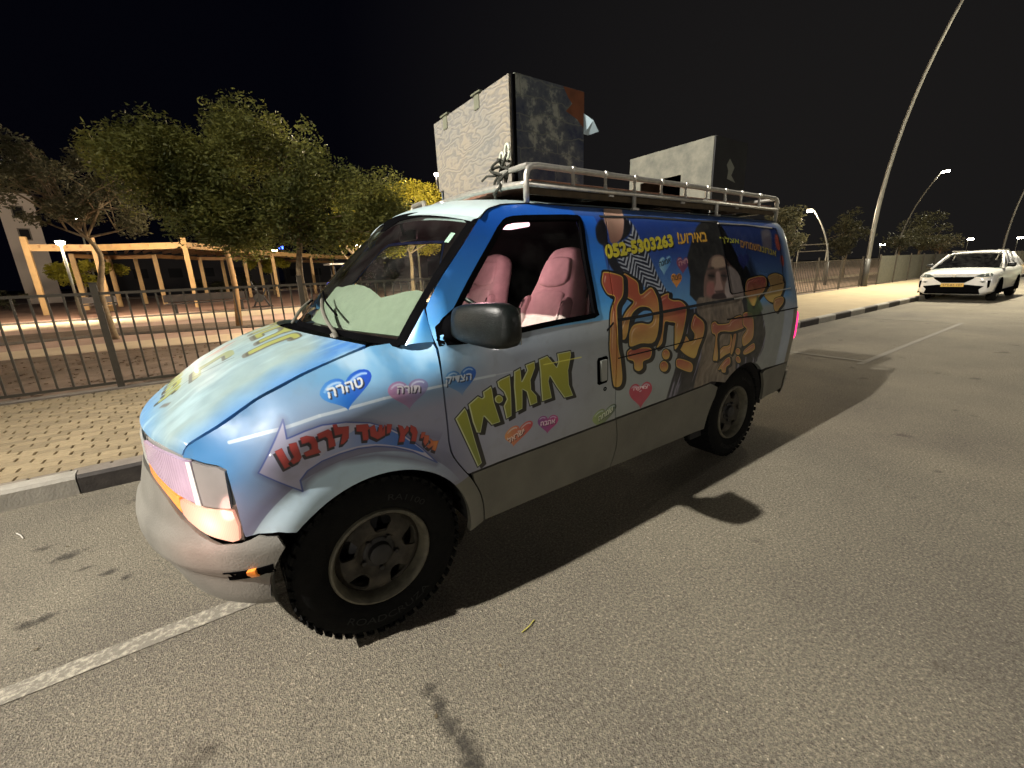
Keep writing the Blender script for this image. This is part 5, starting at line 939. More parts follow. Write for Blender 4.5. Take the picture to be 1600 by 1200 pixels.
# back panel pieces get true parents (children keep their place because every part has an identity transform)
# ------------------------------------------------------------------ roof rack (part of the van) and its load
g = G()
zr, zd = 2.01, 1.925
def roofz(x, y): 
    return 1.84+0.085*(1-min(1, (abs(y)/0.72))**2.2)
rk = P_('roof_rack'); rk.matrix_parent_inverse = Matrix.Translation((1.4, 0, 0)); rk.location = (0, 0, 0)
for y in (0.72, -0.72):
    s = 1 if y > 0 else -1
    pts = [(-0.975, y, 1.835), (-0.975, y, 1.93), (-0.978, y, 1.965), (-0.990, y, 1.993), (-1.012, y, 2.007), (-1.05, y, 2.012), (-2.3, y, 2.014), (-3.56, y, 2.010), (-3.60, y, 2.0), (-3.615, y, 1.975), (-3.618, y, 1.83)]
    g = G(); g.tube(pts, 0.0155, 10); g.obj('side_rail', M_alu, rk, True)
    g = G(); g.tube([(-0.985, y, 1.925), (-2.3, y, 1.928), (-3.615, y, 1.925)], 0.014, 8); g.obj('side_rail', M_alu, rk, True)
    for x in (-1.29, -1.54, -1.79, -2.05, -2.31, -2.56, -2.80, -3.03, -3.31):
        g = G(); g.tube([(x, y, 1.93), (x, y, 1.97), (x, y, 2.012)], [0.014, 0.008, 0.011], 8); g.box((x, y, 2.014), (0.03, 0.036, 0.034), bev=0.008); g.obj('rail_post', M_alu, rk, True, 40)
    for x in (-1.79, -2.70):
        g = G(); g.tube([(x, y, 1.93), (x, y+0.004*s, 1.835)], 0.013, 8); g.box((x, y, 1.842), (0.06, 0.04, 0.012)); g.obj('rack_foot', M_alu, rk, True, 40)
    # front corner hoop and the short front rail
    g = G(); g.tube([(-1.02, y, 2.008), (-0.99, y*0.985, 2.010), (-0.985, y*0.93, 2.010), (-0.985, s*0.50, 2.010)], 0.0145, 8); g.tube([(-0.985, s*0.50, 2.015), (-0.985, s*0.50, 1.93)], 0.016, 8); g.box((-0.985, s*0.50, 1.965), (0.012, 0.05, 0.075)); g.obj('front_rail', M_alu, rk, True, 40)
    g = G(); g.tube([(-3.615, y, 2.005), (-3.62, y*0.9, 2.008), (-3.62, 0, 2.012)], 0.0145, 8); g.tube([(-3.62, s*0.36, 2.01), (-3.62, s*0.36, 1.93)], 0.012, 8); g.obj('rear_rail', M_alu, rk, True)
g = G(); g.tube(smoothp([(-0.985, -0.72, 1.925), (-0.955, -0.40, 1.945), (-0.945, 0, 1.953), (-0.955, 0.40, 1.945), (-0.985, 0.72, 1.925)], 5, False), 0.017, 8); g.obj('crossbar', M_alu, rk, True)
for x in (-1.6, -2.3, -3.0, -3.61):
    g = G(); g.box((x, 0, 1.915), (0.04, 1.43, 0.025)); g.obj('crossbar', M_alu, rk)
M_ply = mat('weathered_deck_ply', lin((118, 84, 66))[:3], 0.9, var=0.3, scale=12, bump=0.4)
for k in range(7):
    g = G(); g.box((-2.30, -0.60+0.20*k, 1.945), (2.55+0.03*(k % 3), 0.192, 0.018), bev=0.002); g.obj('deck_plank', M_ply, rk)
M_edge = mat('dirty_edge_board', lin((70, 58, 40))[:3], 0.9, var=0.3, scale=20)
for y in (0.700, -0.700): g = G(); g.box((-2.3, y, 1.905), (2.62, 0.012, 0.05)); g.obj('deck_edge', M_edge, rk)

def boxmat(name, kind):
    m, n, l, b = newmat(name); b.inputs['Roughness'].default_value = 0.85
    if kind == 'ply':
        w = n.new('ShaderNodeTexWave'); w.wave_type = 'BANDS'; w.bands_direction = 'Z'; w.inputs['Scale'].default_value = 4.0; w.inputs['Distortion'].default_value = 34; w.inputs['Detail'].default_value = 3; w.inputs['Detail Scale'].default_value = 1.3
        tc = n.new('ShaderNodeTexCoord'); mp = n.new('ShaderNodeMapping'); mp.inputs['Scale'].default_value = (1, 0.7, 1.6); l.new(tc.outputs['Object'], mp.inputs['Vector']); l.new(mp.outputs['Vector'], w.inputs['Vector'])
        r = ramp(n, l, w.outputs['Fac'], [(0.0, lin((86, 82, 70))), (0.35, lin((112, 106, 88))), (1.0, lin((126, 118, 96)))])
        t = tex(n, l, 'ShaderNodeTexNoise', 3.2, Detail=6); r2 = ramp(n, l, t.outputs['Fac'], [(0.40, lin((128, 126, 118))), (0.62, lin((190, 168, 120)))])
        mx = n.new('ShaderNodeMixRGB'); mx.blend_type = 'MULTIPLY'; mx.inputs['Fac'].default_value = 0.62; l.new(r.outputs[0], mx.inputs['Color1']); l.new(r2.outputs[0], mx.inputs['Color2'])
        bc = n.new('ShaderNodeBrightContrast'); bc.inputs['Bright'].default_value = 0.10; l.new(mx.outputs[0], bc.inputs['Color']); l.new(bc.outputs[0], b.inputs['Base Color'])
        bp = n.new('ShaderNodeBump'); bp.inputs['Strength'].default_value = 0.5; bp.inputs['Distance'].default_value = 0.004; l.new(w.outputs['Fac'], bp.inputs['Height']); l.new(bp.outputs['Normal'], b.inputs['Normal'])
    elif kind == 'dark':
        t = tex(n, l, 'ShaderNodeTexNoise', 5.0, Detail=8, Roughness=0.7); r = ramp(n, l, t.outputs['Fac'], [(0.40, lin((46, 54, 76))), (0.54, lin((82, 88, 94))), (0.60, lin((142, 146, 136)))])
        # pale streaks between plank-like dark blocks
        br = n.new('ShaderNodeTexBrick'); br.inputs['Scale'].default_value = 5.0; br.inputs['Mortar Size'].default_value = 0.03; br.inputs['Mortar Smooth'].default_value = 1.0; br.inputs['Row Height'].default_value = 0.42; br.inputs['Brick Width'].default_value = 2.6
        br.inputs['Color1'].default_value = (0, 0, 0, 1); br.inputs['Color2'].default_value = (0, 0, 0, 1); br.inputs['Mortar'].default_value = (1, 1, 1, 1)
        tc = n.new('ShaderNodeTexCoord'); sx = n.new('ShaderNodeSeparateXYZ'); cx = n.new('ShaderNodeCombineXYZ'); l.new(tc.outputs['Object'], sx.inputs[0]); l.new(sx.outputs['X'], cx.inputs['X']); l.new(sx.outputs['Z'], cx.inputs['Y'])
        nz = tex(n, l, 'ShaderNodeTexNoise', 7.0, Detail=3); ad = n.new('ShaderNodeVectorMath'); ad.operation = 'MULTIPLY_ADD'; ad.inputs[1].default_value = (0.10, 0.10, 0); l.new(nz.outputs['Color'], ad.inputs[0]); l.new(cx.outputs[0], ad.inputs[2]); l.new(ad.outputs[0], br.inputs['Vector'])
        mx = n.new('ShaderNodeMixRGB'); mx.inputs['Color2'].default_value = lin((104, 108, 100)); fm = n.new('ShaderNodeMath'); fm.operation = 'MULTIPLY_ADD'; l.new(br.outputs['Color'], fm.inputs[0]); fm.inputs[1].default_value = 0.8; fm.inputs[2].default_value = 0.0; l.new(fm.outputs[0], mx.inputs['Fac']); l.new(r.outputs[0], mx.inputs['Color1'])
        n2_ = tex(n, l, 'ShaderNodeTexNoise', 2.2, Detail=2); r3 = ramp(n, l, n2_.outputs['Fac'], [(0.5, (0, 0, 0)), (0.62, (1, 1, 1))])
        l.new(mx.outputs[0], b.inputs['Base Color'])
    else:
        t = tex(n, l, 'ShaderNodeTexNoise', 9.0, Detail=7, Roughness=0.65); r = ramp(n, l, t.outputs['Fac'], [(0.3, lin((84, 86, 78))), (0.7, lin((124, 122, 108)))]); l.new(r.outputs[0], b.inputs['Base Color'])
    return m
M_boxply = boxmat('stained_plywood', 'ply'); M_boxdark = boxmat('peeling_dark_paint', 'dark'); M_boxgrey = boxmat('grey_board', 'grey')
M_boxtop = mat('box_top', (0.10, 0.10, 0.09), 0.9)
# big plywood box
bx = thing('plywood_box', (-1.34, 0.05, 1.954), 'tall plywood box with patchy dark side standing at the front of the roof rack', 'box')
X0, X1, Y0, Y1, H = -0.27, 0.27, -0.47, 0.42, 0.545
# front board is an outline with a notch cut out of its lower far corner
o1 = [(Y1+0.0, 0.0), (Y1, H), (Y0, H+0.0), (Y0+0.01, 0.115), (Y0+0.075, 0.118), (Y0+0.08, 0.0)]
V = [(X1, a, b) for a, b in o1] + [(X1-0.015, a, b) for a, b in o1]; n_ = len(o1)
mesh('front_board', V, [tuple(range(n_))[::-1], tuple(range(n_, 2*n_))] + [(i, (i+1) % n_, n_+(i+1) % n_, n_+i) for i in range(n_)], M_boxply, bx)
g = G(); g.box(((X0+X1)/2-0.012, Y1+0.004, H/2+0.004), (X1-X0-0.036, 0.014, H+0.008)); g.obj('side_board', M_boxdark, bx)
g = G(); g.box(((X0+X1)/2-0.012, Y0-0.008, H/2), (X1-X0-0.03, 0.014, H)); g.obj('side_board', M_boxdark, bx)
g = G(); g.box((X0, (Y0+Y1)/2, H/2), (0.014, Y1-Y0-0.03, H-0.01)); g.obj('back_board', M_boxdark, bx)
g = G(); g.box(((X0+X1)/2, (Y0+Y1)/2, H-0.012), (X1-X0-0.02, Y1-Y0-0.02, 0.014)); g.obj('lid', M_boxtop, bx)
g = G(); g.box((X1-0.024, Y1+0.006, H/2), (0.020, 0.014, H)); g.obj('corner_gap', M_black, bx)
for yy in (0.10, -0.30):
    g = G(); g.box((X1+0.003, yy, H-0.035), (0.004, 0.055, 0.075)); g.box((X1-0.012, yy, H+0.008), (0.05, 0.10, 0.008)); g.obj('hinge_plate', mat('hinge_metal', lin((120, 122, 104))[:3], 0.5, metal=0.4), bx)
# torn poster remains: rust-brown patch and a loose pale flap at the rear edge
M_rust = mat('rusty_brown_sheet', lin((112, 66, 40))[:3], 0.8, var=0.3, scale=12); M_paper = mat('pale_blue_paper', lin((150, 170, 178))[:3], 0.8)
pt = [(X0+0.005, H+0.006), (X0+0.005, 0.36), (X0+0.06, 0.40), (X0+0.15, 0.43), (X0+0.10, 0.475), (X0+0.13, 0.50), (X0+0.17, H+0.006)]
mesh('torn_sheet', [(a, Y1+0.0125, b) for a, b in pt], [tuple(range(len(pt)))], M_rust, bx)
mesh('loose_flap', [(X0+0.01, Y1+0.014, 0.44), (X0-0.035, Y1+0.05, 0.40), (X0-0.075, Y1+0.055, 0.345), (X0-0.02, Y1+0.02, 0.325), (X0+0.01, Y1+0.014, 0.33)], [(0, 1, 2, 3, 4)], M_paper, bx)
# rear box with cut-out
b2 = thing('hatch_box', (-3.22, 0.10, 1.954), 'lower grey box with a rectangular cut-out at the rear of the roof rack', 'box')
X0, X1, Y0, Y1, H = -0.24, 0.24, -0.40, 0.40, 0.50
def framed(name, x, y0, y1, z0, z1, hy0, hy1, hz0, hz1, m, par):
    g = G()
    for a0, a1, c0, c1 in ((y0, y1, z0, hz0), (y0, y1, hz1, z1), (y0, hy0, hz0, hz1), (hy1, y1, hz0, hz1)): g.box((x, (a0+a1)/2, (c0+c1)/2), (0.014, a1-a0, c1-c0))
    return g.obj(name, m, par)
framed('front_board', X1, Y0, Y1, 0.0, H, -0.28, 0.13, 0.06, 0.275, M_boxgrey, b2)
g = G(); g.box((0, Y1+0.004, H/2), (X1-X0, 0.012, H)); g.obj('side_board', mat('dark_side_board', (0.008, 0.009, 0.008), 0.6, var=0.6, scale=6), b2)
g = G(); g.box((0, Y0-0.004, H/2), (X1-X0, 0.012, H)); g.obj('side_board', M_boxgrey, b2)
g = G(); g.box((X0, 0, H/2), (0.012, Y1-Y0, H)); g.obj('back_board', M_black, b2)
g = G(); g.box((0, 0, H-0.01), (X1-X0-0.02, Y1-Y0, 0.012)); g.obj('lid', M_boxtop, b2)
pt = [(0.02, 0.36), (-0.06, 0.30), (-0.02, 0.24), (-0.09, 0.19), (0.04, 0.21), (0.03, 0.27), (0.06, 0.31)]
mesh('paint_smear', [(a, Y1+0.0115, b) for a, b in pt], [tuple(range(len(pt)))], mat('pale_smear', lin((120, 124, 112))[:3], 0.8), b2)
# rope knot and pale carabiners on the front post
kn = thing('rope_knot', (-0.985, 0.50, 2.0), 'dark rope knotted round the rack post with two pale rings', 'rope')
M_rope = mat('dark_rope', (0.03, 0.03, 0.022), 0.9, var=0.4, scale=60)
g = G(); rr_s = random.Random(3)
for k in range(7):
    pts = [Vector((rr_s.uniform(-0.035, 0.035)+0.02*cos(j*1.3+k), rr_s.uniform(-0.05, 0.05)+0.03*sin(j+k), -0.03+0.03*j-0.01*k)) for j in range(5)]
    g.tube(smoothp(pts, 4, False), 0.007, 6)
g.tube([(0.03, -0.02, 0.0), (0.04, -0.09, 0.01), (0.04, -0.14, -0.005)], 0.006, 6); g.tube([(0.02, 0.0, -0.02), (0.03, -0.03, -0.10), (0.02, -0.035, -0.15)], 0.007, 6); g.tube([(0.02, 0.03, 0.04), (0.0, 0.06, 0.10)], 0.008, 6)
g.obj('rope', M_rope, kn, True)
for k in range(2):
    g = G(); c = Vector((0.0, 0.005+0.05*k, 0.075+0.03*k)); g.tube([c+Vector((0.0, 0.018*cos(a), 0.034*sin(a))) for a in [2*pi*i/16 for i in range(17)]], 0.0075, 8); g.obj('ring', mat('pale_plastic_ring', lin((190, 196, 176))[:3], 0.5), kn, True)
# cloth lying over the dashboard, seen through the windscreen
ds = [(-0.86, 0.10), (-0.72, 0.30), (-0.55, 0.375), (-0.26, 0.385), (-0.05, 0.375), (0.09, 0.395), (0.20, 0.405), (0.31, 0.40), (0.42, 0.385), (0.52, 0.358), (0.60, 0.330), (0.68, 0.362), (0.76, 0.40), (0.84, 0.425), (0.90, 0.42), (0.92, 0.34), (0.915, 0.16), (0.89, 0.10), (0.5, 0.075), (0.0, 0.07), (-0.5, 0.075)]
c = panel('sunshade', ds, wsf(-0.055), M_shade, None, h=0.06, depth=0.012); tag(c, 'pale green folded shade with scalloped top behind the van windscreen', 'sunshade')

# ------------------------------------------------------------------ ground, road, kerb, pavement
SL = -0.0150
def rd(x, y, z=0.0):
    """road frame: y measured from the kerb line direction, which runs a little askew to the van"""
    return (x, y+SL*x, z)
def sheet(name, pts, z, m, kind='structure', parent=None):
    o = mesh(name, [(a, b, z) for a, b in pts], [tuple(range(len(pts)))], m, parent)
    if kind: o['kind'] = kind
    return o
def asphalt():
    m, n, l, b = newmat('worn_asphalt'); b.inputs['Roughness'].default_value = 0.85; b.inputs['Specular IOR Level'].default_value = 0.35
    t1 = tex(n, l, 'ShaderNodeTexVoronoi', 190); t2 = tex(n, l, 'ShaderNodeTexNoise', 0.55, Detail=5, Roughness=0.6); t3 = tex(n, l, 'ShaderNodeTexNoise', 75, Detail=6, Roughness=0.8)
    r1 = ramp(n, l, t3.outputs['Fac'], [(0.30, lin((76, 72, 64))), (0.50, lin((114, 109, 97))), (0.70, lin((164, 157, 138)))])
    sp = ramp(n, l, t1.outputs['Color'], [(0.0, (0.30,)*3), (0.30, (0.85,)*3), (0.86, (1.05,)*3), (1.0, (2.4,)*3)])
    mu = n.new('ShaderNodeMixRGB'); mu.blend_type = 'MULTIPLY'; mu.inputs['Fac'].default_value = 0.85; l.new(r1.outputs[0], mu.inputs['Color1']); l.new(sp.outputs[0], mu.inputs['Color2'])
    r2 = ramp(n, l, t2.outputs['Fac'], [(0.30, (0.74, 0.72, 0.72)), (0.70, (1.26, 1.24, 1.17))])
    m3 = n.new('ShaderNodeMixRGB'); m3.blend_type = 'MULTIPLY'; m3.inputs['Fac'].default_value = 1; l.new(mu.outputs[0], m3.inputs['Color1']); l.new(r2.outputs[0], m3.inputs['Color2'])
    # oil drips and dark scuffs in the parking bay
    t4 = tex(n, l, 'ShaderNodeTexNoise', 3.4, Detail=3, Roughness=0.5); r4 = ramp(n, l, t4.outputs['Fac'], [(0.26, (0.45, 0.43, 0.42)), (0.34, (1, 1, 1))])
    m4 = n.new('ShaderNodeMixRGB'); m4.blend_type = 'MULTIPLY'; m4.inputs['Fac'].default_value = 0.8; l.new(m3.outputs[0], m4.inputs['Color1']); l.new(r4.outputs[0], m4.inputs['Color2'])
    l.new(m4.outputs[0], b.inputs['Base Color'])
    bp = n.new('ShaderNodeBump'); bp.inputs['Strength'].default_value = 0.9; bp.inputs['Distance'].default_value = 0.004; l.new(t1.outputs['Distance'], bp.inputs['Height'])
    bp2 = n.new('ShaderNodeBump'); bp2.inputs['Strength'].default_value = 0.6; bp2.inputs['Distance'].default_value = 0.006; l.new(t3.outputs['Fac'], bp2.inputs['Height']); l.new(bp.outputs['Normal'], bp2.inputs['Normal']); l.new(bp2.outputs['Normal'], b.inputs['Normal'])
    return m
def paintm(name, col, wear=0.5):
    m, n, l, b = newmat(name); b.inputs['Roughness'].default_value = 0.8
    t = tex(n, l, 'ShaderNodeTexNoise', 34, Detail=8, Roughness=0.8); t2 = tex(n, l, 'ShaderNodeTexNoise', 3.0, Detail=2)
    ad = n.new('ShaderNodeMath'); ad.operation = 'ADD'; l.new(t.outputs['Fac'], ad.inputs[0]); ml = n.new('ShaderNodeMath'); ml.operation = 'MULTIPLY'; ml.inputs[1].default_value = 0.35; l.new(t2.outputs['Fac'], ml.inputs[0]); l.new(ml.outputs[0], ad.inputs[1])
    r = ramp(n, l, ad.outputs[0], [(wear, lin((112, 107, 96))), (wear+0.12, lin(col))])
    l.new(r.outputs[0], b.inputs['Base Color']); bp = n.new('ShaderNodeBump'); bp.inputs['Strength'].default_value = 0.6; bp.inputs['Distance'].default_value = 0.004; l.new(t.outputs['Fac'], bp.inputs['Height']); l.new(bp.outputs['Normal'], b.inputs['Normal'])
    return m
def soilm(name, c1, c2, scale=2.0, bump=0.6):
    m, n, l, b = newmat(name); b.inputs['Roughness'].default_value = 0.95
    t = tex(n, l, 'ShaderNodeTexNoise', scale, Detail=9, Roughness=0.7); r = ramp(n, l, t.outputs['Fac'], [(0.35, lin(c1)), (0.65, lin(c2))]); l.new(r.outputs[0], b.inputs['Base Color'])
    t3 = tex(n, l, 'ShaderNodeTexNoise', 14, Detail=8, Roughness=0.75); bp = n.new('ShaderNodeBump'); bp.inputs['Strength'].default_value = bump; bp.inputs['Distance'].default_value = 0.03; l.new(t3.outputs['Fac'], bp.inputs['Height']); l.new(bp.outputs['Normal'], b.inputs['Normal'])
    return m
M_asph = asphalt(); M_line = paintm('worn_white_road_paint', (168, 162, 144), 0.66); M_line2 = paintm('faded_bay_paint', (150, 144, 128), 0.78)
M_soil = soilm('dry_soil', (104, 86, 70), (140, 118, 98)); M_sand = soilm('pale_park_sand', (186, 152, 134), (208, 178, 158), 0.5, 0.3); M_path = soilm('pale_concrete_path', (214, 192, 160), (226, 206, 176), 1.5, 0.1)
M_rub = soilm('dusty_play_surface', (120, 88, 72), (146, 112, 92), 0.4, 0.2)
KY = -1.73
sheet('ground', [(-1500, -1500), (1500, -1500), (1500, 1500), (-1500, 1500)], -0.03, soilm('far_ground', (60, 54, 46), (74, 66, 56), 0.2))
sheet('road', [rd(-400, KY-0.02)[:2], rd(60, KY-0.02)[:2], rd(60, 14)[:2], rd(-400, 14)[:2]], 0.0, M_asph)
def line(name, x0, y0, x1, y1, w, m=M_line2, z=0.004):
    d = Vector((x1-x0, y1-y0)); nn = Vector((-d.y, d.x)).normalized()*w/2
    return sheet(name, [(x0+nn.x, y0+nn.y), (x1+nn.x, y1+nn.y), (x1-nn.x, y1-nn.y), (x0-nn.x, y0-nn.y)], z, m)
line('bay_line', *rd(9, 0.345)[:2], *rd(0.1, 0.345)[:2], 0.10, M_line)
line('bay_line', *rd(-7.2, 0.40)[:2], *rd(-13.4, 0.40)[:2], 0.08)
for x in (-7.6, -13.4, -19.0, -24.8): line('bay_line', *rd(x, KY+0.05)[:2], *rd(x+0.15, 0.40)[:2], 0.09, z=0.008)
line('lane_line', *rd(20, 4.9)[:2], *rd(-200, 4.9)[:2], 0.12)
def stainm(name, col, amt):
    m, n, l, b = newmat(name); b.inputs['Base Color'].default_value = lin(col); b.inputs['Roughness'].default_value = 0.85; out = n['Material Output']
    tc = n.new('ShaderNodeTexCoord'); d = n.new('ShaderNodeVectorMath'); d.operation = 'DISTANCE'; d.inputs[1].default_value = (0.5, 0.5, 0.5); l.new(tc.outputs['Generated'], d.inputs[0])
    nz = tex(n, l, 'ShaderNodeTexNoise', 22, Detail=6, Roughness=0.7); ml = n.new('ShaderNodeMath'); ml.operation = 'MULTIPLY_ADD'; ml.inputs[1].default_value = 0.9; l.new(nz.outputs['Fac'], ml.inputs[0]); l.new(d.outputs['Value'], ml.inputs[2])
    r = ramp(n, l, ml.outputs[0], [(0.52, (amt,)*3), (0.84, (0, 0, 0))]); tr = n.new('ShaderNodeBsdfTransparent'); mx = n.new('ShaderNodeMixShader'); l.new(r.outputs[0], mx.inputs['Fac']); l.new(tr.outputs[0], mx.inputs[1]); l.new(b.outputs[0], mx.inputs[2]); l.new(mx.outputs[0], out.inputs['Surface']); return m
M_stain = stainm('oil_stain_film', (50, 47, 42), 0.55); sr = random.Random(4)
for i, (x, y, rx_, ry_, rz_) in enumerate(((-0.01, 1.30, .05, .03, .4), (-0.01, 1.37, .06, .03, 1.4), (-0.01, 1.45, .07, .035, 1.2), (-0.02, 1.55, .09, .04, 1.5), (0.0, 1.64, .10, .05, 1.4), (1.34, -0.74, .12, .035, .5), (1.48, -0.94, .07, .03, .2), (1.11, -0.39, .06, .03, 0.3), (1.03, -0.27, .04, .025, .9), (1.33, -0.14, .10, .03, .3), (1.22, -0.52, .05, .02, 0), (-6.5, 2.9, .5, .10, .1), (-4.6, 4.2, .4, .10, .2))):
    P = [(x+rx_*1.3*cos(a)*cos(rz_)-ry_*1.3*sin(a)*sin(rz_), y+rx_*1.3*cos(a)*sin(rz_)+ry_*1.3*sin(a)*cos(rz_)) for a in [2*pi*k/12 for k in range(12)]]
    sheet('oil_stain', P, 0.0035+0.0002*(i % 3), M_stain)
# narrow tar-sealed crack
cr = [(-13.6, -0.45), (-13.9, -0.10), (-13.9, 0.3), (-14.2, 0.75)]; g = G(); g.V = [(a, b+0.02, 0.004) for a, b in cr]+[(a, b-0.02, 0.004) for a, b in cr]; n_ = len(cr); g.F = [(i, i+1, n_+i+1, n_+i) for i in range(n_-1)]; g.M = [0]*len(g.F)
o = g.obj('road_crack', mat('tar_seal', (0.012, 0.012, 0.012), 0.6)); o['kind'] = 'structure'
# pavement, kerb stones painted black and white
PV = 0.140
pave = sheet('pavement', [rd(-400, KY-0.10)[:2], rd(60, KY-0.10)[:2], rd(60, -5.27)[:2], rd(-400, -5.27)[:2]], PV-0.012, soilm('sandy_joint_bed', (112, 96, 70), (130, 112, 84), 4, 0.2))
M_kw = mat('kerb_white_paint', lin((158, 153, 141))[:3], 0.75, var=0.14, scale=9, bump=0.3); M_kb = mat('kerb_black_paint', lin((58, 53, 49))[:3], 0.75, var=0.35, scale=9, bump=0.3); M_kg = mat('kerb_concrete', lin((118, 110, 100))[:3], 0.85, var=0.15, scale=12, bump=0.3)
kerb = thing('kerb', rd(-10, KY), 'black and white painted concrete kerb along the pavement', 'kerb'); kerb['kind'] = 'structure'
def kerbstone(L): 
    g = G(); h = 0.135; pr = [(0.0, -0.05), (0.0, 0.125), (-0.018, 0.150), (-0.05, 0.158), (-0.115, 0.158), (-0.115, -0.05)]
    g.loft([[(-L/2+0.004, a, b) for a, b in pr], [(L/2-0.004, a, b) for a, b in pr]], True, True); return g
k0 = None; meshes = {}
for mt in (M_kw, M_kb, M_kg):
    o = kerbstone(1.0).obj('kerb_stone', mt, kerb); meshes[mt.name] = o.data; bpy.data.objects.remove(o)
_kb = meshes[M_kb.name]; _kb.materials.append(M_kg)
for q in _kb.polygons:
    if q.normal.z > 0.9: q.material_index = 1     # the paint has worn off the top
x = 9.45; i = 0
while x > -60:
    dark = (i % 2 == 0); xx = x-0.5
    m_ = M_kb if dark else M_kw
    o = bpy.data.objects.new('kerb_stone', meshes[m_.name]); link(o, kerb); p = rd(xx, KY); o.location = (p[0]-kerb.location[0], p[1]-kerb.location[1], 0); o.rotation_euler = (0, 0, SL)
    x -= 1.0; i += 1
g = G(); g.loft([[rd(-60, KY+a, b) for a, b in ((0, -.05), (0, .125), (-.018, .150), (-.05, .158), (-.115, .158), (-.115, -.05))], [rd(-400, KY+a, b) for a, b in ((0, -.05), (0, .125), (-.018, .150), (-.05, .158), (-.115, .158), (-.115, -.05))]], True, True); o = g.obj('far_kerb', M_kg); o['kind'] = 'structure'
# pavers, laid in running bond near the camera; the rest carries the material only
def paverm(name, c):
    m, n, l, b = newmat(name); b.inputs['Roughness'].default_value = 0.85
    oi = n.new('ShaderNodeObjectInfo'); r = ramp(n, l, oi.outputs['Random'], [(0, lin(tuple(v*0.90 for v in c))), (1, lin(tuple(min(255, v*1.08) for v in c)))])
    t = tex(n, l, 'ShaderNodeTexNoise', 30, Detail=6, Roughness=0.7); r2 = ramp(n, l, t.outputs['Fac'], [(0.3, (0.85,)*3), (0.7, (1.1,)*3)]); mu = n.new('ShaderNodeMixRGB'); mu.blend_type = 'MULTIPLY'; mu.inputs['Fac'].default_value = 1
    l.new(r.outputs[0], mu.inputs['Color1']); l.new(r2.outputs[0], mu.inputs['Color2']); l.new(mu.outputs[0], b.inputs['Base Color'])
    bp = n.new('ShaderNodeBump'); bp.inputs['Strength'].default_value = 0.3; bp.inputs['Distance'].default_value = 0.003; l.new(t.outputs['Fac'], bp.inputs['Height']); l.new(bp.outputs['Normal'], b.inputs['Normal'])
    return m
M_pav = paverm('buff_paver', (148, 132, 102)); M_pavg = paverm('grey_paver', (132, 122, 108))
def paver(L, W, H=0.022, c=0.006):
    V = []; 
    for (lx, ly, z) in ((L/2, W/2, -0.02), (L/2, W/2, H-c), (L/2-c, W/2-c, H)):
        V += [(-lx, -ly, z), (lx, -ly, z), (lx, ly, z), (-lx, ly, z)]
    F = [(8, 9, 10, 11)] + [(a*4+i, a*4+(i+1) % 4, (a+1)*4+(i+1) % 4, (a+1)*4+i) for a in (0, 1) for i in range(4)]
    return V, F
RW_, LW_ = 0.104, 0.235
Vp, Fp = paver(LW_-0.008, RW_-0.007); pm = mesh('paver', Vp, Fp, M_pav); pmd = pm.data; bpy.data.objects.remove(pm)
Vg_, Fg_ = paver(LW_-0.008, 0.112-0.007); pg = mesh('paver', Vg_, Fg_, M_pavg); pgd = pg.data; bpy.data.objects.remove(pg)
cells = []
rows_n = int((5.27-1.845-0.112)/RW_)
for r_ in range(-1, rows_n):
    yy = KY-0.115-0.112/2-0.002 if r_ < 0 else KY-0.115-0.112-RW_*(r_+0.5)
    off = ((r_*0.5+(0.13 if r_ % 4 > 1 else 0.0)) % 1)*LW_
    for k in range(-30, 40):
        xx = 0.3+k*LW_+off
        P = rd(xx, yy, PV); dd = (Vector(P)-CAM)
        q = Vector((dd.dot(_R), dd.dot(_U), dd.dot(_f)))
        vis = q.z > 0.3 and abs(q.x/q.z) < 1.25 and -0.95 < q.y/q.z
        # hidden behind the van?
        hid = xx < 0.35 and xx > -4.2
        cells.append((0 if (vis and not hid) else 1, dd.length, P, r_))
cells.sort(key=lambda c: (c[0], c[1]))
Vs, Fs = [], []
jr = random.Random(5)
for i, (v_, d_, P, r_) in enumerate(cells):
    if i < 300 and v_ == 0:
        o = bpy.data.objects.new('paver', pgd if r_ < 0 else pmd); link(o, pave); o.location = (P[0], P[1], PV-0.022+jr.uniform(-0.0012, 0.0012)); o.rotation_euler = (jr.uniform(-.006, .006), jr.uniform(-.006, .006), SL+jr.uniform(-.008, .008))
    else:
        b = len(Vs); Vq = Vg_ if r_ < 0 else Vp; Vs += [(P[0]+a, P[1]+c_, PV-0.022+z) for a, c_, z in Vq]; Fs += [tuple(i2+b for i2 in f) for f in Fp]
fp = mesh('far_pavers', Vs, Fs, M_pav, pave); fp['kind'] = 'stuff'
o = mesh('far_pavement', [rd(-400, KY-0.115, PV), rd(-6.9, KY-0.115, PV), rd(-6.9, -5.27, PV), rd(-400, -5.27, PV)], [(0, 1, 2, 3)], mat('far_buff_paving', lin((158, 142, 110))[:3], 0.85, var=0.08, scale=3, bump=0.3, bscale=30)); o['kind'] = 'structure'
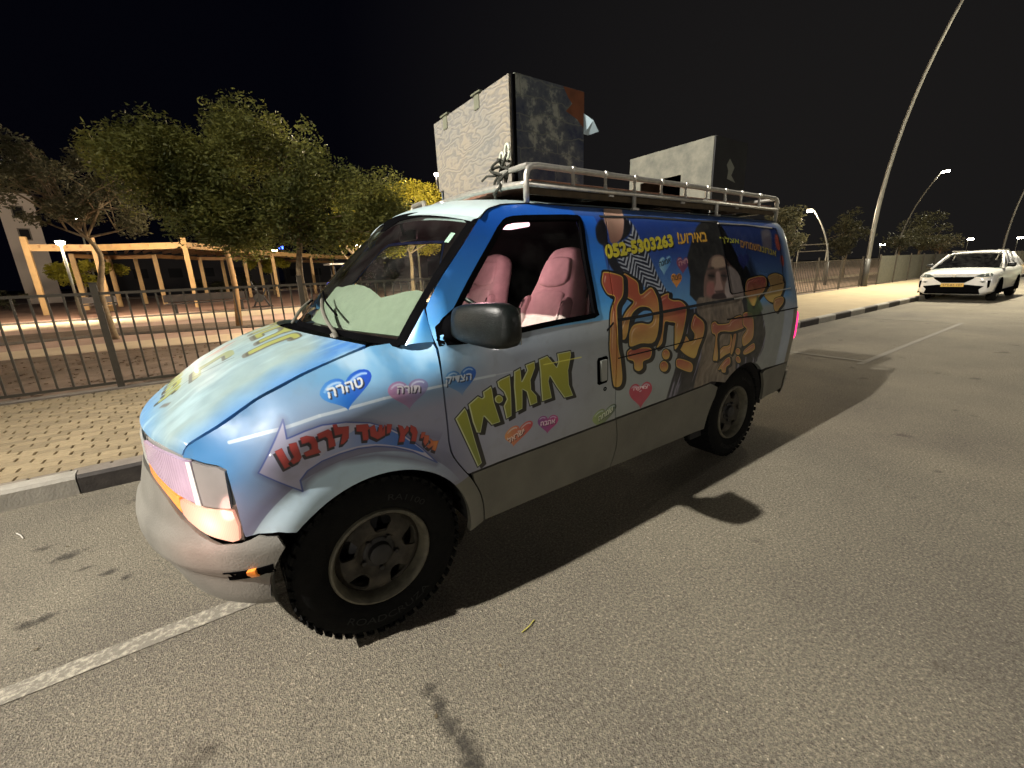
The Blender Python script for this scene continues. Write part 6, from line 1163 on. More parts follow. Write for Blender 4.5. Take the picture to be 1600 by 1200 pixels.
# ground behind the fence
PZ = 0.125
sheet('park_ground', [rd(-400, -5.27)[:2], rd(60, -5.27)[:2], (60, -300), (-400, -300)], PZ, M_sand)
def strip(name, pts, w0, m, z):
    P = [Vector(p) for p in smoothp(pts, 5, False)]; V = []; F = []
    for i, p in enumerate(P):
        nn = Vector((0, w0/2)); V += [(p.x+nn.x, p.y+nn.y, z), (p.x-nn.x, p.y-nn.y, z)]
    for i in range(len(P)-1): F.append((2*i, 2*i+1, 2*i+3, 2*i+2))
    o = mesh(name, V, F, m); o['kind'] = 'structure'; return o
sheet('soil_bed', [rd(-60, -5.27)[:2], rd(30, -5.27)[:2], (30, -10.2), (4, -10.4), (1, -9.9), (-3, -9.4), (-60, -9.4)], PZ+0.006, M_soil)
strip('park_path', [(30, -11.0), (12, -11.2), (7, -11.3), (4.2, -11.3), (1.8, -11.0), (-1.0, -10.4), (-5, -10.2), (-9, -10.2), (-60, -10.6)], 1.7, M_path, PZ+0.012)
sheet('soil_patch', [(9, -13.6), (3.5, -14.4), (1.0, -13.6), (-2.2, -12.4), (-3.2, -13.2), (-1, -15.5), (3.0, -17.2), (9, -18)], PZ+0.010, M_soil)
strip('park_path', [(22, -23.5), (8, -21.5), (2, -20.5), (-4, -19.5), (-20, -19.2)], 3.6, M_path, PZ+0.014)
sheet('play_surface', [(16, -27), (6, -25.5), (-4, -23), (-14, -28), (-14, -60), (16, -60)], PZ+0.018, M_rub)
g = G()
for pts in (((9, -13.4), (3.5, -14.2), (1.0, -13.4), (-2.4, -12.2)), ((12, -24.6), (5, -23.4), (-3, -21.9), (-12, -24.5)), ((30, -62), (0, -60), (-30, -62))):
    g.tube([(a, b, PZ+0.02) for a, b in smoothp(pts, 4, False)], 0.055, 5)
o = g.obj('park_edging', M_kg); o['kind'] = 'structure'
g = G(); rr2 = random.Random(8)
for k in range(900):
    a, b = rr2.uniform(-4, 5.5), rr2.uniform(-10, -5.4); s_ = rr2.uniform(0.012, 0.05); g.box((a, b+SL*a, PZ+0.008), (s_, s_*rr2.uniform(.6, 1.2), s_*0.7), rz=rr2.uniform(0, 3))
o = g.obj('soil_clods', M_soil); o['kind'] = 'stuff'

# ------------------------------------------------------------------ fence
M_fence = mat('grey_fence_paint', lin((62, 56, 45))[:3], 0.6, metal=0.1, var=0.12, scale=20); M_mesh = None
fence = thing('fence', rd(-12, -5.32, PV), 'long grey metal bar fence between the pavement and the park', 'fence')
FX, FY = fence.location.x, fence.location.y
def fl(x, z=0.0): return (x-FX, SL*(x-FX), z)
ph = 1.42
g = G(); g.box((0, 0, ph/2), (0.075, 0.045, ph), bev=0.004); g.box((0, 0, ph+0.004), (0.085, 0.055, 0.012)); o = g.obj('fence_post', M_fence, fence); postd = o.data; o.location = fl(1.60); 
g = G(); g.box((0, 0, 0.68), (0.022, 0.022, 1.24)); o = g.obj('fence_bar', M_fence, fence); bard = o.data; o.location = fl(1.60+0.155)
SP = 2.48
px = [1.60+SP*k for k in range(-18, 3)]
for x in px:
    if abs(x-1.60) > 0.01: q = bpy.data.objects.new('fence_post', postd); link(q, fence); q.location = fl(x); q.rotation_euler = (0, 0, SL)
for x in px[:-1]:
    for zz in (0.075, 1.285):
        g = G(); a, b = fl(x+0.04, zz), fl(x+SP-0.04, zz); g.box(((a[0]+b[0])/2, (a[1]+b[1])/2, zz), (SP-0.08, 0.030, 0.035), rz=SL); g.obj('fence_rail', M_fence, fence)
nb = 0; restg = G()
for x in sorted([x+0.155*k for x in px[:-1] for k in range(1, 16)], key=lambda x: abs(x-0.4)):
    if abs(x-1.755) < 0.01: continue
    if nb < 290: q = bpy.data.objects.new('fence_bar', bard); link(q, fence); q.location = fl(x); nb += 1
    else: a = fl(x, 0.68); restg.box(a, (0.017, 0.017, 1.24))
if restg.V: restg.obj('far_bars', M_fence, fence)['kind'] = 'stuff'
g = G(); g.box((0, 0, -0.04), (52, 0.16, 0.10), rz=SL); g.obj('fence_plinth', M_kg, fence)
# far stretch of fence carries dull green screening
scr = thing('screen_fence', rd(-27.8, -5.27, PV), 'far stretch of fence with dull grey green screening', 'fence')
g = G(); g.box((-30, -SL*30+0.0, 0.74), (60, 0.02, 1.36), rz=SL); g.obj('screening', mat('grey_green_screen', lin((92, 92, 80))[:3], 0.9, var=0.15), scr)
for k in range(24): g = G(); g.box((-2.48*k, SL*(-2.48*k)+0.03, 0.75), (0.07, 0.05, 1.5)); g.obj('post', M_fence, scr)

# ------------------------------------------------------------------ pergola of the play area
M_per = mat('ochre_painted_timber', lin((168, 134, 86))[:3], 0.6, var=0.12, scale=3); M_per2 = mat('ochre_beam', lin((150, 112, 70))[:3], 0.6, var=0.1, scale=3)
perg = thing('pergola', (-2, -36, PZ), 'long ochre timber pergola standing behind the fence', 'pergola')
Fr = [(7.6, -31.0), (5.0, -31.0), (0.9, -28.9), (-2.0, -33.2), (-4.6, -38.5), (-8.3, -42.5), (-13.3, -47.8)]
Bk = [(6.6, -34.7), (5.3, -37.3), (2.8, -36.2), (0.3, -40.5), (-2.8, -41.3), (-4.3, -45.5), (-12.9, -53.8)]
Zt = 3.50
def pl(p, z=0): return (p[0]+2, p[1]+36, z)
for i, p in enumerate(Fr):
    if i == 3: continue
    g = G(); hh = 4.05 if i < 3 else 3.6; g.box(pl(p, hh/2), (0.24, 0.24, hh), bev=0.01); g.obj('post', M_per, perg)
for p in Bk + [(4.2, -40.4), (-1.3, -44.4)]: g = G(); g.box(pl(p, 1.7), (0.24, 0.24, 3.4)); g.obj('post', M_per, perg)
def beam(a, b, z, w, h, m, name):
    a = Vector(pl(a, z)); b = Vector(pl(b, z)); d = b-a; g = G(); g.box((a+b)/2, (d.length+0.2, w, h), rz=atan2(d.y, d.x)); g.obj(name, m, perg)
for i in range(len(Fr)-1): beam(Fr[i], Fr[i+1], Zt, 0.16, 0.34, M_per, 'beam')
for i in range(len(Bk)-1): beam(Bk[i], Bk[i+1], Zt-0.22, 0.14, 0.26, M_per2, 'beam')
for i in range(len(Fr)-1):
    for k in range(5):
        t = k/5; a = (Fr[i][0]*(1-t)+Fr[i+1][0]*t, Fr[i][1]*(1-t)+Fr[i+1][1]*t); b = (Bk[i][0]*(1-t)+Bk[i+1][0]*t, Bk[i][1]*(1-t)+Bk[i+1][1]*t); beam(a, b, Zt+0.06, 0.10, 0.14, M_per2, 'rafter')
# two leaning tree stakes
for pos, lab in (((-0.30, -13.8), 'pale leaning timber stake inside the park fence'),):
    g = G(); g.tube([(0, 0, 0), (-0.10, 0.03, 1.2), (-0.06, 0.02, 2.9)], [0.10, 0.085, 0.075], 10); o = g.obj('tree_stake', mat('weathered_post', lin((150, 118, 78))[:3], 0.8, var=0.2), None, True); o.location = (*pos, PZ); tag(o, lab, 'post')
# benches and exercise bike
M_bench = mat('dark_timber_bench', (0.035, 0.026, 0.022), 0.7); M_steel = mat('dark_painted_steel', (0.02, 0.02, 0.02), 0.5, metal=0.4)
for i, (bxp, byp, rz, W, lab) in enumerate(((0.35, -23.6, 0.15, 3.4, 'long dark low bench in front of the pergola'), (-8.6, -33.5, 0.2, 2.2, 'dark low bench beside the right end of the pergola'), (5.2, -29.0, 0.1, 1.6, 'small bench between the left pergola posts'))):
    b_ = thing('park_bench', (bxp, byp, PZ), lab, 'bench', None, rz)
    g = G(); 
    for k in range(5): g.box((0, -0.28+0.14*k, 0.48), (W, 0.12, 0.05))
    g.obj('seat', M_bench, b_)
    g = G(); g.box((0, -0.42, 0.72), (W, 0.05, 0.34)); g.obj('backrest', M_bench, b_)
    for sx in (-0.4, 0.4): g = G(); g.box((sx*W, 0, 0.23), (0.10, 0.6, 0.46)); g.obj('leg', M_steel, b_)
ex = thing('exercise_bike', (-2.0, -24.2, PZ), 'dark outdoor exercise machine right of the long bench', 'exercise machine')
g = G(); g.tube([(-0.5, 0, 0.03), (0.5, 0, 0.03)], 0.05); g.tube([(-0.35, 0, 0.05), (-0.1, 0, 0.6), (-0.3, 0, 1.0)], 0.045); g.tube([(0.4, 0, 0.05), (0.1, 0, 0.65), (0.35, 0, 1.35)], 0.045); g.obj('frame', M_steel, ex)
g = G(); g.box((-0.32, 0, 1.02), (0.34, 0.22, 0.07), bev=0.02); g.obj('seat', M_steel, ex)
g = G(); g.tube([(0.35, -0.28, 1.38), (0.38, 0, 1.35), (0.35, 0.28, 1.38)], 0.025); g.obj('handlebar', M_steel, ex)
g = G(); g.lathe([(0.0, -0.03), (0.24, -0.03), (0.24, 0.03), (0.0, 0.03)], c=(0.12, 0, 0.5), n=20); g.obj('flywheel', M_steel, ex)
# litter bin, little table, play slide roof in the distance
bn = thing('litter_bin', (7.9, -21.0, PZ), 'brown round litter bin at the far left of the park', 'litter bin')
g = G(); g.lathe([(0.0, 0), (0.26, 0), (0.28, 0.1), (0.28, 0.8), (0.24, 0.85), (0.2, 0.86), (0.0, 0.86)], axis='Z', n=20); g.obj('body', mat('brown_bin', (0.10, 0.06, 0.05), 0.7), bn, True, 40)
kd = thing('kiosk', (-9.5, -36.5, PZ), 'small pale kiosk with a flat canopy right of the pergola', 'kiosk')
g = G(); g.box((0, 0, 1.1), (1.6, 1.4, 1.1), bev=0.02); g.obj('counter', mat('kiosk_cream', (0.42, 0.36, 0.27), 0.6), kd)
g = G(); g.box((0, 0, 2.5), (2.4, 2.2, 0.12)); g.obj('canopy', mat('kiosk_white', (0.6, 0.56, 0.5), 0.6), kd)
for sx in (-0.75, 0.75):
    for sy in (-0.65, 0.65): g = G(); g.box((sx, sy, 1.25), (0.07, 0.07, 2.5)); g.obj('post', M_steel, kd)
# far dark buildings and the stone tower
M_bld = mat('dark_render_wall', lin((44, 42, 44))[:3], 0.9, var=0.1, scale=0.2); M_stone = mat('pale_stone_wall', lin((196, 182, 170))[:3], 0.9, var=0.1, scale=0.6); M_pane = mat('dark_window_pane', (0.012, 0.012, 0.014), 0.6, spec=0.1)
tw = thing('stone_tower', (13.6, -60.0, 0), 'pale stone tower with small dark windows above the left end of the pergola', 'tower', None, 0.2)
g = G(); g.box((0, 0, 5.0), (2.4, 2.4, 10.0)); g.obj('wall', M_stone, tw)
g = G(); g.box((0, 0, 10.1), (2.7, 2.7, 0.25)); g.obj('roof', M_stone, tw)
for zz in (6.6, 8.6):
    w_ = framed('window_frame', 0, -0.42, 0.42, zz-0.55, zz+0.55, -0.32, 0.32, zz-0.45, zz+0.45, M_kg, tw); w_.rotation_euler = (0, 0, pi/2); w_.location = (0, 1.215, 0)
    g = G(); g.box((0, 1.205, zz), (0.64, 0.02, 0.9)); g.obj('window_pane', M_pane, tw)
for (bx_, by_, w_, d_, h_, rz_, lab, nw) in ((2, -78, 22, 10, 5.4, 0.12, 'low dark building behind the middle of the pergola', 6), (34, -84, 16, 10, 4.5, 0.3, 'dark building left of the stone tower', 4), (-26, -88, 26, 12, 5.0, -0.3, 'long dark building behind the right end of the pergola', 7)):
    bd = thing('park_building', (bx_, by_, 0), lab, 'building', 'dark buildings beyond the park', rz_)
    g = G(); g.box((0, 0, h_/2), (w_, d_, h_)); g.obj('wall', M_bld, bd); g = G(); g.box((0, 0, h_+0.15), (w_+0.5, d_+0.5, 0.3)); g.obj('roof', M_bld, bd)
    for k in range(nw): g = G(); g.box((-w_/2+w_*(k+0.5)/nw, d_/2+0.02, h_*0.55), (1.5, 0.06, 1.2)); g.obj('window', M_pane, bd)
# ------------------------------------------------------------------ trees
def leafm(name, c1, c2, scale=0.7):
    m, n, l, b = newmat(name); b.inputs['Roughness'].default_value = 0.6; b.inputs['Specular IOR Level'].default_value = 0.3
    t = tex(n, l, 'ShaderNodeTexNoise', scale, Detail=5, Roughness=0.7); r = ramp(n, l, t.outputs['Fac'], [(0.35, lin(c1)), (0.65, lin(c2))]); l.new(r.outputs[0], b.inputs['Base Color'])
    tl = n.new('ShaderNodeBsdfTranslucent'); l.new(r.outputs[0], tl.inputs['Color']); mx = n.new('ShaderNodeMixShader'); mx.inputs['Fac'].default_value = 0.35
    l.new(b.outputs[0], mx.inputs[1]); l.new(tl.outputs[0], mx.inputs[2]); l.new(mx.outputs[0], n['Material Output'].inputs['Surface']); return m
M_leaf = leafm('olive_green_leaves', (58, 66, 32), (126, 126, 62)); M_leaf2 = leafm('grey_green_leaves', (62, 62, 46), (90, 88, 62)); M_leafy = leafm('yellow_green_leaves', (120, 116, 34), (160, 150, 50))
M_bark = mat('grey_brown_bark', lin((124, 108, 84))[:3], 0.9, var=0.3, scale=14, bump=0.6)
def leaves(centers, radii, n, size, seed, flat=0.7, droop=0.0):
    r = np.random.default_rng(seed); C = np.asarray(centers, float); R_ = np.asarray(radii, float)
    w = R_**2; w = w/w.sum(); k = r.choice(len(C), n, p=w); d = r.normal(size=(n, 3)); d /= np.linalg.norm(d, axis=1)[:, None]
    rad = r.random(n)**0.45; P = C[k]+d*(R_[k]*rad)[:, None]*np.array([1, 1, flat]); P[:, 2] -= droop*r.random(n)**2*R_[k]
    a = r.normal(size=(n, 3)); a[:, 2] = a[:, 2]*0.5-0.25; a /= np.linalg.norm(a, axis=1)[:, None]; b = np.cross(a, r.normal(size=(n, 3))); b /= np.linalg.norm(b, axis=1)[:, None]
    s = size*(0.6+0.9*r.random(n))[:, None]; V = np.stack([P-a*s, P+b*s*0.36, P+a*s, P-b*s*0.36], 1).reshape(-1, 3)
    return V
def leafmesh(name, V, m, parent):
    n = len(V)//4; me = bpy.data.meshes.new(name); me.vertices.add(n*4); me.vertices.foreach_set('co', V.astype(np.float32).ravel())
    me.loops.add(n*4); me.loops.foreach_set('vertex_index', np.arange(n*4, dtype=np.int32)); me.polygons.add(n); me.polygons.foreach_set('loop_start', np.arange(0, n*4, 4, dtype=np.int32)); me.polygons.foreach_set('loop_total', np.full(n, 4, np.int32))
    me.materials.append(m); me.update(calc_edges=True); me.validate(); return link(bpy.data.objects.new(name, me), parent)
def tree(name, pos, label, crown, n, size, m, seed, trunk=((0, 0, 0), (0.05, 0, 1.0), (0, 0.05, 2.2)), r0=0.12, nclump=40, cr=0.5, group=None, flat=0.7, limbs=8, rl=0.03, cat='tree', droop=0.3, twigs=True):
    """crown: list of (x, y, z, rx, ry, rz) lumps relative to the foot"""
    t = thing(name, (*pos, PZ), label, cat, group); r = np.random.default_rng(seed); cs = []
    per = max(1, nclump//len(crown))
    for (x, y, z, rx, ry, rz) in crown:
        for k in range(per):
            d = r.normal(size=3); d /= np.linalg.norm(d); q = r.random()**0.4; cs.append((x+d[0]*rx*q, y+d[1]*ry*q, z+d[2]*rz*q))
    rad = [cr*(0.45+0.9*r.random()) for _ in cs]
    leafmesh('crown', leaves(cs, rad, n, size, seed, flat, droop), m, t)
    g = G(); T = [Vector(q) for q in smoothp(trunk, 4, False)]; g.tube(T, [r0*(1-0.45*i/(len(T)-1)) for i in range(len(T))], 10)
    g.obj('trunk', M_bark, t, True)
    top = T[-1]; order = r.permutation(len(cs))[:limbs*3 if twigs else limbs]
    for j in range(limbs):
        c = Vector(cs[order[j]]); g = G(); st = T[-1-(j % 3)]
        mid = (st+c)/2+Vector(r.normal(size=3)*0.12)+Vector((0, 0, 0.10)); pts = smoothp([tuple(st), tuple(mid), tuple(c)], 4, False); g.tube(pts, [rl*(1-0.75*i/(len(pts)-1)) for i in range(len(pts))], 6)
        if twigs:
            for q in range(2):
                c2 = Vector(cs[order[(limbs+2*j+q) % len(order)]]); p2 = Vector(pts[len(pts)//2]); 
                if (c2-p2).length < 2.2: g.tube([p2, (p2+c2)/2+Vector((0, 0, 0.08)), c2], [rl*0.5, rl*0.35, rl*0.12], 5)
        g.obj('limb', M_bark, t, True)
    return t
# big tree over the fence
tree('acacia_tree', (-1.40, -8.0), 'big spreading green tree just behind the fence over the bonnet of the van', [(-0.2, 0, 3.35, 1.6, 1.2, 0.95), (0.9, 0.2, 3.3, 1.6, 1.1, 1.0), (2.0, 0.1, 3.3, 0.95, 0.9, 0.75), (-1.5, 0.1, 3.0, 1.1, 1.0, 0.85), (0.4, -0.1, 4.0, 1.4, 1.0, 0.7), (-1.7, 0.2, 2.6, 0.7, 0.7, 0.5), (2.2, 0.1, 3.8, 0.7, 0.6, 0.4), (1.5, 0.0, 2.7, 0.9, 0.8, 0.5), (0.3, 0.3, 2.75, 1.1, 0.8, 0.45), (-0.7, 0.2, 2.45, 0.9, 0.8, 0.4), (1.0, 0, 2.4, 0.8, 0.8, 0.3)], 88000, 0.038, M_leaf, 11,
     trunk=((0.06, 0, 0), (0.02, 0, 0.9), (0.05, 0.02, 1.5), (-0.02, 0.03, 2.0), (-0.1, 0, 2.5)), r0=0.085, nclump=230, cr=0.42, limbs=14, rl=0.04, droop=0.6)
tree('bare_tree', (2.3, -13.0), 'thin sparse tree at the left edge with mostly bare branches', [(0.6, 0, 4.0, 1.5, 1.2, 0.9), (1.6, 0, 4.6, 1.0, 0.8, 0.7), (-0.3, 0, 4.1, 0.9, 0.8, 0.8), (0.2, 0, 3.2, 1.3, 0.9, 0.4)], 15000, 0.045, M_leaf2, 12, trunk=((0.3, 0, 0), (0.35, 0, 1.2), (0.15, 0, 2.2), (0.5, 0, 2.9)), r0=0.08, nclump=70, cr=0.34, limbs=18, rl=0.035)
tree('yellow_lit_tree', (-7.3, -16.0), 'yellow lit tree seen behind the van windscreen', [(0, 0, 3.7, 1.9, 1.3, 1.0), (1.6, 0.2, 3.6, 1.2, 1.0, 0.9), (-1.5, 0, 3.5, 1.1, 1.0, 1.1), (-0.2, 0, 4.7, 1.4, 1.0, 0.6), (-1.0, 0, 2.9, 0.9, 0.8, 0.45), (0.5, 0, 2.95, 0.8, 0.8, 0.45), (-1.9, 0, 3.0, 0.7, 0.8, 0.5)], 26000, 0.055, M_leafy, 13, trunk=((0, 0, 0), (0.03, 0, 1.0), (-0.02, 0, 1.9), (0.05, 0, 2.6)), r0=0.10, nclump=70, cr=0.45, limbs=9, rl=0.045)
tree('yellow_lit_tree', (-4.6, -15.2), 'smaller forked yellow lit tree left of the one behind the windscreen', [(-0.5, 0, 3.2, 0.8, 0.8, 0.6), (0.4, 0, 3.4, 0.8, 0.7, 0.6)], 3200, 0.07, M_leafy, 14, trunk=((0, 0, 0), (0.1, 0, 1.0), (-0.1, 0, 2.4)), r0=0.06, nclump=24, cr=0.4, limbs=6)
tree('lit_bush_tree', (7.0, -38.0), 'bright yellow green tree behind the left pergola posts', [(-0.9, 0, 2.6, 1.6, 1.0, 0.8), (0.8, 0, 2.3, 1.2, 1.0, 0.7)], 4000, 0.11, M_leafy, 15, trunk=((0, 0, 0), (0, 0, 1.0), (-0.2, 0, 2.0)), r0=0.10, nclump=24, cr=0.5, limbs=8)
tree('lit_bush_tree', (-5.2, -46.0), 'small yellow green tree behind the right half of the pergola', [(0, 0, 3.0, 1.7, 1.0, 0.7)], 2600, 0.12, M_leafy, 16, trunk=((0, 0, 0), (0, 0, 1.2), (0, 0, 2.4)), r0=0.10, nclump=20, cr=0.5, limbs=8)
for i, (x, y, s_, lab) in enumerate(((13, -42, 1.0, 'olive hedge at the far left edge behind the pergola'), (19, -52, 1.5, 'taller grey green shrub mass at the far left edge'), (-3.0, -56, 1.2, 'dark hedge behind the middle pergola posts'), (-17.5, -52, 1.3, 'dark shrub beyond the right end of the pergola'))):
    tree('shrub', (x, y), lab, [(0, 0, 1.0*s_, 2.6*s_, 1.2, 0.8*s_), (2.2, 0, 0.9*s_, 1.8, 1.0, 0.7*s_)], 2600, 0.14, M_leaf2, 30+i, trunk=((0, 0, 0), (0, 0, 0.4), (0.1, 0, 0.7)), r0=0.08, nclump=30, cr=0.6, limbs=3, cat='shrub', twigs=False)
# right-hand group of trees behind the fence
rt = ((-24.4, -7.9, 1.0, 'sparse small tree behind the fence just right of the van', [(0.5, 0.2, 2.5, 1.4, 0.9, 0.8), (-0.7, 0, 3.6, 0.9, 0.7, 0.5), (0.5, 0, 3.3, 1.1, 0.6, 0.6), (-0.4, 0, 2.3, 1.0, .7, .5)], 3600),
      (-26.5, -10.0, 1.0, 'thin bare young tree left of the nearest lamp mast', [(0, 0, 2.2, 0.8, 0.8, 0.6)], 420),
      (-38, -9.5, 1.5, 'dark tree behind the fence right of the nearest lamp mast', [(0, 0, 3.6, 1.6, 1.4, 1.3), (1.2, 0, 2.6, 1.4, 1.2, 0.9)], 2600),
      (-42, -7.5, 1.5, 'low yellowish tree beside the dark tree right of the mast', [(0, 0, 2.4, 0.9, 0.8, 0.5)], 700),
      (-52, -8.5, 1.6, 'farther dark tree left of the white parked car', [(0, 0, 3.6, 2.0, 1.6, 1.2), (2.2, 0, 2.7, 1.6, 1.3, 0.8)], 3400),
      (-62, -9, 1.5, 'farthest low tree above the screened fence', [(0, 0, 2.6, 2.0, 1.5, 0.8)], 1700))
for i, (x, y, s_, lab, cr_, n_) in enumerate(rt):
    tree('street_tree', (x, y), lab, cr_, n_, 0.06+0.03*s_, M_leaf2, 50+i, trunk=((0, 0, 0), (0.06, 0, 0.9), (-0.05, 0, 1.9)), r0=0.07*s_, nclump=(60 if i == 0 else 22+6*i), cr=0.36*s_, group='trees behind the fence beyond the van', limbs=7, rl=0.035)

# ------------------------------------------------------------------ street lamps
M_mast = mat('galvanised_mast', lin((120, 118, 108))[:3], 0.4, metal=0.5, var=0.1); M_mastd = mat('dark_mast_base', (0.05, 0.048, 0.042), 0.5)
M_lit = emitter('lit_lamp_white', (1.0, 0.93, 0.78), 110.0); M_litp = emitter('lit_lamp_pinkish', (1.0, 0.85, 0.80), 45.0); M_lity = emitter('lit_lamp_yellow', (1.0, 0.88, 0.45), 25.0); M_litb = emitter('lit_sign_blue', (0.05, 0.12, 1.0), 12.0)
def curved_mast(pos, label, top, head, r=0.10, lit=M_lit, group='tall curved street lamps', straight=0.35, hs=0.45):
    t = thing('street_lamp', pos, label, 'street lamp', group)
    H_, dx, dy = top; pts = []
    for i in range(15):
        u = i/14; z = H_*u; k = max(0.0, u-0.12)/0.88; pts.append((dx*k**2.3, dy*k**2.3, z))
    g = G(); g.tube(pts, [r*(1-0.5*i/14) for i in range(15)], 10); g.obj('mast', M_mast, t, True)
    g = G(); g.tube([(0, 0, 0), (0, 0, 1.3)], [r*1.35, r*1.15], 12); g.obj('mast_base', M_mastd, t, True)
    e = Vector(pts[-1]); d = (e-Vector(pts[-2])).normalized(); hd_ = e+Vector((dx, dy, 0)).normalized()*hs*0.5 if (dx or dy) else e
    g = G(); a = atan2(dy, dx); g.box(hd_, (hs, 0.20, 0.09), rz=a, bev=0.03); o = g.obj('lamp_head', M_mast, t, True)
    g = G(); g.box(hd_-Vector((0, 0, 0.075)), (hs*0.8, 0.24, 0.09), rz=a, bev=0.03); g.obj('lamp_glass', lit, o)
    return t
curved_mast((-25.9, -4.80, PV), 'tall curved street lamp rising out of the top of the photo behind the van', (12.2, 0.0, 2.05), None)
curved_mast((-64.5, -4.95, PV), 'next tall curved street lamp above the white parked car', (12.2, 0.0, 2.05), None)
curved_mast((8.8, -5.1, PV), 'curved street lamp ahead of the van outside the photo', (9.0, 0.0, 4.7), None)
curved_mast((42.0, 51.5, 0.0), 'added unseen lamp on a curved mast across the road, lighting the van side', (9.6, 0.0, -3.2), None)
curved_mast((-30.0, 49.5, 0.0), 'added unseen weaker lamp on a curved mast far across the road', (9.6, 0.0, -3.2), None)
curved_mast((-44.5, -8.3, PZ), 'smaller lit curved lamp between the trees right of the tall mast', (7.05, 1.2, 2.0), None, 0.07, M_lit, 'smaller lit lamps along the path', hs=0.5)
curved_mast((-27.3, -6.9, PZ), 'low arched lit lamp behind the fence right of the van', (4.0, 0.2, -1.0), None, 0.055, M_litp, 'smaller lit lamps along the path', hs=0.3)
def park_lamp(p, h, label, m=M_lit, sz=0.13, arm=0.0):
    t = thing('park_lamp', (p[0], p[1], PZ), label, 'park lamp', 'lit lamps in the park'); g = G(); g.tube([(0, 0, 0), (0, 0, h-PZ-0.05)], [0.06, 0.045], 8); g.obj('post', M_mast, t, True)
    g = G(); g.lathe([(0.0, h-PZ+0.05), (sz*1.2, h-PZ+0.0), (sz*1.3, h-PZ-0.02), (0.0, h-PZ-0.02)], axis='Z', n=14); o = g.obj('lamp_cap', M_mast, t, True)
    g = G(); g.lathe([(0.0, h-PZ-0.03), (sz*0.9, h-PZ-0.03), (sz*0.8, h-PZ-0.12), (sz*0.3, h-PZ-0.17), (0.0, h-PZ-0.18)], axis='Z', n=14); g.obj('lamp_globe', m, o, True)
    return t
park_lamp((4.9, -23.1), 3.4, 'brightest park lamp just above the left end of the pergola', M_lit, 0.16)
park_lamp((6.4, -38.4), 6.0, 'small high park lamp above the left part of the pergola', M_lit, 0.13)
park_lamp((-9.2, -74.0), 6.0, 'far yellow lamp above the middle of the pergola', M_lity, 0.75)
park_lamp((-8.4, -28.9), 4.0, 'white lamp on a post left of the windscreen', M_lit, 0.16); park_lamp((-9.8, -32.5), 4.0, 'fainter lamp right beside the white lamp left of the windscreen', M_lit, 0.13)
park_lamp((-9.4, -20.0), 4.9, 'round lamp shining through the yellow tree above the van roof', M_litp, 0.20); park_lamp((-9.2, -16.7), 6.0, 'small lamp beside the lower left corner of the plywood box', M_litp, 0.10)
park_lamp((14.5, -14.0), 4.5, 'park lamp outside the left edge of the photo', M_lit, 0.15)
for i, (x, y, z, lab) in enumerate(((-9.6, -68.4, 6.0, 'blue sign light beside the far yellow lamp'), (-11.3, -54.6, 6.0, 'single blue light high behind the tree trunk'))):
    t = thing('blue_light', (x, y, PZ), lab, 'light', 'blue lights beyond the park'); g = G(); g.tube([(0, 0, 0), (0, 0, z-0.3)], 0.06, 6); g.obj('post', M_steel, t); g = G(); g.box((0, 0, z-0.1), (0.55, 0.25, 0.42), bev=0.05); g.obj('sign_face', M_litb, t)
for i, (x, y, h, lab) in enumerate(((-212, -53.5, 4.0, 'distant street light left of the white car'), (-216, -42.4, 4.2, 'distant street light over the roof left edge of the white car'), (-223, -32, 4.4, 'distant street light above the white car'), (-260, -24.2, 4.6, 'distant street light at the right edge of the photo'))):
    t = thing('distant_lamp', (x, y, 0), lab, 'street lamp', 'distant street lights'); g = G(); g.tube([(0, 0, 0), (0, 0, h+2)], 0.12, 6); g.obj('post', M_mast, t); g = G(); g.box((0.3, 0.6, h+2), (0.5, 1.5, 0.4)); g.obj('lamp_head', M_lit if i != 1 else M_lity, t)
# goal-like frame behind the far fence
t = thing('pullup_frame', (-31.5, -9.3, PZ), 'thin metal pull-up frame behind the fence left of the tall mast', 'exercise frame'); g = G()
for a in ((-0.0, -0.8), (0.0, 0.8)): g.tube([(0, a[1], 0), (0, a[1], 2.3)], 0.04, 6)
g.obj('upright', M_mast, t); g = G(); g.tube([(0, -0.8, 2.3), (0, 0.8, 2.3)], 0.03, 6); g.tube([(0, -0.8, 1.9), (0, 0.8, 1.9)], 0.03, 6); g.obj('bar', M_mast, t)

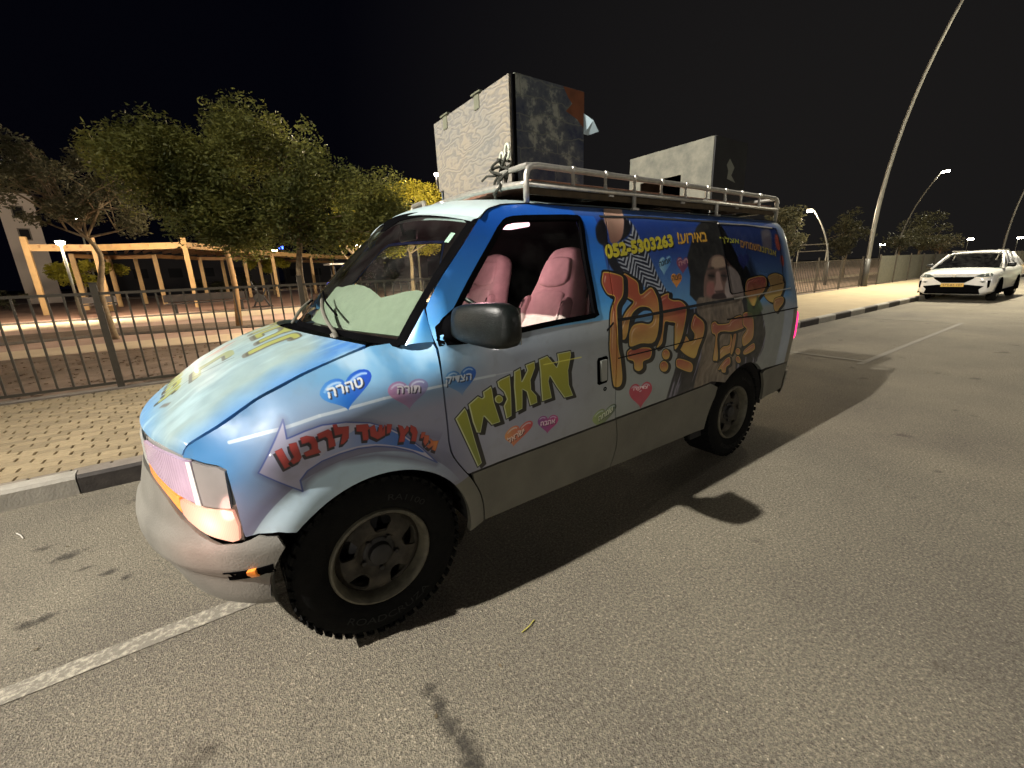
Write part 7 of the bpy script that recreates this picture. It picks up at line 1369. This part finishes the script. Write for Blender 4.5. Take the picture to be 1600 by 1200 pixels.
# ------------------------------------------------------------------ parked cars
M_cw = mat('white_car_paint', lin((214, 214, 210))[:3], 0.3, var=0.03, coat=0.6); M_cs = mat('silver_green_car_paint', lin((150, 158, 142))[:3], 0.3, var=0.04, coat=0.5)
M_cg = glassmat('car_window_glass', (0.20, 0.26, 0.24)); M_plate = mat('yellow_number_plate', lin((214, 176, 84))[:3], 0.5); M_hl = mat('car_headlamp_glass', (0.10, 0.12, 0.11), 0.15, coat=0.5); M_drl = mat('pale_lamp_strip', (0.8, 0.76, 0.6), 0.3); M_red = mat('car_tail_lamp', (0.25, 0.02, 0.015), 0.2, coat=0.5); M_txt = mat('plate_print', (0.02, 0.02, 0.02), 0.6)
def car(pos, rz, paint, label, name='parked_car', rear=False):
    """x forward, nose at x=+2.15"""
    t = thing(name, (*pos, 0), label, 'car', 'cars parked along the road', rz)
    # lower body: stations of (x, half width, bottom, shoulder z, top z)
    st = [(2.20, .66, .34, .66, .78), (2.185, .76, .27, .74, .86), (2.12, .84, .23, .80, .92), (1.95, .895, .22, .84, .97), (1.6, .915, .21, .88, 1.00), (1.0, .925, .21, .92, 1.05), (.75, .93, .21, .94, 1.07), (0, .93, .21, .95, 1.08), (-1.0, .93, .22, .97, 1.10), (-1.6, .92, .24, 1.0, 1.11), (-1.95, .90, .28, 1.0, 1.10), (-2.12, .84, .34, .96, 1.05), (-2.18, .74, .42, .85, .95)]
    g = G(); rings = []
    for (x, w, b, s_, tp) in st:
        half = [(w*0.0, b), (w*0.80, b), (w*0.97, b+0.10), (w, (b+s_)/2), (w*0.985, s_-0.02), (w*0.90, s_+(tp-s_)*0.60), (w*0.5, tp-0.008), (0, tp)]
        rings.append([(x, y, z) for y, z in half] + [(x, -y, z) for y, z in half[-2:0:-1]])
    g.loft(rings, True, True); bd_ = g.obj('body', paint, t, True, 45)
    from mathutils.bvhtree import BVHTree
    bvh = BVHTree.FromPolygons([v.co.copy() for v in bd_.data.vertices], [tuple(q.vertices) for q in bd_.data.polygons])
    # greenhouse
    gs = [(0.98, .74, .80, 1.04), (0.55, .69, .78, 1.28), (0.12, .62, .76, 1.50), (-0.15, .60, .75, 1.55), (-0.9, .59, .75, 1.57), (-1.5, .58, .75, 1.51), (-1.75, .57, .76, 1.40), (-2.02, .60, .78, 1.08)]
    g = G(); rings = []
    for (x, wt, wb, z) in gs: rings.append([(x, wb+0.06, 1.02), (x, wt+0.03, max(1.03, z-0.03)), (x, wt*0.6, z+0.005), (x, 0, z+0.02), (x, -wt*0.6, z+0.005), (x, -wt-0.03, max(1.03, z-0.03)), (x, -wb-0.06, 1.02)])
    g.loft(rings, False, False); g.obj('cabin_glass', M_cg, t, True, 40)
    g = G(); rings = []
    for (x, wt, wb, z) in gs[2:7]: rings.append([(x, wt+0.045, z-0.045), (x, wt+0.02, z-0.008), (x, wt*0.6, z+0.022), (x, 0, z+0.036), (x, -wt*0.6, z+0.022), (x, -wt-0.02, z-0.008), (x, -wt-0.045, z-0.045)])
    g.loft(rings, False, False); g.obj('roof', paint, t, True, 40)
    for s_ in (-1, 1):
        g = G(); g.tube([(0.98, s_*.86, 1.03), (0.55, s_*.755, 1.265), (0.12, s_*.665, 1.475)], 0.035, 6); g.obj('front_pillar', paint, t, True)
        g = G(); g.tube([(-0.45, s_*.845, 1.06), (-0.52, s_*.64, 1.52)], 0.03, 6); g.tube([(-1.3, s_*.845, 1.08), (-1.42, s_*.63, 1.50)], 0.05, 6); g.tube([(-2.02, s_*.84, 1.08), (-1.72, s_*.62, 1.42)], 0.06, 6); g.obj('rear_pillar', paint, t, True)
        g = G(); g.box((0.70, s_*0.98, 1.12), (0.12, 0.20, 0.14), bev=0.04); g.obj('door_mirror', M_gloss, t, True)
        for wx in (1.32, -1.36):
            w = bpy.data.objects.new('wheel', None); link(w, t); w.location = (wx, s_*0.80, 0.34)
            g = G(); g.lathe([(0.20, -.10), (.31, -.10), (.34, -.07), (.34, .07), (.31, .11), (.22, .12), (.20, .10)], n=28); g.obj('tyre', M_rubber, w, True, 50)
            g = G(); g.lathe([(0.0, s_*.09), (.06, s_*.10), (.12, s_*.07), (.20, s_*.10), (.22, s_*.11)], n=10); g.obj('rim', M_alu, w, False)
            g = G(); g.add(*[[(wx+0.41*cos(a), s_*0.934, 0.34+0.41*sin(a)) for a in [radians(-14+208*i/16) for i in range(17)]], [tuple(range(17))]]) ; g.obj('wheel_arch', M_black, t)
        g = G(); g.tube([(0.3, s_*0.55, 1.60), (-1.3, s_*0.54, 1.60)], 0.018, 6); g.obj('roof_rail', M_alu, t)
        g = G(); g.tube([(0.85, s_*0.94, 0.30), (-0.95, s_*0.94, 0.31)], 0.05, 6); g.obj('side_sill', M_black, t)
    # front details sit on the nose
    def nose(y, z):  # depth of the nose at that height
        h = bvh.ray_cast(Vector((4, y, z)), Vector((-1, 0, 0))); return float(h[0].x) if h[0] is not None else 2.0
    def face(name, pts, m, off=0.012, par=t, sym=False):
        for s_ in ((1, -1) if sym else (1,)):
            P = resample([(y*s_, z) for y, z in pts], 0.08); O = panel(name, [(a, b) for a, b in (P if s_ > 0 else P[::-1])], lambda u, v: np.stack([np.array([nose(a, b) for a, b in zip(np.ravel(u), np.ravel(v))])+off, np.ravel(u), np.ravel(v)], -1), m, None, h=0.06, depth=0.0, rim=False); O.parent = par
    face('grille', [(-0.50, 0.79), (0.50, 0.79), (0.44, 0.72), (0.27, 0.60), (-0.27, 0.60), (-0.44, 0.72)], M_black)
    face('headlamp', [(0.47, 0.80), (0.60, 0.875), (0.83, 0.905), (0.83, 0.80), (0.62, 0.775)], M_hl, 0.016, sym=True)
    face('lamp_strip', [(0.46, 0.775), (0.62, 0.765), (0.81, 0.785), (0.81, 0.765), (0.62, 0.742), (0.48, 0.755)], M_drl, 0.018, sym=True)
    face('fog_lamp', [(0.60, 0.64), (0.68, 0.66), (0.74, 0.635), (0.67, 0.605)], M_hl, 0.016, sym=True)
    face('side_intake', [(0.765, 0.68), (0.83, 0.67), (0.83, 0.47), (0.79, 0.44)], M_black, 0.016, sym=True)
    face('lower_intake', [(-0.72, 0.50), (-0.35, 0.545), (0.35, 0.545), (0.72, 0.50), (0.62, 0.40), (0.66, 0.25), (-0.66, 0.25), (-0.62, 0.40)], M_black, 0.014)
    face('plate', [(-0.27, 0.59), (0.27, 0.59), (0.27, 0.48), (-0.27, 0.48)], M_plate, 0.03)
    g = G()
    tr = textmesh('573-82-101')
    for q in tr: g.add([(nose(0, .53)+0.036, -0.22+0.44*p[0], 0.50+0.07*p[1]) for p in q], [(0, 1, 2)])
    if not rear: g.obj('plate_number', M_txt, t)
    g = G(); g.lathe([(0.0, 0.03), (0.045, 0.03), (0.05, 0.02), (0.05, 0.0)], c=(nose(0, .83)+0.0, 0, 0.83), axis='X', n=16); g.obj('bonnet_badge', M_alu, t)
    # rear lamps, window, bumper
    for s_ in (-1, 1): g = G(); g.box((-2.12, s_*0.66, 0.92), (0.10, 0.34, 0.13), bev=0.03); g.obj('tail_lamp', M_red, t, True)
    g = G(); g.box((-2.17, 0, 0.46), (0.10, 1.5, 0.22), bev=0.04); g.obj('rear_bumper', M_black, t, True)
    g = G(); g.box((-2.235, 0, 0.48), (0.012, 0.5, 0.11)); g.obj('rear_plate', M_plate, t)
    g = G(); 
    for sy in (-0.36, 0.36): g.box((-0.15, sy, 1.12), (0.14, 0.46, 0.42), bev=0.05)
    g.tube([(0.35, 0.36+0.17*cos(a), 1.08+0.17*sin(a)) for a in [2*pi*i/16 for i in range(17)]], 0.015, 6); g.box((0.0, 0, 0.98), (1.6, 1.5, 0.04)); g.obj('cabin_interior', M_dark, t)
    return t
car((-21.75, -0.62), -0.035, M_cw, 'white crossover car with yellow plate parked facing the camera by the kerb')
car((-27.6, 1.55), 0.10+pi, M_cs, 'pale silver green car standing behind the white one at the right edge', rear=True)

# ------------------------------------------------------------------ small things on the road
o = G(); o.tube([(0, 0, 0.006), (0.06, 0.012, 0.008), (0.12, 0.016, 0.006)], 0.003, 5); s_ = o.obj('straw', mat('white_straw', (0.6, 0.58, 0.52), 0.6)); s_.location = (1.67, -1.28, 0.0); s_.rotation_euler = (0, 0, 1.9); tag(s_, 'small white straw lying on the road near the kerb at left', 'litter')
o = G(); o.tube([(0, 0, 0.006), (0.04, 0.008, 0.008), (0.085, 0.004, 0.006)], 0.0028, 5); s_ = o.obj('dry_stalk', mat('yellow_stalk', (0.5, 0.45, 0.10), 0.7)); s_.location = (-0.52, 1.285, 0.0); s_.rotation_euler = (0, 0, 0.2); tag(s_, 'short yellow dry stalk on the asphalt beside the van shadow', 'litter')
lf = random.Random(21); g = G()
for k in range(60):
    a, b = lf.uniform(-8, 4), lf.uniform(-1.6, 1.9); c = lf.uniform(0.006, 0.016); an = lf.uniform(0, 6); g.add([(a+c*cos(an), b+c*sin(an), 0.005), (a+c*0.5*cos(an+2), b+c*0.5*sin(an+2), 0.007), (a-c*cos(an), b-c*sin(an), 0.006), (a+c*0.5*cos(an-2), b+c*0.5*sin(an-2), 0.005)], [(0, 1, 2, 3)])
for k in range(170):
    a, b = lf.uniform(-3, 4.5), lf.uniform(-5.2, -4.95); b += SL*a; c = lf.uniform(0.01, 0.03); an = lf.uniform(0, 6); g.add([(a+c*cos(an), b+c*sin(an), PV+0.005), (a+c*0.5*cos(an+2), b+c*0.5*sin(an+2), PV+0.01), (a-c*cos(an), b-c*sin(an), PV+0.006), (a+c*0.5*cos(an-2), b+c*0.5*sin(an-2), PV+0.005)], [(0, 1, 2, 3)])
o = g.obj('dead_leaves', mat('dead_leaf_brown', (0.12, 0.09, 0.05), 0.9, var=0.4)); tag(o, 'scattered dead leaf bits on the road and along the fence foot', 'leaves', None, 'stuff')
print('objects', len(bpy.data.objects), 'meshes', len(bpy.data.meshes))
